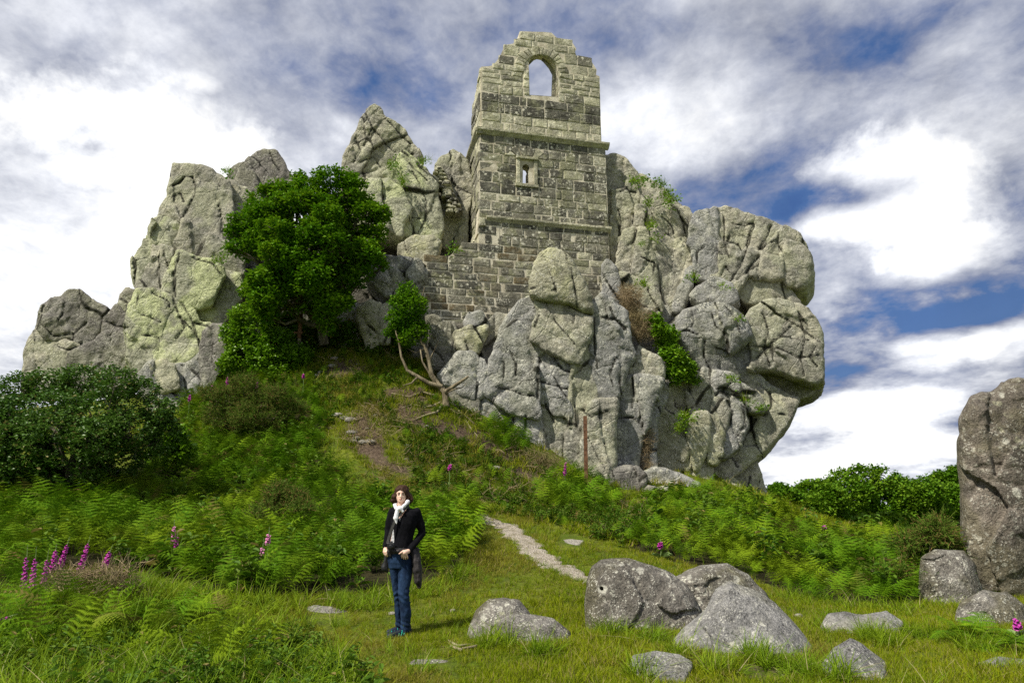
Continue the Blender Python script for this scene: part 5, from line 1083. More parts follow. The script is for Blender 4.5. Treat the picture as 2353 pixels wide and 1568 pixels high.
def protos(name, geos, mat):
    c = bpy.data.collections.new(name)
    for i, g in enumerate(geos):
        me = bpy.data.meshes.new(name); me.from_pydata([tuple(v) for v in g.verts()], [], g.f); me.update(); me.materials.append(mat)
        c.objects.link(bpy.data.objects.new('%s_%02d' % (name, i), me))
    return c
PR_FROND = protos('bracken_frond', [frond(i, L=1.15 + .1 * i, pairs=10) for i in range(6)], MAT['bracken'])
PR_GRASS = protos('grass_tuft', [blades(i, 16, 1.0, .55, .075, .75) for i in range(5)], MAT['grass'])
PR_LONG = protos('long_grass_tuft', [blades(20 + i, 12, 1.0, .18, .038, 1.0, .9, 5) for i in range(5)], MAT['long_grass'])
PR_WEED = protos('weed', [weed(i) for i in range(4)], MAT['weed_leaf'])
PR_IVY = protos('ivy_sprig', [leafy(i, 10, .42, .40, 1.0, .5) for i in range(4)], MAT['ivy_leaf'])
PR_GORSE = protos('gorse_sprig', [spiny(i) for i in range(4)], MAT['gorse_leaf'])
PR_DRY = protos('dry_twigs', [twigs(i) for i in range(4)], MAT['dry_stalk'])

GN = {}
def scatter(name, coll, pos, scl, tilt=.25, label=None, cat='plants', parent=None, kind='stuff', seed=1, rot=None):
    pos = np.asarray(pos, float); n = len(pos)
    r = np.random.RandomState(seed)
    if rot is None: rot = np.stack([r.normal(0, tilt, n), r.normal(0, tilt, n), r.uniform(0, 2 * PI, n)], 1)
    base = wpos(parent) if parent is not None else Vector(tuple(pos.mean(0)))
    me = bpy.data.meshes.new(name); me.vertices.add(n); me.vertices.foreach_set('co', (pos - np.array(base)).astype(np.float32).ravel())
    for nm, ty, v in (('rot', 'FLOAT_VECTOR', rot), ('scl', 'FLOAT', np.asarray(scl)), ):
        a = me.attributes.new(nm, ty, 'POINT'); a.data.foreach_set('vector' if ty == 'FLOAT_VECTOR' else 'value', np.asarray(v, np.float32).ravel())
    a = me.attributes.new('idx', 'INT', 'POINT'); a.data.foreach_set('value', r.randint(0, len(coll.objects), n).astype(np.int32))
    me.update()
    o = bpy.data.objects.new(name, me); COL.objects.link(o)
    if parent is not None: o.parent = parent
    else: o.location = base
    if coll.name not in GN:
        t = bpy.data.node_groups.new('scatter_' + coll.name, 'GeometryNodeTree')
        t.interface.new_socket('Geometry', in_out='INPUT', socket_type='NodeSocketGeometry'); t.interface.new_socket('Geometry', in_out='OUTPUT', socket_type='NodeSocketGeometry')
        N = t.nodes; gi = N.new('NodeGroupInput'); go = N.new('NodeGroupOutput'); ip = N.new('GeometryNodeInstanceOnPoints'); ci = N.new('GeometryNodeCollectionInfo')
        ci.inputs['Collection'].default_value = coll; ci.inputs['Separate Children'].default_value = True; ci.inputs['Reset Children'].default_value = True
        ip.inputs['Pick Instance'].default_value = True
        def attr(nm, ty):
            x = N.new('GeometryNodeInputNamedAttribute'); x.data_type = ty; x.inputs['Name'].default_value = nm; return x.outputs['Attribute']
        er = N.new('FunctionNodeEulerToRotation')
        t.links.new(gi.outputs[0], ip.inputs['Points']); t.links.new(ci.outputs[0], ip.inputs['Instance']); t.links.new(attr('rot', 'FLOAT_VECTOR'), er.inputs[0]); t.links.new(er.outputs[0], ip.inputs['Rotation'])
        t.links.new(attr('scl', 'FLOAT'), ip.inputs['Scale']); t.links.new(attr('idx', 'INT'), ip.inputs['Instance Index']); t.links.new(ip.outputs[0], go.inputs[0])
        GN[coll.name] = t
    m = o.modifiers.new('scatter', 'NODES'); m.node_group = GN[coll.name]
    tag(o, label, cat if parent is None else None, kind=kind); return o

def field(x0, x1, y0, y1, dens, polys=None, notin=None, seed=0, clump=None):
    """random places on the terrain whose map position lies in one of the traced areas"""
    r = np.random.RandomState(seed); n = int((x1 - x0) * (y1 - y0) * dens)
    x = r.uniform(x0, x1, n); y = r.uniform(y0, y1, n); z = ground(x, y); u, v = px(x, y, z); k_ = np.ones(n, bool)
    uj, vj = u + r.normal(0, 6, n), v + r.normal(0, 3, n)
    if polys is not None:
        k_ = np.zeros(n, bool)
        for p in polys: k_ |= inpoly(uj, vj, p)
    if notin is not None:
        for p in notin: k_ &= ~inpoly(uj, vj, p)
    if clump is not None: k_ &= fbm(x * clump[0], y * clump[0], x * 0 + seed, 3, 1) > clump[1] + r.normal(0, .15, n)
    return np.stack([x, y, z], 1)[k_]
BL = [(-1500, 1420), (-1500, 1150), (100, 1150), (240, 1160), (380, 1010), (430, 925), (560, 880), (640, 860), (715, 880), (738, 960), (742, 1060), (820, 1150), (960, 1165), (1070, 1170), (1085, 1210), (1070, 1290), (1000, 1335), (900, 1352), (760, 1365), (600, 1378), (470, 1360), (330, 1310), (120, 1300), (90, 1340), (0, 1420), (-600, 1430)]
BR = [(1470, 1215), (1480, 1160), (1560, 1140), (1640, 1140), (1750, 1165), (1830, 1205), (1900, 1232), (2000, 1244), (2400, 1252), (2400, 1330), (2240, 1350), (2120, 1385), (2040, 1395), (1900, 1385), (1780, 1355), (1700, 1320), (1560, 1292), (1500, 1275), (1440, 1255)]
BC = [[(1235, 1155), (1260, 1110), (1330, 1095), (1395, 1120), (1420, 1165), (1350, 1185), (1260, 1180)], [(1110, 1010), (1130, 975), (1200, 1000), (1220, 1045), (1150, 1050)], [(1000, 1180), (1080, 1160), (1090, 1260), (1020, 1280)]]
pathzone = []
for (u0, v0, w0), (u1, v1, w1) in zip(PATH[:-1], PATH[1:]):
    a, b = w0 / on_ground(u0, v0).y * 1568 * .42, w1 / on_ground(u1, v1).y * 1568 * .42
    pathzone.append([(u0 - a, v0), (u0 + a, v0), (u1 + b, v1), (u1 - b, v1)])
rg = np.random.RandomState(5)
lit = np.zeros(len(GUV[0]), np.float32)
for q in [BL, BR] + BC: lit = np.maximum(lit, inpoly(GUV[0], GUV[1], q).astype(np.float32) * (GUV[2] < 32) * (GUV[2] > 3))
a_ = bpy.data.objects['ground'].data.attributes.new('litter_shade', 'FLOAT', 'POINT'); a_.data.foreach_set('value', lit)
p = field(-24, 2, 9.5, 27, 60, [BL], SOIL, 1, (1.6, -.45)); scatter('bracken', PR_FROND, p, rg.uniform(.48, .80, len(p)) * (.8 + .25 * fbm(p[:, 0] * .6, p[:, 1] * .6, p[:, 0] * 0, 2)), .22, 'thick green bracken covering the bank on the left behind the woman', 'bracken'); print('bracken', len(p))
p = field(0, 24, 10.5, 27, 60, [BR], None, 2, (1.6, -.45)); scatter('bracken', PR_FROND, p, rg.uniform(.38, .66, len(p)) * (.85 + .3 * fbm(p[:, 0] * .6, p[:, 1] * .6, p[:, 0] * 0, 2)), .22, 'bright green bracken bank on the right, behind the boulders and below the crag', 'bracken')
for i, q in enumerate(BC):
    p = field(-4, 8, 12, 27, 45, [q], None, 3 + i); scatter('bracken', PR_FROND, p, rg.uniform(.42, .75, len(p)), .2, ('bushy patch of bracken around the rusty pole at the foot of the buttress', 'small leafy patch at the left foot of the buttress', 'bracken at the corner where the path begins')[i], 'bracken')
STEPC = SOIL + [[(765, 940), (860, 935), (915, 1000), (950, 1110), (870, 1135), (785, 1050)]]
# rough weeds and grass on the eroded bank
p = field(-16, 24, 9.5, 27, 3.5, [BL, BR], SOIL, 51, (.5, -.1)); scatter('weeds', PR_WEED, p, rg.uniform(.45, .8, len(p)), .15, 'taller nettles and brambles mixed into the bracken on both sides', 'weeds')
p = []
for (u0, v0, w0), (u1, v1, w1) in zip(PATH[:-1], PATH[1:]):
    for i in range(26):
        t = rg.rand(); a, b = on_ground(u0 + (u1 - u0) * t, v0 + (v1 - v0) * t), (w0 + (w1 - w0) * t) * .5 * rg.choice([-1, 1]) * rg.uniform(.75, 1.25); p.append((a.x + b, a.y, gz1(a.x + b, a.y)))
scatter('path_edge_grass', PR_LONG, p, rg.uniform(.06, .16, len(p)), .4, 'grass tufts hanging over both edges of the gravel path', 'grass')
SL = [(690, 870), (720, 800), (900, 790), (1010, 900), (1110, 970), (1260, 1065), (1410, 1150), (1500, 1165), (1500, 1230), (1440, 1260), (1200, 1190), (1080, 1170), (1000, 1130), (850, 1090), (760, 990)]
p = field(-8, 9, 14, 29, 7, [SL], STEPC, 17, (.7, -.1)); scatter('bracken', PR_FROND, p, rg.uniform(.3, .55, len(p)), .25, 'scattered bracken fronds on the upper bank between grass and bare earth', 'bracken')
p = field(-8, 9, 14, 29, 75, [SL], STEPC, 11, (.9, -.25)); scatter('weeds', PR_WEED, p, rg.uniform(.10, .34, len(p)), .2, 'low mixed weeds on the eroded bank below the chapel', 'weeds')
p = field(-8, 9, 14, 30, 120, [SL], SOIL, 12, (.7, -.45)); scatter('bank_grass', PR_GRASS, p, rg.uniform(.10, .22, len(p)), .3, 'yellow-green rough grass on the eroded bank', 'grass')
p = field(-8, 9, 15, 27, 8, [SL] , None, 13, (.7, .2)); scatter('dry_stalks', PR_DRY, p, rg.uniform(.25, .6, len(p)), .3, 'pale dead stalks strewn on the bank under the roots', 'dead stalks')
p = field(-14, 22, 20, 42, 14, None, None, 14); scatter('hill_grass', PR_GRASS, p, rg.uniform(.2, .32, len(p)), .3, 'rough grass on the hill around the crags', 'grass')
# the turf
NB = [BL, BR] + BC + pathzone + BARE
p = field(-12, 12, 5.0, 9.5, 400, None, NB + SOIL, 21); q = field(-14, 16, 9.5, 14, 220, None, NB + SOIL + [SL], 22); w = field(-6, 22, 14, 22, 75, None, NB + SOIL + [SL], 23)
p = np.concatenate([p, q, w]); s = .055 * (1 + .45 * fbm(p[:, 0] * .8, p[:, 1] * .8, p[:, 0] * 0, 3, 1)) * (1 + p[:, 1] * .035) * rg.uniform(.7, 1.35, len(p))
scatter('turf_grass', PR_GRASS, p, s, .3, 'short cropped yellow-green turf across the foreground', 'grass'); print('turf', len(p))
p = field(-9, 12, 5.4, 15, 13, None, NB + [SL], 24, (.8, .05)); scatter('grass_tufts', PR_LONG, p, rg.uniform(.10, .22, len(p)), .3, 'slightly longer grass tufts dotted over the turf', 'grass')
LG = [(-300, 1750), (-300, 1440), (100, 1440), (350, 1430), (560, 1440), (700, 1440), (760, 1490), (820, 1540), (860, 1600), (850, 1750)]
p = field(-9, 0, 4.8, 9, 70, [LG], None, 25, (.9, -.45)); scatter('long_grass', PR_LONG, p, rg.uniform(.16, .38, len(p)), .3, 'long arching grass in the bottom left corner', 'grass')
p = field(-9, 0, 5.2, 9.5, 34, [LG], None, 26, (1.0, .05)); scatter('weeds', PR_WEED, p, rg.uniform(.15, .35, len(p)), .25, 'leafy weeds mixed into the long grass bottom left', 'weeds')
p = field(-9, 0, 5.2, 9.6, 40, [[(-100, 1420), (150, 1385), (420, 1400), (560, 1430), (640, 1500), (600, 1560), (300, 1550), (-100, 1568)]], None, 33, (.9, -.15)); scatter('bracken', PR_FROND, p, rg.uniform(.28, .52, len(p)), .45, 'low bracken spreading through the grass in the left foreground', 'bracken')
p = field(-9, 0, 5.0, 9.6, 120, [LG], None, 34, (.9, -.3)); scatter('undergrowth', PR_WEED, p, rg.uniform(.07, .16, len(p)), .3, 'small leafy undergrowth filling the gaps of the long grass bottom left', 'weeds')
EDGE = [(-100, 1360), (300, 1340), (470, 1370), (600, 1385), (760, 1375), (900, 1360), (1010, 1342), (1075, 1300), (1095, 1320), (1000, 1375), (760, 1420), (560, 1420), (300, 1430), (-100, 1440)]
p = field(-9, 1, 8, 13, 60, [EDGE], BARE, 27); scatter('long_grass', PR_LONG, p, rg.uniform(.16, .34, len(p)), .25, 'grass fringe along the lower edge of the bracken', 'grass')
p = field(3, 16, 9, 15, 40, [[(1760, 1350), (1900, 1380), (2050, 1390), (2110, 1400), (2110, 1420), (1980, 1405), (1800, 1385)]], None, 28); scatter('long_grass', PR_LONG, p, rg.uniform(.15, .3, len(p)), .25, 'grass fringe below the right-hand bracken bank', 'grass')
# tufts at the foot of the boulders
T_ = []
for u, v, w_ in [(1770, 1530, 50), (1830, 1545, 35), (1730, 1520, 30), (1500, 1475, 40), (1400, 1462, 30), (1120, 1490, 30), (1250, 1510, 30), (1160, 1480, 25), (2000, 1470, 40), (2110, 1465, 30), (2240, 1500, 30), (1560, 1515, 25), (1650, 1545, 40), (1930, 1560, 25), (2040, 1480, 25), (720, 1435, 30), (780, 1440, 25), (970, 1555, 25), (1480, 1560, 40)]:
    g = on_ground(u, v)
    for i in range(26): x, y = g.x + rg.normal(0, w_ / 1568 * g.y * .5), g.y + rg.normal(0, .10); T_.append((x, y, gz1(x, y))) if not (v in (1435, 1440, 1555)) or i < 6 else None
scatter('grass_tufts', PR_LONG, T_, rg.uniform(.12, .30, len(T_)), .3, 'rank grass growing round the feet of the boulders', 'grass')

# ------------------------------------------------------------------ trees, bushes
def leaf_mass(lobes, n, L, w, seed, per=7, shell=.55, squash=.85, thin=0.0, two=True):
    """lobes: (x, y, z, r). Sprigs of leaves on and under the skin of a lumpy crown, denser in clumps."""
    r = np.random.RandomState(seed); lob = np.array(lobes, float); wts = lob[:, 3] ** 2; wts /= wts.sum()
    li = r.choice(len(lob), n * 2, p=wts); d = r.normal(0, 1, (n * 2, 3)); d /= np.linalg.norm(d, axis=1)[:, None]
    rad = lob[li, 3] * (shell + (1.08 - shell) * r.rand(n * 2) ** .6); c = lob[li, :3] + d * rad[:, None] * np.array([1, 1, squash])
    keep = np.ones(len(c), bool)
    for i in range(len(lob)): keep &= ~((np.linalg.norm((c - lob[i, :3]) / np.array([1, 1, squash]), axis=1) < lob[i, 3] * .55) & (li != i))
    cl = vnoise(c[:, 0] * 2.6 / lob[:, 3].mean() * .6, c[:, 1] * 2.6 / lob[:, 3].mean() * .6, c[:, 2] * 3.4 / lob[:, 3].mean() * .6, seed)
    keep &= cl > -.35 + thin + .2 * r.normal(0, 1, len(c)); c = c[keep][:n]; d = d[keep][:n]; m = len(c)
    base = leaf_v(L, w, .25, .2); fc = LEAF_F
    if two: base = base[[0, 1, 3, 5]] * np.array([1.15, 1.0, 1.0]); base[1, 1] = base[3, 1] = L * .5; fc = [(0, 1, 2), (0, 2, 3)]
    az = r.uniform(0, 2 * PI, (m, per)); el = r.normal(.25, .45, (m, per)); s = r.uniform(.7, 1.2, (m, per)); roll = r.normal(0, .5, (m, per))
    b = base[None, None] * s[..., None, None]
    x, y, z = b[..., 0], b[..., 1], b[..., 2]
    cr, sr = np.cos(roll)[..., None], np.sin(roll)[..., None]; x, z = x * cr + z * sr, -x * sr + z * cr
    ce, se = np.cos(el)[..., None], np.sin(el)[..., None]; y, z = y * ce - z * se, y * se + z * ce
    ca, sa = np.cos(az)[..., None], np.sin(az)[..., None]; x, y = x * ca - y * sa, x * sa + y * ca
    jit = r.normal(0, L * .55, (m, per, 1, 3)); V = np.stack([x, y, z], -1) + jit + c[:, None, None, :]
    V = V.reshape(-1, 3); k_ = m * per; F = (np.array(fc)[None] + (np.arange(k_) * len(base))[:, None, None]).reshape(-1, 3)
    return V, F, c
def branchy(root, lobes, r0, seed, mat, parent, name='trunk', fork=.35, wob=.12, sides=6, twig=True):
    r = random.Random(seed); g = Geo(); root = Vector(root); cen = Vector(tuple(np.mean([l[:3] for l in lobes], 0)))
    top = root.lerp(cen, fork); pts = [root, root.lerp(top, .5) + Vector((r.gauss(0, wob), 0, 0)), top]; tube(g, pts, [r0, r0 * .8, r0 * .65], sides + 1)
    for l in lobes:
        e = Vector(l[:3]); a = top if r.random() < .7 else pts[1]; n = 5; q = []
        for i in range(n + 1):
            t = i / n; p_ = a.lerp(e, t) + Vector((r.gauss(0, wob), r.gauss(0, wob), r.gauss(0, wob) + .25 * (a - e).length * math.sin(t * PI) * .3)) * (1 if 0 < i < n else 0); q.append(p_)
        tube(g, q, [r0 * .5 * (1 - .8 * i / n) for i in range(n + 1)], sides - 1)
        if twig:
            for _ in range(7):
                d = Vector((r.gauss(0, 1), r.gauss(0, 1), r.gauss(.2, .8))).normalized() * l[3] * .85; s0 = q[-1 - r.randint(0, 1)]; m_ = s0 + d * .5 + Vector((r.gauss(0, .08), 0, r.gauss(0, .08))); tube(g, [s0, m_, s0 + d], [r0 * .12, r0 * .08, r0 * .03], 3)
    return mesh_obj(name, g.verts(), g.f, mat, parent)
def plobes(rows, Y, k_=1.0, dy=0.0):
    out = []
    rr = random.Random(len(rows))
    for row in rows:
        u, v, r_ = row[:3]; yy = Y + (row[3] if len(row) > 3 else rr.uniform(-.4, .4) * dy); p_ = P(u, v, yy); out.append((p_.x, p_.y, p_.z, r_ / 1568 * yy * k_))
    return out
def make_tree(name, label, cat, base, lobes, n, L, w, lm, bark, r0, seed, group=None, **kw):
    t = thing(name, base, label, cat, group)
    tw = kw.pop('twig', True); fk = kw.pop('fork', .35)
    V, F, c = leaf_mass(lobes, n, L, w, seed, **kw); mesh_obj('crown', V, F, MAT[lm], t)
    branchy(base, lobes, r0, seed, MAT[bark], t, fork=fk, twig=tw); return t
base = P(745, 790, 26.0)
def in_outline(poly, n, rmin, rmax, seed, deep):
    # lobes packed inside a crown outline, smaller towards its rim, nearer the viewer towards its middle
    r = np.random.RandomState(seed); us = [q[0] for q in poly]; vs = [q[1] for q in poly]; out = []
    while len(out) < n:
        u, v = r.uniform(min(us), max(us)), r.uniform(min(vs), max(vs)); d = -float(sdpoly(np.array([u]), np.array([v]), poly)[0])
        if d < rmin * .3: continue
        rr = min(rmax, max(rmin, d * .9)) * r.uniform(.75, 1.0); t = min(1, d / 90.0); out.append((u, v, rr, -deep * t * r.uniform(-.6, 1.0)))
    return out
TREE = [(512, 560), (528, 488), (590, 432), (640, 412), (680, 400), (690, 365), (735, 340), (797, 350), (812, 400), (852, 418), (908, 485), (902, 530), (872, 560), (908, 600), (862, 652), (812, 662), (815, 710), (800, 765), (740, 775), (716, 722), (668, 716), (640, 750), (585, 740), (548, 655), (522, 600)]
TL = [(735, 395, 42), (692, 425, 45), (775, 415, 36), (755, 455, 60), (650, 460, 45), (700, 490, 70), (800, 480, 62), (850, 480, 38), (610, 500, 55), (565, 540, 48), (545, 500, 26), (640, 560, 80), (735, 570, 90), (820, 550, 62), (870, 520, 34), (590, 610, 62), (560, 580, 42), (680, 660, 80), (610, 690, 55), (770, 640, 62), (830, 620, 40), (650, 730, 50, .6), (720, 720, 50, .8), (590, 750, 36, .5), (780, 560, 50, -1), (620, 520, 50, -.9), (690, 600, 60, -1.1)]
make_tree('broadleaf_tree', 'large dark green broadleaf tree growing between the left pinnacle and the pointed summit', 'tree', base, plobes(in_outline(TREE, 130, 14, 40, 5, 1.5), 24.6, 1.0, 0), 8800, .15, .08, 'oak_leaf', 'bark', .2, 3, shell=.78, thin=.10, squash=.5)
base = P(170, 1185, 15.5); base.z = gz1(base.x, base.y)
SB = [(45, 895, 45), (115, 885, 50), (190, 880, 52), (265, 880, 50), (325, 900, 42), (365, 945, 40), (385, 985, 28), (25, 960, 65), (120, 960, 80), (220, 965, 80), (300, 985, 62), (345, 1020, 42), (60, 1050, 80), (165, 1060, 85), (265, 1050, 65), (40, 1125, 60), (130, 1130, 60), (210, 1110, 55), (-70, 960, 90), (-60, 1080, 90), (120, 1000, 70, -.9), (220, 1010, 60, -.9), (40, 1010, 60, -.9)]
make_tree('willow_bush', 'broad dark grey-green bush filling the left edge in front of the low outcrop', 'bush', base, plobes(SB, 16.0, .9, 1.6), 7600, .085, .048, 'willow_leaf', 'bark', .09, 5, shell=.6, thin=-.02)
# ivy heaps
def ivy_heap(rows, Y, n, label, L=.11, mat='ivy_leaf', seed=1, name='ivy', cat='ivy', squash=.85):
    lb = plobes(rows, Y, .9, .6); V, F, c = leaf_mass(lb, n, L, L * .85, seed, shell=.7, squash=squash); lo = min(l[2] - l[3] for l in lb)
    o = mesh_obj(name, V, F, MAT[mat], loc=(lb[0][0], lb[0][1], lo)); tag(o, label, cat); return o
ivy_heap([(560, 730, 36), (540, 770, 34), (590, 770, 46), (640, 790, 46), (560, 820, 46), (620, 830, 50), (680, 820, 40), (530, 840, 30), (600, 860, 40), (690, 850, 30), (650, 860, 36)], 25.6, 2600, 'bright yellow-green ivy mound at the foot of the tall left pinnacle', seed=3)
ivy_heap([(1515, 760, 22), (1530, 790, 26), (1545, 820, 28), (1570, 850, 28), (1550, 860, 24), (1535, 770, 22, .6), (1505, 735, 14), (1590, 870, 14)], 25.2, 900, 'bright ivy trailing down the cleft between the buttress and the overhanging crag', L=.12, seed=4)
ivy_heap([(370, 975, 22), (400, 1000, 26), (380, 1020, 26), (420, 1035, 22), (350, 1000, 20)], 17.6, 700, 'ivy climbing over a stump at the right end of the grey-green bush', L=.10, seed=5)
ivy_heap([(850, 770, 20), (880, 790, 22), (820, 800, 24), (860, 810, 26), (800, 780, 16), (760, 790, 24), (740, 770, 22), (920, 800, 20), (905, 770, 16), (700, 765, 34), (745, 755, 34), (790, 765, 34), (660, 745, 34), (720, 790, 34), (770, 795, 30), (830, 770, 26), (640, 770, 30), (620, 745, 26)], 26.6, 2600, 'leafy undergrowth at the cliff foot left of the chapel', L=.13, mat='weed_leaf', seed=6, name='undergrowth', cat='undergrowth')
def gorse(rows, Y, n, label, seed):
    lb = plobes(rows, Y, .9, .8); V, F, c = leaf_mass(lb, n, .05, .05, seed, per=1, shell=.55); b = Vector(lb[0][:3]); b.z = min(gz1(b.x, b.y), min(l[2] - l[3] for l in lb))
    t = thing('gorse_bush', b, label, 'bush'); r = np.random.RandomState(seed)
    scatter('foliage', PR_GORSE, c, r.uniform(.22, .42, len(c)), .5, parent=t, kind='stuff', seed=seed, cat=None); branchy(b, lb, .05, seed, MAT['root'], t, 'stem', fork=.2); return t
gorse([(560, 890, 34), (520, 920, 36), (600, 920, 36), (640, 910, 26), (570, 960, 40), (500, 960, 32), (630, 960, 36), (680, 940, 26), (540, 990, 32), (610, 1000, 30), (480, 905, 22), (660, 985, 24)], 21.8, 900, 'brown-tinged gorse bush on the bank below the ivy mound', 7)
gorse([(640, 1145, 26), (670, 1155, 30), (620, 1175, 26), (690, 1180, 26), (600, 1200, 22), (560, 1215, 20)], 15.0, 330, 'small brownish gorse bush among the bracken left of the woman', 8)
gorse([(2080, 1330, 26), (2050, 1350, 24), (2100, 1360, 24), (2150, 1230, 34), (2100, 1250, 30), (2180, 1270, 30), (2040, 1320, 18)], 12.6, 420, 'yellowing scrub at the right end of the bracken bank beside the monolith', 9)
# far wood on the right
FW = [((1790, 1135), [(1790, 1140, 26), (1770, 1150, 20), (1815, 1150, 24), (1760, 1165, 20)], 44, 'smallest tree of the distant wood, at its left end by the crag foot'),
      ((1870, 1180), [(1870, 1135, 36), (1840, 1150, 30), (1900, 1150, 38), (1865, 1175, 40), (1830, 1180, 30), (1910, 1190, 34)], 46, 'rounded distant tree second from the left end of the wood'),
      ((1985, 1180), [(1940, 1112, 36), (1985, 1105, 40), (2030, 1110, 38), (2065, 1125, 32), (1960, 1145, 50), (2040, 1150, 48), (1925, 1165, 40), (2000, 1190, 44), (2080, 1170, 30)], 50, 'largest domed crown of the distant wood'),
      ((2110, 1190), [(2100, 1140, 34), (2130, 1130, 34), (2085, 1165, 34), (2140, 1170, 36), (2115, 1200, 34)], 47, 'distant domed tree right of the largest crown'),
      ((2170, 1180), [(2165, 1112, 30), (2200, 1105, 36), (2235, 1115, 34), (2180, 1145, 36), (2215, 1155, 34), (2200, 1185, 34)], 53, 'distant tree partly hidden by the standing stone'),
      ((2040, 1215), [(2040, 1205, 24), (1990, 1212, 22), (2080, 1210, 24), (2015, 1222, 22)], 38, 'low bushy tree at the front foot of the distant wood')]
for i, ((u, v), rows, Y, lab) in enumerate(FW):
    b = P(u, v, Y); b.z = gz1(b.x, b.y)
    make_tree('woodland_tree', lab, 'tree', b, plobes(rows, Y, 1.0, 3.5), 2800 if i in (1, 2, 4) else 1500, .21, .15, 'far_leaf', 'bark', .25, 20 + i, 'trees of the distant wood', shell=.75, twig=False, thin=.0)
# thorn tree with bare roots on the eroded bank
def hawthorn():
    b = P(1022, 925, 23.4); t = thing('thorn_tree', b, 'leaning ivy-hung thorn tree with bare exposed roots on the eroded bank left of the buttress', 'tree')
    lb = plobes([(935, 672, 24), (918, 700, 26), (948, 705, 32), (935, 740, 36), (910, 735, 24), (958, 755, 26), (900, 765, 16), (938, 775, 22), (970, 775, 14)], 23.6, 1.0, .6)
    V, F, c = leaf_mass(lb, 950, .10, .06, 31, shell=.5, thin=.1); mesh_obj('crown', V, F, MAT['oak_leaf'], t)
    g = Geo(); Q = lambda pts: [P(u, v, y) for u, v, y in pts]
    for pts, r0, r1 in [([(1025, 935, 23.2), (1022, 900, 23.3), (1005, 882, 23.4), (990, 860, 23.4), (985, 830, 23.5), (978, 800, 23.5), (960, 770, 23.6), (948, 730, 23.6), (935, 690, 23.6)], .13, .03),
                        ([(1015, 888, 23.3), (985, 880, 23.2), (960, 865, 23.2), (935, 850, 23.2), (922, 820, 23.3), (915, 780, 23.4), (905, 750, 23.5)], .09, .02),
                        ([(1022, 900, 23.2), (1045, 885, 23.0), (1065, 872, 22.9), (1076, 864, 22.9)], .08, .035), ([(1022, 905, 23.2), (1040, 895, 23.0), (1060, 890, 23.0), (1072, 880, 22.9)], .03, .01),
                        ([(960, 865, 23.2), (945, 880, 23.1), (925, 885, 23.1)], .05, .01), ([(985, 830, 23.5), (1000, 800, 23.6), (1010, 770, 23.7)], .04, .01), ([(948, 730, 23.6), (965, 700, 23.7), (975, 660, 23.8)], .03, .01),
                        ([(978, 800, 23.5), (955, 810, 23.5), (935, 800, 23.5)], .03, .01), ([(1000, 880, 23.3), (985, 855, 23.1), (970, 830, 23.2), (965, 800, 23.3)], .05, .02)]:
        q = Q(pts); tube(g, q, [r0 + (r1 - r0) * i / (len(q) - 1) for i in range(len(q))], 6)
    o = mesh_obj('trunk', g.verts(), g.f, MAT['pale_bark'], t, smooth=True)
    r = random.Random(5)
    for pts in [[(1022, 925), (1000, 935), (975, 940), (950, 930), (925, 935)], [(1025, 930), (1040, 950), (1070, 960), (1090, 975)], [(1018, 930), (1005, 950), (980, 955), (955, 965)], [(1024, 925), (1045, 935), (1060, 955), (1085, 990), (1105, 1010)], [(1000, 915), (970, 905), (940, 915), (900, 905)]]:
        g = Geo(); q = []
        for i, (u, v) in enumerate(pts):
            g_ = on_ground(u, v, 15); q.append(g_ + Vector((0, -.05, .06 - .02 * i)))
        tube(g, q, [.06 * (1 - .18 * i) for i in range(len(q))], 5); mesh_obj('root', g.verts(), g.f, MAT['root'], t, smooth=True)
hawthorn()
# tangles of dead stems
def tangle(u0, u1, v0, v1, Y, n, label, seed, size=.5):
    r = np.random.RandomState(seed); pts = []
    for i in range(n): p_ = P(r.uniform(u0, u1), r.uniform(v0, v1), Y + r.uniform(-.25, .25)); pts.append(tuple(p_))
    return scatter('dead_creeper', PR_DRY, pts, r.uniform(.6, 1.2, n) * size, .9, label, 'dead stems', seed=seed)
tangle(1425, 1470, 660, 720, 25.6, 90, 'brown dead creeper hanging in the cleft right of the chapel', 3, .4)
tangle(1440, 1500, 720, 780, 25.2, 90, 'lower mass of brown dead creeper above the bright ivy', 4, .4)
tangle(1476, 1494, 985, 1075, 24.6, 60, 'twisted dead creeper stems hanging in the groove of the buttress', 5, .3)
tangle(1180, 1285, 1045, 1075, 22.2, 40, 'heap of pale dead stems at the foot of the buttress', 6, .4)
tangle(120, 300, 1325, 1350, 8.9, 60, 'pale dead bracken stalks matted on the mound in the left foreground', 7, .3)
# plants in the clefts of the crag
Tq = []
for u, v, Y, n in [(1470, 415, 27.6, 26), (1515, 425, 27.6, 20), (1530, 445, 27.6, 18), (1545, 460, 27.4, 16), (1498, 520, 27.6, 12), (1492, 470, 27.6, 14), (1535, 465, 27.3, 14), (1510, 553, 27.5, 6), (1475, 560, 27.4, 5), (500, 600, 26.2, 16), (520, 395, 26.6, 12), (900, 378, 27.2, 16), (925, 420, 27.0, 12), (975, 370, 27.4, 12), (1480, 655, 26.0, 12), (1590, 640, 25.6, 10), (1680, 870, 25.2, 10), (1745, 940, 25.4, 8), (1570, 960, 24.7, 14), (1560, 985, 24.6, 14), (1590, 965, 24.6, 10), (1720, 920, 25.3, 8), (1700, 730, 25.6, 8), (1660, 660, 25.4, 6), (1045, 575, 26.2, 12), (600, 780, 26, 10)]:
    for i in range(n): Tq.append(tuple(P(u + rg.normal(0, 7), v + rg.normal(0, 5), Y + rg.uniform(-.2, .2))))
scatter('crag_grass', PR_LONG, Tq, rg.uniform(.16, .36, len(Tq)), .5, 'grass and small plants growing in the clefts of the crags', 'grass')
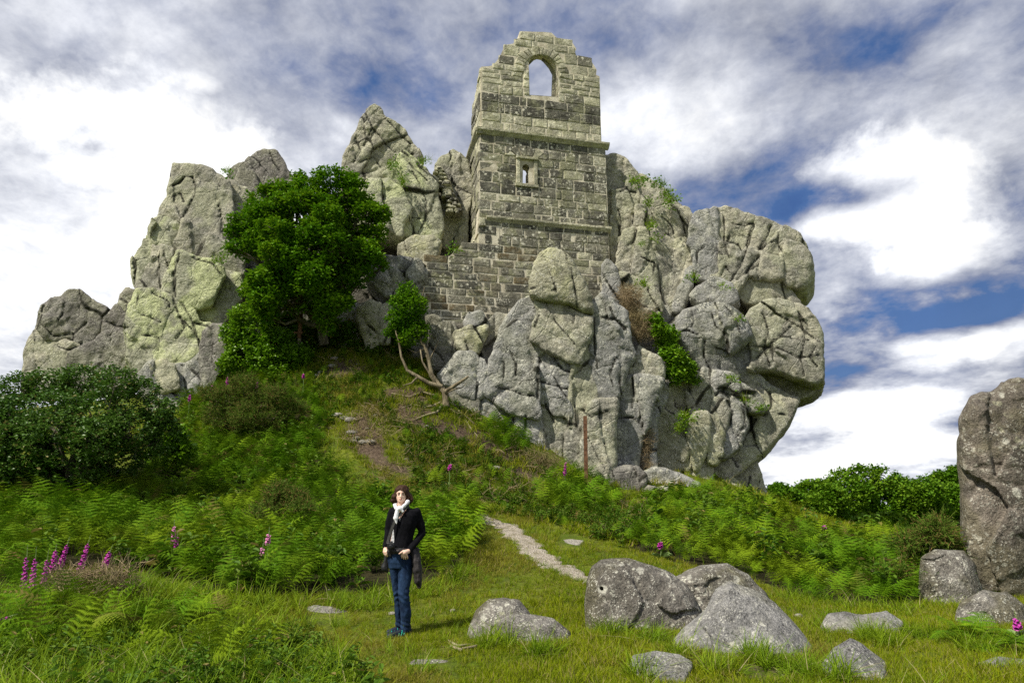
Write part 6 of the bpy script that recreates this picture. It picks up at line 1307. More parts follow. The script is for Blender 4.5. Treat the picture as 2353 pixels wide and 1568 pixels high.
scatter('crag_plants', PR_IVY, Tq[::3], rg.uniform(.14, .28, len(Tq[::3])), .5, 'leafy plants rooted in the clefts of the crags', 'plants')

# ------------------------------------------------------------------ ferns standing alone, foxgloves, posts
def fern_plant(x, y, n, s, seed, label, spread=1.0):
    z = gz1(x, y); t = thing('fern', (x, y, z), label, 'fern'); r = random.Random(seed)
    for i in range(n):
        g = frond(100 + seed * 7 + i, L=1.0, pairs=15); az = 2 * PI * i / n + r.uniform(-.3, .3); ti = r.uniform(.25, .7) * spread
        V = g.verts() * s * r.uniform(.75, 1.1); V = V @ rotm(0, ti, 0).T @ rotm(0, 0, az).T + np.array((x, y, z)); mesh_obj('frond', V, g.f, MAT['bracken'], t)
for i, (u, v, Y, n, s, sp_, lab) in enumerate([(330, 1410, 8.0, 11, .95, 1.5, 'large arching fern in the left foreground, right of the mound of dead stalks'), (240, 1420, 8.0, 9, .8, 1.5, 'fern on the near side of the mound of dead stalks'), (440, 1420, 8.3, 9, .75, 1.4, 'smaller fern right of the large arching fern'), (110, 1450, 7.8, 8, .65, 1.3, 'fern at the left edge below the foxgloves'),
                                          (560, 1460, 7.9, 8, .6, 1.4, 'low fern in the long grass below the bracken edge'), (640, 1500, 7.4, 7, .5, 1.4, 'lowest fern in the long grass, left of the woman'), (2240, 1500, 7.9, 8, .6, 1.3, 'fern at the lower right in front of the rounded boulder'), (2310, 1540, 7.4, 8, .5, 1.3, 'fern in the bottom right corner by the pink foxglove')]):
    w = P(u, v, Y); fern_plant(w.x, w.y, n, s, i, lab, sp_)
def bell_mesh():
    V = []; S = 7
    for zz, rr in ((0, .15), (-.15, .30), (-.45, .36), (-.8, .44), (-1.0, .58)):
        for k_ in range(S): t = 2 * PI * k_ / S; V.append((rr * math.cos(t), rr * math.sin(t), zz))
    F = [(i * S + k_, (i + 1) * S + k_, (i + 1) * S + (k_ + 1) % S, i * S + (k_ + 1) % S) for i in range(4) for k_ in range(S)] + [tuple(range(S))]
    return np.array(V), F
BV, BF = bell_mesh(); BELL = {}
for m_ in ('foxglove_pink', 'foxglove_pale', 'foxglove_bud'):
    me = bpy.data.meshes.new('bell'); me.from_pydata([tuple(v) for v in BV], [], BF); me.update(); me.materials.append(MAT[m_]); BELL[m_] = me
def foxglove(label, top, bot, base, size, near, col='foxglove_pink', seed=0, group='foxgloves', n=18):
    """top, bot: ends of the flower spike; base: foot of the stem"""
    t = thing('foxglove', base, label, 'foxglove', group); r = random.Random(seed); g = Geo(); mid = base.lerp(bot, .6) + Vector((.02, 0, 0))
    tube(g, [base, mid, bot, bot.lerp(top, .5) + Vector((.01, 0, 0)), top], [.011, .009, .008, .006, .002], 5)
    for i in range(5):
        az = r.uniform(0, 2 * PI); g.add(leaf_v(.22, .09, .2, .5) @ rotm(.7, 0, 0).T @ rotm(0, 0, az).T + np.array(base.lerp(bot, r.uniform(0, .35))), LEAF_F)
    mesh_obj('stem', g.verts(), g.f, MAT['stem_green'], t)
    pk = Geo(); bd = Geo(); ax = (top - bot)
    N_ = n + 9
    for i in range(N_):
        f = i / (N_ - 1); c = bot + ax * f; az = i * 2.4 + r.uniform(-.4, .4); bud = i >= n
        L = size * (1.05 - .62 * f) * (1 if not bud else .5); rot = Euler((R(-52 - 12 * (1 - f)) if not bud else R(-70), 0, az)).to_matrix(); S = L * (.9 if not bud else .6)
        if near and not bud:
            o = bpy.data.objects.new('flower', BELL[col]); COL.objects.link(o); o.parent = t; o.location = c - base; o.rotation_euler = (R(60) - (.2 * f), 0, az); o.scale = (S, S, S)
        else:
            rm = np.array(Euler((R(60), 0, az)).to_matrix()); (bd if bud else pk).add(BV * S @ rm.T + np.array(c), BF)
    if pk.n: mesh_obj('flower_spike', pk.verts(), pk.f, MAT[col], t)
    if bd.n: mesh_obj('bud_tip', bd.verts(), bd.f, MAT['foxglove_bud'], t)
def fox_px(label, u1, v1, u0, v0, Y, near=True, col='foxglove_pink', seed=0, n=24, size=.050, drop=.5):
    a, b = P(u1, v1, Y), P(u0, v0, Y); base = Vector((b.x + (b.x - a.x) * .3, Y, 0)); base.z = min(gz1(base.x, base.y), b.z - .1); foxglove(label, a, b, base, size, near, col, seed, n=n)
for i, q in enumerate([
    ('leftmost tall purple foxglove of the near left cluster', 64, 1251, 53, 1362, 9.3), ('purple foxglove second from left in the near left cluster', 84, 1254, 72, 1364, 9.1), ('broad purple foxglove third from left in the near left cluster', 112, 1262, 98, 1352, 9.4),
    ('shorter foxglove between the third and the tallest in the left cluster', 130, 1248, 121, 1308, 9.7), ('tallest leaning foxglove at the right of the left cluster', 160, 1232, 137, 1304, 9.8), ('single foxglove with long green tip right of the left cluster', 208, 1228, 184, 1306, 9.9),
    ('leaning foxglove rightmost of the near left group', 259, 1250, 239, 1298, 10.0)]): fox_px(*q, seed=i, n=26 if i < 6 else 18)
fox_px('taller pink foxglove of the pair in the bracken left of the woman', 401, 1193, 397, 1248, 11.6, col='foxglove_pale', seed=11); fox_px('lower bright foxglove of the pair in the bracken left of the woman', 409, 1218, 402, 1272, 11.5, seed=12)
fox_px('pale pink foxglove at the bracken edge, upper flower of two', 619, 1210, 615, 1246, 10.9, col='foxglove_pale', seed=13, n=12); fox_px('slender pale foxglove at the bracken edge, nearest to the woman', 606, 1236, 599, 1284, 10.7, col='foxglove_pale', seed=14, n=12)
fox_px('foxglove lying almost flat at the left edge of the picture', 40, 1409, -8, 1424, 7.6, seed=15, n=12); fox_px('tiny foxglove in front of the left cluster', 157, 1322, 153, 1338, 9.2, seed=16, n=7, size=.04)
fox_px('pink foxglove in the bottom right corner in front of the boulder', 2330, 1403, 2338, 1440, 8.4, seed=17, n=12)
for i, (u1, v1, u0, v0, Y, lab) in enumerate([(437, 900, 435, 918, 23.5, 'far foxglove leftmost under the tall pinnacle'), (487, 880, 486, 895, 23.5, 'far foxglove second under the tall pinnacle'), (524, 857, 521, 882, 23.5, 'far foxglove at the left edge of the ivy mound'), (592, 866, 590, 898, 22.0, 'far foxglove above the gorse bush'),
    (697, 854, 697, 866, 23.5, 'far foxglove beside the bare earth of the bank top'), (1300, 1046, 1297, 1088, 20.5, 'foxglove at the foot of the buttress left of the rusty pole'), (1036, 1060, 1032, 1076, 18.5, 'small foxglove on the slope above the path'), (1881, 1305, 1879, 1328, 12.8, 'foxglove in the bracken above the right-hand turf'),
    (1517, 1238, 1516, 1254, 13.5, 'small foxglove in the bracken above the drilled boulder'), (1893, 1202, 1892, 1212, 16.5, 'tiny foxglove on top of the right bracken bank')]):
    fox_px(lab, u1, v1, u0, v0, Y, False, seed=30 + i, n=16, size=.06)
# rusty pole and timber post
def pole():
    a, b = P(1341, 955, 21.6), P(1345, 1125, 21.6); b.z = min(b.z, gz1(b.x, b.y)); b.x = a.x + .02
    t = thing('rusty_pole', b, 'rusty steel angle pole standing before the fluted buttress', 'pole'); g = Geo(); w = .055; e = .012; h = a.z - b.z
    L_ = [(-w, -w), (w, -w), (w, -w + e), (-w + e, -w + e), (-w + e, w), (-w, w)]
    g.add([(b.x + x + .02 * z / h, b.y + y, b.z + z) for z in (0, h * .5, h) for x, y in L_], [(i * 6 + k_, i * 6 + (k_ + 1) % 6, (i + 1) * 6 + (k_ + 1) % 6, (i + 1) * 6 + k_) for i in range(2) for k_ in range(6)] + [tuple(range(12, 18))])
    mesh_obj('shaft', g.verts(), g.f, MAT['rusty_steel'], t)
    a = P(691, 720, 25.4); b = Vector((a.x, 25.4, gz1(a.x, 25.4) - .05)); t = thing('timber_post', b, 'short weathered timber post with rusty iron bracket under the big tree', 'post')
    def box(x0, x1, y0, y1, z0, z1, nm, m, dx=0.0):
        V = [(x + (dx if z == z1 else 0), y, z) for z in (z0, z1) for x, y in ((x0, y0), (x1, y0), (x1, y1), (x0, y1))]
        mesh_obj(nm, np.array(V), [(0, 1, 5, 4), (1, 2, 6, 5), (2, 3, 7, 6), (3, 0, 4, 7), (4, 5, 6, 7), (3, 2, 1, 0)], m, t)
    x, y = b.x, b.y; h = a.z - b.z
    h = a.z - b.z
    box(x - .05, x + .05, y, y + .09, b.z, b.z + h * .62, 'post', MAT['weathered_timber'], .01); box(x - .055, x + .07, y - .03, y + .05, b.z + h * .56, b.z + h, 'bracket', MAT['rusty_steel'])
    box(x - .20, x + .14, y - .05, y - .02, b.z + h * .64, b.z + h * .67, 'bolt', MAT['rusty_steel']); box(x - .22, x + .06, y - .05, y - .02, b.z + h * .84, b.z + h * .87, 'bolt', MAT['rusty_steel'])
pole()
# litter of dead wood in the turf
g = Geo()
for pts in [[(1030, 1478), (1050, 1490), (1085, 1488)], [(1060, 1498), (1090, 1495), (1108, 1484)], [(1035, 1490), (1060, 1500)]]:
    q = [on_ground(u, v) + Vector((0, 0, .03)) for u, v in pts]; tube(g, q, [.012, .016, .008][:len(q)], 5)
V = g.verts(); tag(mesh_obj('driftwood', V, g.f, MAT['root'], loc=tuple(V.mean(0)), smooth=True), 'curved dead root lying in the turf in front of the woman', 'dead root')
# ------------------------------------------------------------------ the woman
plain('skin', (.80, .54, .42), .55, .3, .05); plain('hair_brown', (.045, .022, .012), .6, .15, .35, nscale=60, bump=.004); plain('cardigan_black', (.006, .006, .008), .95, .1, .3, nscale=40, bump=.002)
plain('scarf_white', (.82, .82, .84), .9, .2, .06, nscale=50, bump=.004); plain('lips', (.42, .14, .11), .5, .3); plain('eye_dark', (.02, .015, .012), .3, .4); plain('brow', (.07, .035, .02), .8, .2)
plain('jacket_grey', (.032, .028, .028), .75, .3, .3, nscale=20, bump=.004); plain('bag_black', (.012, .013, .014), .6, .35, .3); plain('strap_grey', (.055, .055, .05), .8, .2, .3, nscale=60); plain('camera_black', (.012, .012, .013), .35, .5)
plain('lens_glass', (.01, .01, .02), .1, .6); plain('shoe_navy', (.008, .012, .03), .6, .3, .3); plain('stripe_teal', (.02, .42, .34), .5, .3); plain('sole_grey', (.10, .12, .12), .8, .2); plain('buckle', (.6, .6, .58), .3, .5)
k = NT('denim', .9, .15); n1 = k.noise(9, 5, .6, sc=(1.5, 1.5, .6)); n2 = k.noise(160, 2, .6, sc=(1, 1, .3)); c = k.mix(k.step(n1, .35, .68), (.006, .015, .040), (.018, .042, .095)); c = k.mix(k.M('MULTIPLY', k.step(n2, .5, .7), .3), c, (.05, .085, .15)); k.col(c); k.bump(n1, .02, .6); MAT['denim'] = k.m
k = NT('striped_tee', .9, .15); sx = k.n('ShaderNodeSeparateXYZ'); k.l(k.pos(), sx.inputs[0]); w_ = k.M('FRACT', k.M('MULTIPLY', sx.outputs[2], 62.0)); k.col(k.mix(k.step(w_, .45, .6), (.62, .62, .62), (.16, .17, .19))); MAT['tee'] = k.m

WY = 8.4
def wp(x, y, dy=0.0): return P(845.25 + x * .2531, 1087.8 + y * .2531, WY) + Vector((0, dy, 0))
class Vol:
    def __init__(s, lo, hi, vox):
        s.vox = vox; s.x = np.arange(lo[0], hi[0], vox, dtype=np.float32); s.y = np.arange(lo[1], hi[1], vox, dtype=np.float32); s.z = np.arange(lo[2], hi[2], vox, dtype=np.float32)
        s.X, s.Y, s.Z = np.meshgrid(s.x, s.y, s.z, indexing='ij', sparse=True); s.d = np.full((len(s.x), len(s.y), len(s.z)), 1.0, np.float32)
    def ell(s, c, r, rot=0.0):
        X, Y = s.X - c[0], s.Y - c[1]; Zr = s.Z - c[2]
        if rot: X, Zr = X * math.cos(rot) + Zr * math.sin(rot), -X * math.sin(rot) + Zr * math.cos(rot)
        return (np.sqrt((X / r[0]) ** 2 + (Y / r[1]) ** 2 + (Zr / r[2]) ** 2) - 1) * min(r)
    def cone(s, a, b, ra, rb, ys=1.0):
        a = Vector(a); b = Vector(b); ab = b - a; L2 = ab.x ** 2 + (ab.y * ys) ** 2 + ab.z ** 2 + 1e-9
        X, Y, Z_ = s.X - a.x, (s.Y - a.y) * ys, s.Z - a.z
        t = np.clip((X * ab.x + Y * ab.y * ys + Z_ * ab.z) / L2, 0, 1)
        return np.sqrt((X - t * ab.x) ** 2 + (Y - t * ab.y * ys) ** 2 + (Z_ - t * ab.z) ** 2) - (ra + (rb - ra) * t)
    def loft(s, secs):
        """secs: (z, cx, cy, rx, ry) from top to bottom"""
        secs = sorted(secs); zz = [q[0] for q in secs]; f = lambda i: np.interp(s.Z, zz, [q[i] for q in secs]).astype(np.float32)
        cx, cy, rx, ry = f(1), f(2), f(3), f(4); d = (np.sqrt(((s.X - cx) / rx) ** 2 + ((s.Y - cy) / ry) ** 2) - 1) * np.minimum(rx, ry)
        return np.maximum(d, np.maximum(zz[0] - s.Z, s.Z - zz[-1]))
    def add(s, d, k=.0):
        if k <= 0: s.d = np.minimum(s.d, d); return s
        h = np.clip(.5 + .5 * (s.d - d) / k, 0, 1); s.d = s.d * (1 - h) + d * h - k * h * (1 - h); return s
    def sub(s, d, k=.0):
        if k <= 0: s.d = np.maximum(s.d, -d); return s
        h = np.clip(.5 - .5 * (s.d + d) / k, 0, 1); s.d = s.d * (1 - h) - d * h + k * h * (1 - h); return s
    def keep(s, d): s.d = np.maximum(s.d, d); return s
    def folds(s, amp, f, seed=0, zs=1.0):
        I = np.nonzero(np.abs(s.d) < .03); x, y, z = s.x[I[0]], s.y[I[1]], s.z[I[2]]
        s.d[I] += amp * fbm(x * f, y * f, z * f * zs, 3, seed); return s
    def mesh(s, name, mat, parent, loc=None):
        p_, q = iso(np.pad(s.d, 1, constant_values=.5), (s.x[0] - s.vox, s.y[0] - s.vox, s.z[0] - s.vox), s.vox); return mesh_obj(name, p_, q, mat, parent, loc, smooth=True)
def sec(rows, ry, cy=0.0):
    out = []
    for i, (y, xl, xr) in enumerate(rows):
        a, b = wp(xl, y), wp(xr, y); out.append((a.z, (a.x + b.x) / 2, WY + (cy[i] if isinstance(cy, list) else cy), (b.x - a.x) / 2, ry[i] if isinstance(ry, list) else ry))
    return out
def woman():
    foot = wp(290, 1452); gz = gz1(foot.x, WY); me_ = thing('person', (foot.x, WY, gz), 'woman with brown bob, white scarf, black cardigan and jeans standing on the turf', 'person')
    TOR = [(300, 262, 335), (318, 240, 385), (332, 214, 440), (380, 212, 455), (450, 212, 445), (560, 205, 418), (640, 190, 408), (700, 182, 404), (770, 180, 402)]
    TRY = [.05, .06, .075, .105, .115, .105, .11, .12, .125]
    LL = [(740, 180, 292), (920, 204, 292), (1100, 231, 302), (1230, 238, 306), (1345, 242, 312), (1392, 240, 315)]
    RL = [(740, 272, 402), (950, 277, 396), (1080, 277, 383), (1250, 298, 394), (1390, 300, 388), (1428, 296, 390)]
    LCY = [.0, .02, .03, .05, .06, .06]; RCY = [0, -.03, -.06, -.03, -.02, -.02]
    shR, elR, wrR = wp(222, 345, .01), wp(182, 510, .05), wp(168, 655, -.05)        # arm on the picture's left
    shL, elL, wrL = wp(438, 348, .01), wp(488, 535, .06), wp(388, 692, -.10)
    lo = (wp(110, 0).x, WY - .25, gz - .02); hi = (wp(530, 0).x, WY + .25, wp(0, 85).z)
    H = wp(306, 178)
    # body
    b = Vol(lo, hi, .0046)
    shrink = lambda rows, k: [(y, xl + k, xr - k) for y, xl, xr in rows]
    b.add(b.loft(sec(shrink(TOR, 9), [q - .012 for q in TRY])))
    b.add(b.loft(sec(shrink(LL, 14), [.062, .055, .042, .040, .034, .032], LCY)), .02); b.add(b.loft(sec(shrink(RL, 16), [.065, .058, .044, .042, .035, .033], RCY)), .02)
    for s_, e_, w_ in ((shR, elR, wrR), (shL, elL, wrL)): b.add(b.cone(s_, e_, .040, .032), .03); b.add(b.cone(e_, w_, .032, .022), .01)
    b.add(b.cone(wp(296, 310, .01), wp(302, 250, .0), .052, .046), .02)                     # neck
    b.add(b.ell((H.x, WY, H.z), (.074, .088, .088)), .02); b.add(b.ell((H.x + .003, WY - .022, H.z - .050), (.057, .062, .058)), .02); b.add(b.ell((H.x + .003, WY - .052, H.z - .088), (.026, .026, .018)), .02)
    b.sub(b.ell((H.x - .022, WY - .094, H.z - .012), (.018, .016, .011)), .012); b.sub(b.ell((H.x + .030, WY - .094, H.z - .012), (.018, .016, .011)), .012)
    b.add(b.cone((H.x + .004, WY - .082, H.z - .008), (H.x + .005, WY - .102, H.z - .040), .007, .012), .012); b.add(b.ell((H.x + .004, WY - .076, H.z - .066), (.022, .014, .008)), .008)
    for sx_ in (-1, 1): b.add(b.ell((H.x + sx_ * .072, WY + .005, H.z - .02), (.010, .018, .028)), .006)
    for sx_, wr, tip in ((1, wrR, (0, 0)), (-1, wrL, (0, 0))):
        if sx_ == 1:      # hand on the left: palm with the thumb hooked outside, fingers into the pocket
            p0 = wp(168, 690, -.075); b.add(b.cone(wr, p0, .022, .026), .012)
            for j, (dx, ln) in enumerate(((152, 0), (162, 6), (172, 8), (181, 2))): 
                k0 = wp(dx, 702, -.08 - .012 * j); k1 = wp(dx + 6, 722 + ln, -.072 - .012 * j); k2 = wp(dx + 12, 736 + ln, -.055 - .012 * j); b.add(b.cone(k0, k1, .0095, .0088), .003); b.add(b.cone(k1, k2, .0088, .0075), .003)
            t0, t1, t2 = wp(176, 678, -.09), wp(190, 696, -.115), wp(191, 716, -.118); b.add(b.cone(t0, t1, .012, .010), .006); b.add(b.cone(t1, t2, .010, .008), .003)
        else:             # hand on the right: back of the hand to us, fingers in the front pocket, thumb pointing left
            p0 = wp(352, 706, -.145); b.add(b.cone(wp(380, 694, -.12), p0, .024, .031, ), .012)
            for j, (x0, y0, x1, y1) in enumerate(((366, 722, 372, 745), (352, 726, 355, 752), (338, 726, 338, 750), (326, 720, 322, 742))):
                k0 = wp(x0, y0, -.150); k1 = wp(x1, y1, -.135); k2 = wp(x1, y1 + 14, -.110); b.add(b.cone(k0, k1, .0100, .0092), .003); b.add(b.cone(k1, k2, .0092, .0080), .003)
            t0, t1, t2 = wp(340, 692, -.155), wp(322, 704, -.168), wp(305, 715, -.166); b.add(b.cone(t0, t1, .0125, .0105), .006); b.add(b.cone(t1, t2, .0105, .0085), .003)
    body = b.mesh('body', MAT['skin'], me_)
    def small(name, c, r, mat): 
        v = Vol([c[i] - r[i] * 1.5 for i in range(3)], [c[i] + r[i] * 1.5 for i in range(3)], min(r) / 3.2); v.add(v.ell(c, r)); return v.mesh(name, MAT[mat], me_, loc=c)
    for sx_ in (-.022, .030):
        small('eye', (H.x + sx_, WY - .083, H.z - .013), (.0125, .006, .0050), 'eye_dark'); small('eyebrow', (H.x + sx_, WY - .089, H.z + .006), (.018, .005, .0035), 'brow')
    small('mouth', (H.x + .004, WY - .0885, H.z - .066), (.019, .006, .0045), 'lips')
    # hair: a wavy bob, parted, curling out at the jaw
    v = Vol((H.x - .17, WY - .14, H.z - .15), (H.x + .17, WY + .15, H.z + .12), .0042)
    v.add(v.ell((H.x, WY + .012, H.z + .008), (.088, .106, .094))); v.add(v.ell((H.x - .078, WY + .01, H.z - .050), (.045, .065, .072), -.35), .02); v.add(v.ell((H.x + .082, WY + .01, H.z - .050), (.045, .065, .072), .35), .02)
    v.add(v.ell((H.x, WY + .055, H.z - .05), (.085, .06, .08)), .02); v.add(v.ell((H.x - .112, WY, H.z - .078), (.026, .04, .024)), .015); v.add(v.ell((H.x + .114, WY, H.z - .074), (.026, .04, .026)), .015)
    v.sub(v.ell((H.x + .008, WY - .105, H.z - .040), (.060, .098, .090)), .006); v.sub(v.ell((H.x + .006, WY - .05, H.z - .14), (.06, .10, .07)), .01)
    I = np.nonzero(np.abs(v.d) < .02); x, y, z = v.x[I[0]], v.y[I[1]], v.z[I[2]]; v.d[I] += .008 * vnoise(x * 60 + 2 * np.sin(z * 60), y * 60, z * 12, 1) + .009 * vnoise(x * 22, y * 22, z * 26, 2)
    v.mesh('hair', MAT['hair_brown'], me_)
    # cardigan
    v = Vol(lo, hi, .0062)
    v.add(v.loft(sec([(306, 250, 372), (318, 228, 400)] + TOR[2:-1] + [(712, 181, 406)], [.06, .07, .088, .115, .125, .112, .117, .126, .128])))
    for s_, e_, w_ in ((shR, elR, wrR), (shL, elL, wrL)): v.add(v.cone(s_, e_, .056, .047), .03); v.add(v.cone(e_, w_, .046, .036), .012)
    a, c_ = wp(300, 395), wp(300, 300)
    # neckline: a V that narrows down to the chest
    vn = np.maximum(np.abs(v.X - (c_.x + .005)) - np.interp(v.Z, [wp(0, 440).z, wp(0, 395).z, wp(0, 300).z], [-.01, .020, .085]).astype(np.float32), np.broadcast_to(v.Y - (WY + .02), (1, len(v.y), 1)))
    v.sub(vn, .004)
    # it falls open over the stomach: a slanting slit that shows the striped shirt
    op = np.maximum(np.abs(v.X - wp(244, 0).x - np.interp(v.Z, [wp(0, 665).z, wp(0, 480).z], [-.004, .018]).astype(np.float32)) - np.interp(v.Z, [wp(0, 665).z, wp(0, 620).z, wp(0, 480).z], [.034, .030, .0]).astype(np.float32), np.broadcast_to(v.Y - (WY - .02), (1, len(v.y), 1)))
    v.sub(op); v.keep(np.broadcast_to(wp(0, 664).z - v.Z + 0 * v.X, (len(v.x), 1, len(v.z))) * ((v.X > wp(185, 0).x) & (v.X < wp(372, 0).x)) + (-1.0) * (1 - ((v.X > wp(185, 0).x) & (v.X < wp(372, 0).x))))
    v.folds(.006, 9, 1, .6); v.mesh('cardigan', MAT['cardigan_black'], me_)
    v = Vol((wp(170, 0).x, WY - .2, wp(0, 705).z), (wp(430, 0).x, WY + .2, wp(0, 395).z), .006); v.add(v.loft(sec([(398, 240, 400), (450, 225, 430), (560, 215, 410), (640, 200, 400), (702, 190, 398)], [.103, .111, .102, .107, .116]))); v.mesh('shirt', MAT['tee'], me_)
    # jeans
    v = Vol((lo[0], lo[1], gz), (hi[0], hi[1], wp(0, 690).z), .0062)
    v.add(v.loft(sec([(695, 184, 402), (740, 179, 403), (800, 182, 402), (850, 190, 400)], [.118, .124, .12, .10])))
    v.add(v.loft(sec(LL, [.085, .078, .066, .064, .062, .064], LCY)), .012); v.add(v.loft(sec(RL, [.085, .080, .068, .068, .066, .068], RCY)), .008); v.folds(.007, 12, 2, .8); I = np.nonzero(np.abs(v.d) < .02)
    v.d[I] += .0035 * np.sin(v.z[I[2]] * 95 + 3 * np.sin(v.x[I[0]] * 30)) * np.exp(-((v.z[I[2]] - wp(0, 1110).z) / .09) ** 2) + .004 * np.sin(v.z[I[2]] * 120 + v.x[I[0]] * 40) * np.exp(-((v.z[I[2]] - wp(0, 1370).z) / .05) ** 2)
    v.mesh('jeans', MAT['denim'], me_)
    # shoes
    for heel, toe, dz in ((wp(292, 1395, .05), wp(196, 1412, -.03), .0), (wp(362, 1440, -.01), wp(215, 1470, -.15), .0)):
        heel.z = gz1(heel.x, heel.y) + .042; toe.z = gz1(toe.x, toe.y) + .028; m = heel.lerp(toe, .5)
        v = Vol((min(toe.x, heel.x) - .07, min(toe.y, heel.y) - .07, min(toe.z, heel.z) - .06), (max(toe.x, heel.x) + .07, max(toe.y, heel.y) + .07, heel.z + .09), .005)
        v.add(v.cone(heel, toe, .040, .026)); v.add(v.cone(m, toe, .036, .032), .02); v.add(v.cone(heel, heel + Vector((0, 0, .045)), .038, .034), .02); v.keep(np.broadcast_to((gz1(m.x, m.y) + .006) - v.Z, v.d.shape)); sh = v.mesh('shoe', MAT['shoe_navy'], me_)
        d = (toe - heel).normalized(); sd_ = Vector((d.y, -d.x, 0)); sd_ = sd_ if sd_.y < 0 else -sd_
        g = Geo()
        for j in range(3):
            c = heel + d * (.075 + .035 * j) + sd_ * (.036 - .0015 * j); tube(g, [c + Vector((0, 0, -.022)), c + sd_ * .002 - d * .012 + Vector((0, 0, .002)), c - sd_ * .014 - d * .022 + Vector((0, 0, .026))], [.008, .008, .007], 5)
        mesh_obj('shoe_stripe', g.verts(), g.f, MAT['stripe_teal'], sh)
        v = Vol((min(toe.x, heel.x) - .07, min(toe.y, heel.y) - .07, gz - .05), (max(toe.x, heel.x) + .07, max(toe.y, heel.y) + .07, heel.z), .005); v.add(v.cone(Vector((heel.x, heel.y, gz1(m.x, m.y) + .008)), Vector((toe.x, toe.y, gz1(m.x, m.y) + .008)), .043, .034)); v.keep(np.broadcast_to(np.abs(v.Z - gz1(m.x, m.y) - .006) - .010, v.d.shape)); v.mesh('sole', MAT['sole_grey'], sh)
    # scarf
    v = Vol((wp(220, 0).x, WY - .22, wp(0, 465).z), (wp(400, 0).x, WY + .14, wp(0, 225).z), .0046)
    ringp = [wp(250, 285, -.05), wp(272, 312, -.095), wp(305, 318, -.115), wp(340, 290, -.10), wp(366, 256, -.055), wp(350, 262, .05), wp(262, 272, .05), wp(250, 285, -.05)]
    for a_, b_ in zip(ringp[:-1], ringp[1:]): v.add(v.cone(a_, b_, .021, .021), .012)
    v.add(v.ell(tuple(wp(298, 315, -.135)), (.030, .026, .030)), .01); v.add(v.cone(wp(288, 325, -.135), wp(270, 400, -.145), .024, .028, 1.6), .01); v.add(v.cone(wp(270, 400, -.145), wp(276, 448, -.145), .024, .008, 1.6), .008); v.add(v.cone(wp(310, 318, -.135), wp(330, 340, -.13), .018, .012), .008)
    v.folds(.006, 26, 1, .5); v.mesh('scarf', MAT['scarf_white'], me_)
    # jacket tied at the waist
    v = Vol((wp(160, 0).x, WY - .24, wp(0, 1055).z), (wp(520, 0).x, WY + .22, wp(0, 645).z), .006)
    v.add(v.loft(sec([(672, 183, 408), (690, 178, 412), (712, 180, 414), (724, 186, 412)], [.128, .140, .142, .134])))
    v.sub(v.loft(sec([(640, 198, 392), (735, 198, 392)], [.108, .112])))
    v.add(v.cone(wp(212, 690, -.12), wp(300, 690, -.155), .026, .024), .01); v.add(v.cone(wp(205, 700, -.12), wp(222, 745, -.12), .026, .014), .01)
    a = [(wp(415, 700, -.02), .030), (wp(440, 790, -.02), .050), (wp(452, 870, -.02), .055), (wp(462, 960, -.02), .045), (wp(476, 1025, -.02), .018)]
    for (p0, r0), (p1, r1) in zip(a[:-1], a[1:]): v.add(v.cone(p0, p1, r0, r1, .55), .012)
    v.add(v.cone(wp(430, 700, .04), wp(448, 900, .04), .04, .055, .8), .01); v.add(v.cone(wp(448, 900, .04), wp(440, 965, .04), .055, .02, .8), .01)
    v.folds(.011, 16, 2, .35); v.mesh('jacket', MAT['jacket_grey'], me_)
    # things she carries
    st = thing('compact_camera', wp(228, 640, -.16), 'black camera hanging on a strap before the woman at her waist', 'camera')
    def boxv(c, h, r_, vox, name, mat, par):
        v = Vol([c[i] - h[i] - .02 for i in range(3)], [c[i] + h[i] + .02 for i in range(3)], vox); q = [np.abs((v.X, v.Y, v.Z)[i] - c[i]) - h[i] + r_ for i in range(3)]
        v.d = np.sqrt(np.maximum(q[0], 0) ** 2 + np.maximum(q[1], 0) ** 2 + np.maximum(q[2], 0) ** 2) + np.minimum(np.maximum(q[0], np.maximum(q[1], q[2])), 0) - r_; return v.mesh(name, MAT[mat], par)
    c = wp(230, 645, -.155); boxv(c, (.044, .022, .034), .010, .004, 'camera_body', 'camera_black', st); boxv(c + Vector((0, -.002, .036)), (.018, .018, .014), .006, .004, 'viewfinder', 'camera_black', st)
    v = Vol((c.x - .05, c.y - .08, c.z - .05), (c.x + .06, c.y, c.z + .05), .004); v.add(v.cone(c + Vector((.006, -.02, -.004)), c + Vector((.008, -.052, -.006)), .026, .024)); v.mesh('lens', MAT['camera_black'], st)
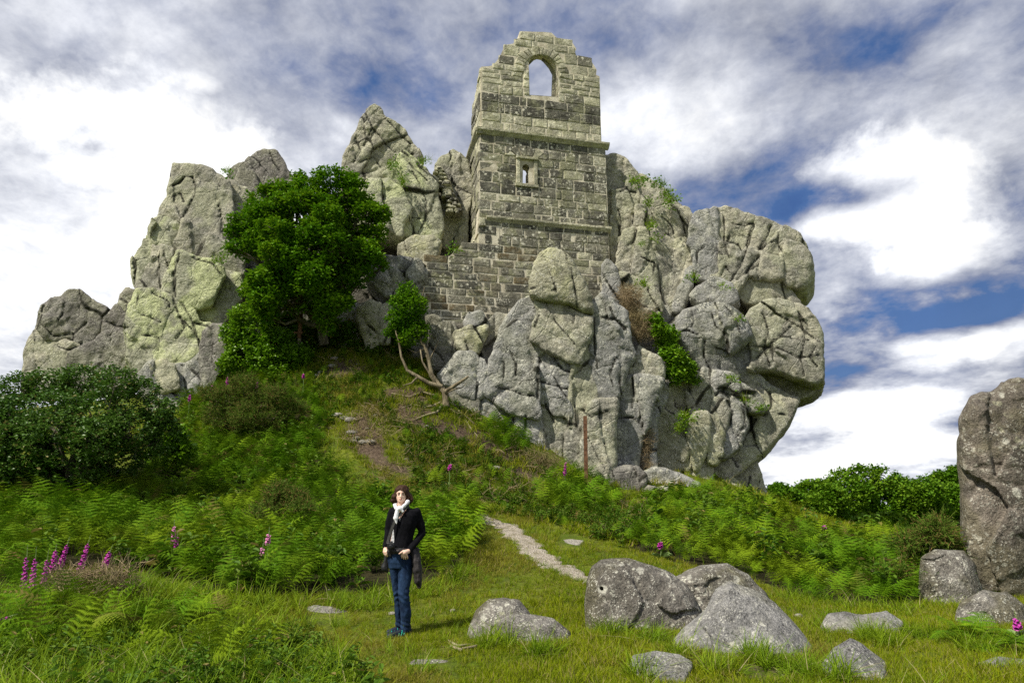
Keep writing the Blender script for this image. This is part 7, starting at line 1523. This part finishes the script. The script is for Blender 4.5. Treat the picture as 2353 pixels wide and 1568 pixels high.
    g = Geo(); cc = c + Vector((.008, -.079, -.006)); g.add([tuple(cc + Vector((.015 * math.cos(t * PI / 6), 0, .015 * math.sin(t * PI / 6)))) for t in range(12)], [tuple(range(12))]); mesh_obj('front_glass', g.verts(), g.f, MAT['lens_glass'], st)
    def band(pts, w, name, mat, par, th=.004):
        g = Geo(); n = len(pts); V = []
        for i, p_ in enumerate(pts):
            t = (pts[min(i + 1, n - 1)] - pts[max(i - 1, 0)]).normalized(); nrm = Vector((0, -1, 0)); s_ = t.cross(nrm).normalized() * w * .5; o_ = s_.cross(t).normalized() * th
            V += [p_ - s_, p_ + s_, p_ + s_ + o_, p_ - s_ + o_]
        F = [(i * 4 + a_, i * 4 + (a_ + 1) % 4, i * 4 + 4 + (a_ + 1) % 4, i * 4 + 4 + a_) for i in range(n - 1) for a_ in range(4)]
        g.add([tuple(q) for q in V], F); return mesh_obj(name, g.verts(), g.f, MAT[mat], par)
    band([wp(377, 292, -.05), wp(352, 312, -.10), wp(322, 345, -.125), wp(290, 385, -.135), wp(262, 425, -.142), wp(238, 480, -.142), (wp(220, 530, -.135)), wp(205, 580, -.135), wp(194, 628, -.14)], .030, 'strap', 'strap_grey', st)
    bg_ = thing('shoulder_bag', wp(160, 905, .05), 'small black bag hanging at the woman\'s side behind her hand', 'bag')
    v = Vol((wp(100, 0).x, WY - .08, wp(0, 925).z), (wp(215, 0).x, WY + .16, wp(0, 700).z), .006); v.add(v.cone(wp(158, 745, .03), wp(152, 860, .03), .020, .036, .8)); v.add(v.cone(wp(145, 850, .03), wp(178, 880, .03), .036, .030, .8), .02); v.add(v.cone(wp(170, 760, .03), wp(185, 880, .03), .015, .022, .8), .02); v.folds(.004, 14, 1); v.mesh('bag_body', MAT['bag_black'], bg_)
    band([wp(365, 285, .0), wp(370, 288, -.05), wp(362, 300, -.085)], .022, 'strap', 'bag_black', bg_); band([wp(160, 745, .03), wp(176, 700, .06), wp(186, 660, .08)], .02, 'strap', 'bag_black', bg_)
woman()
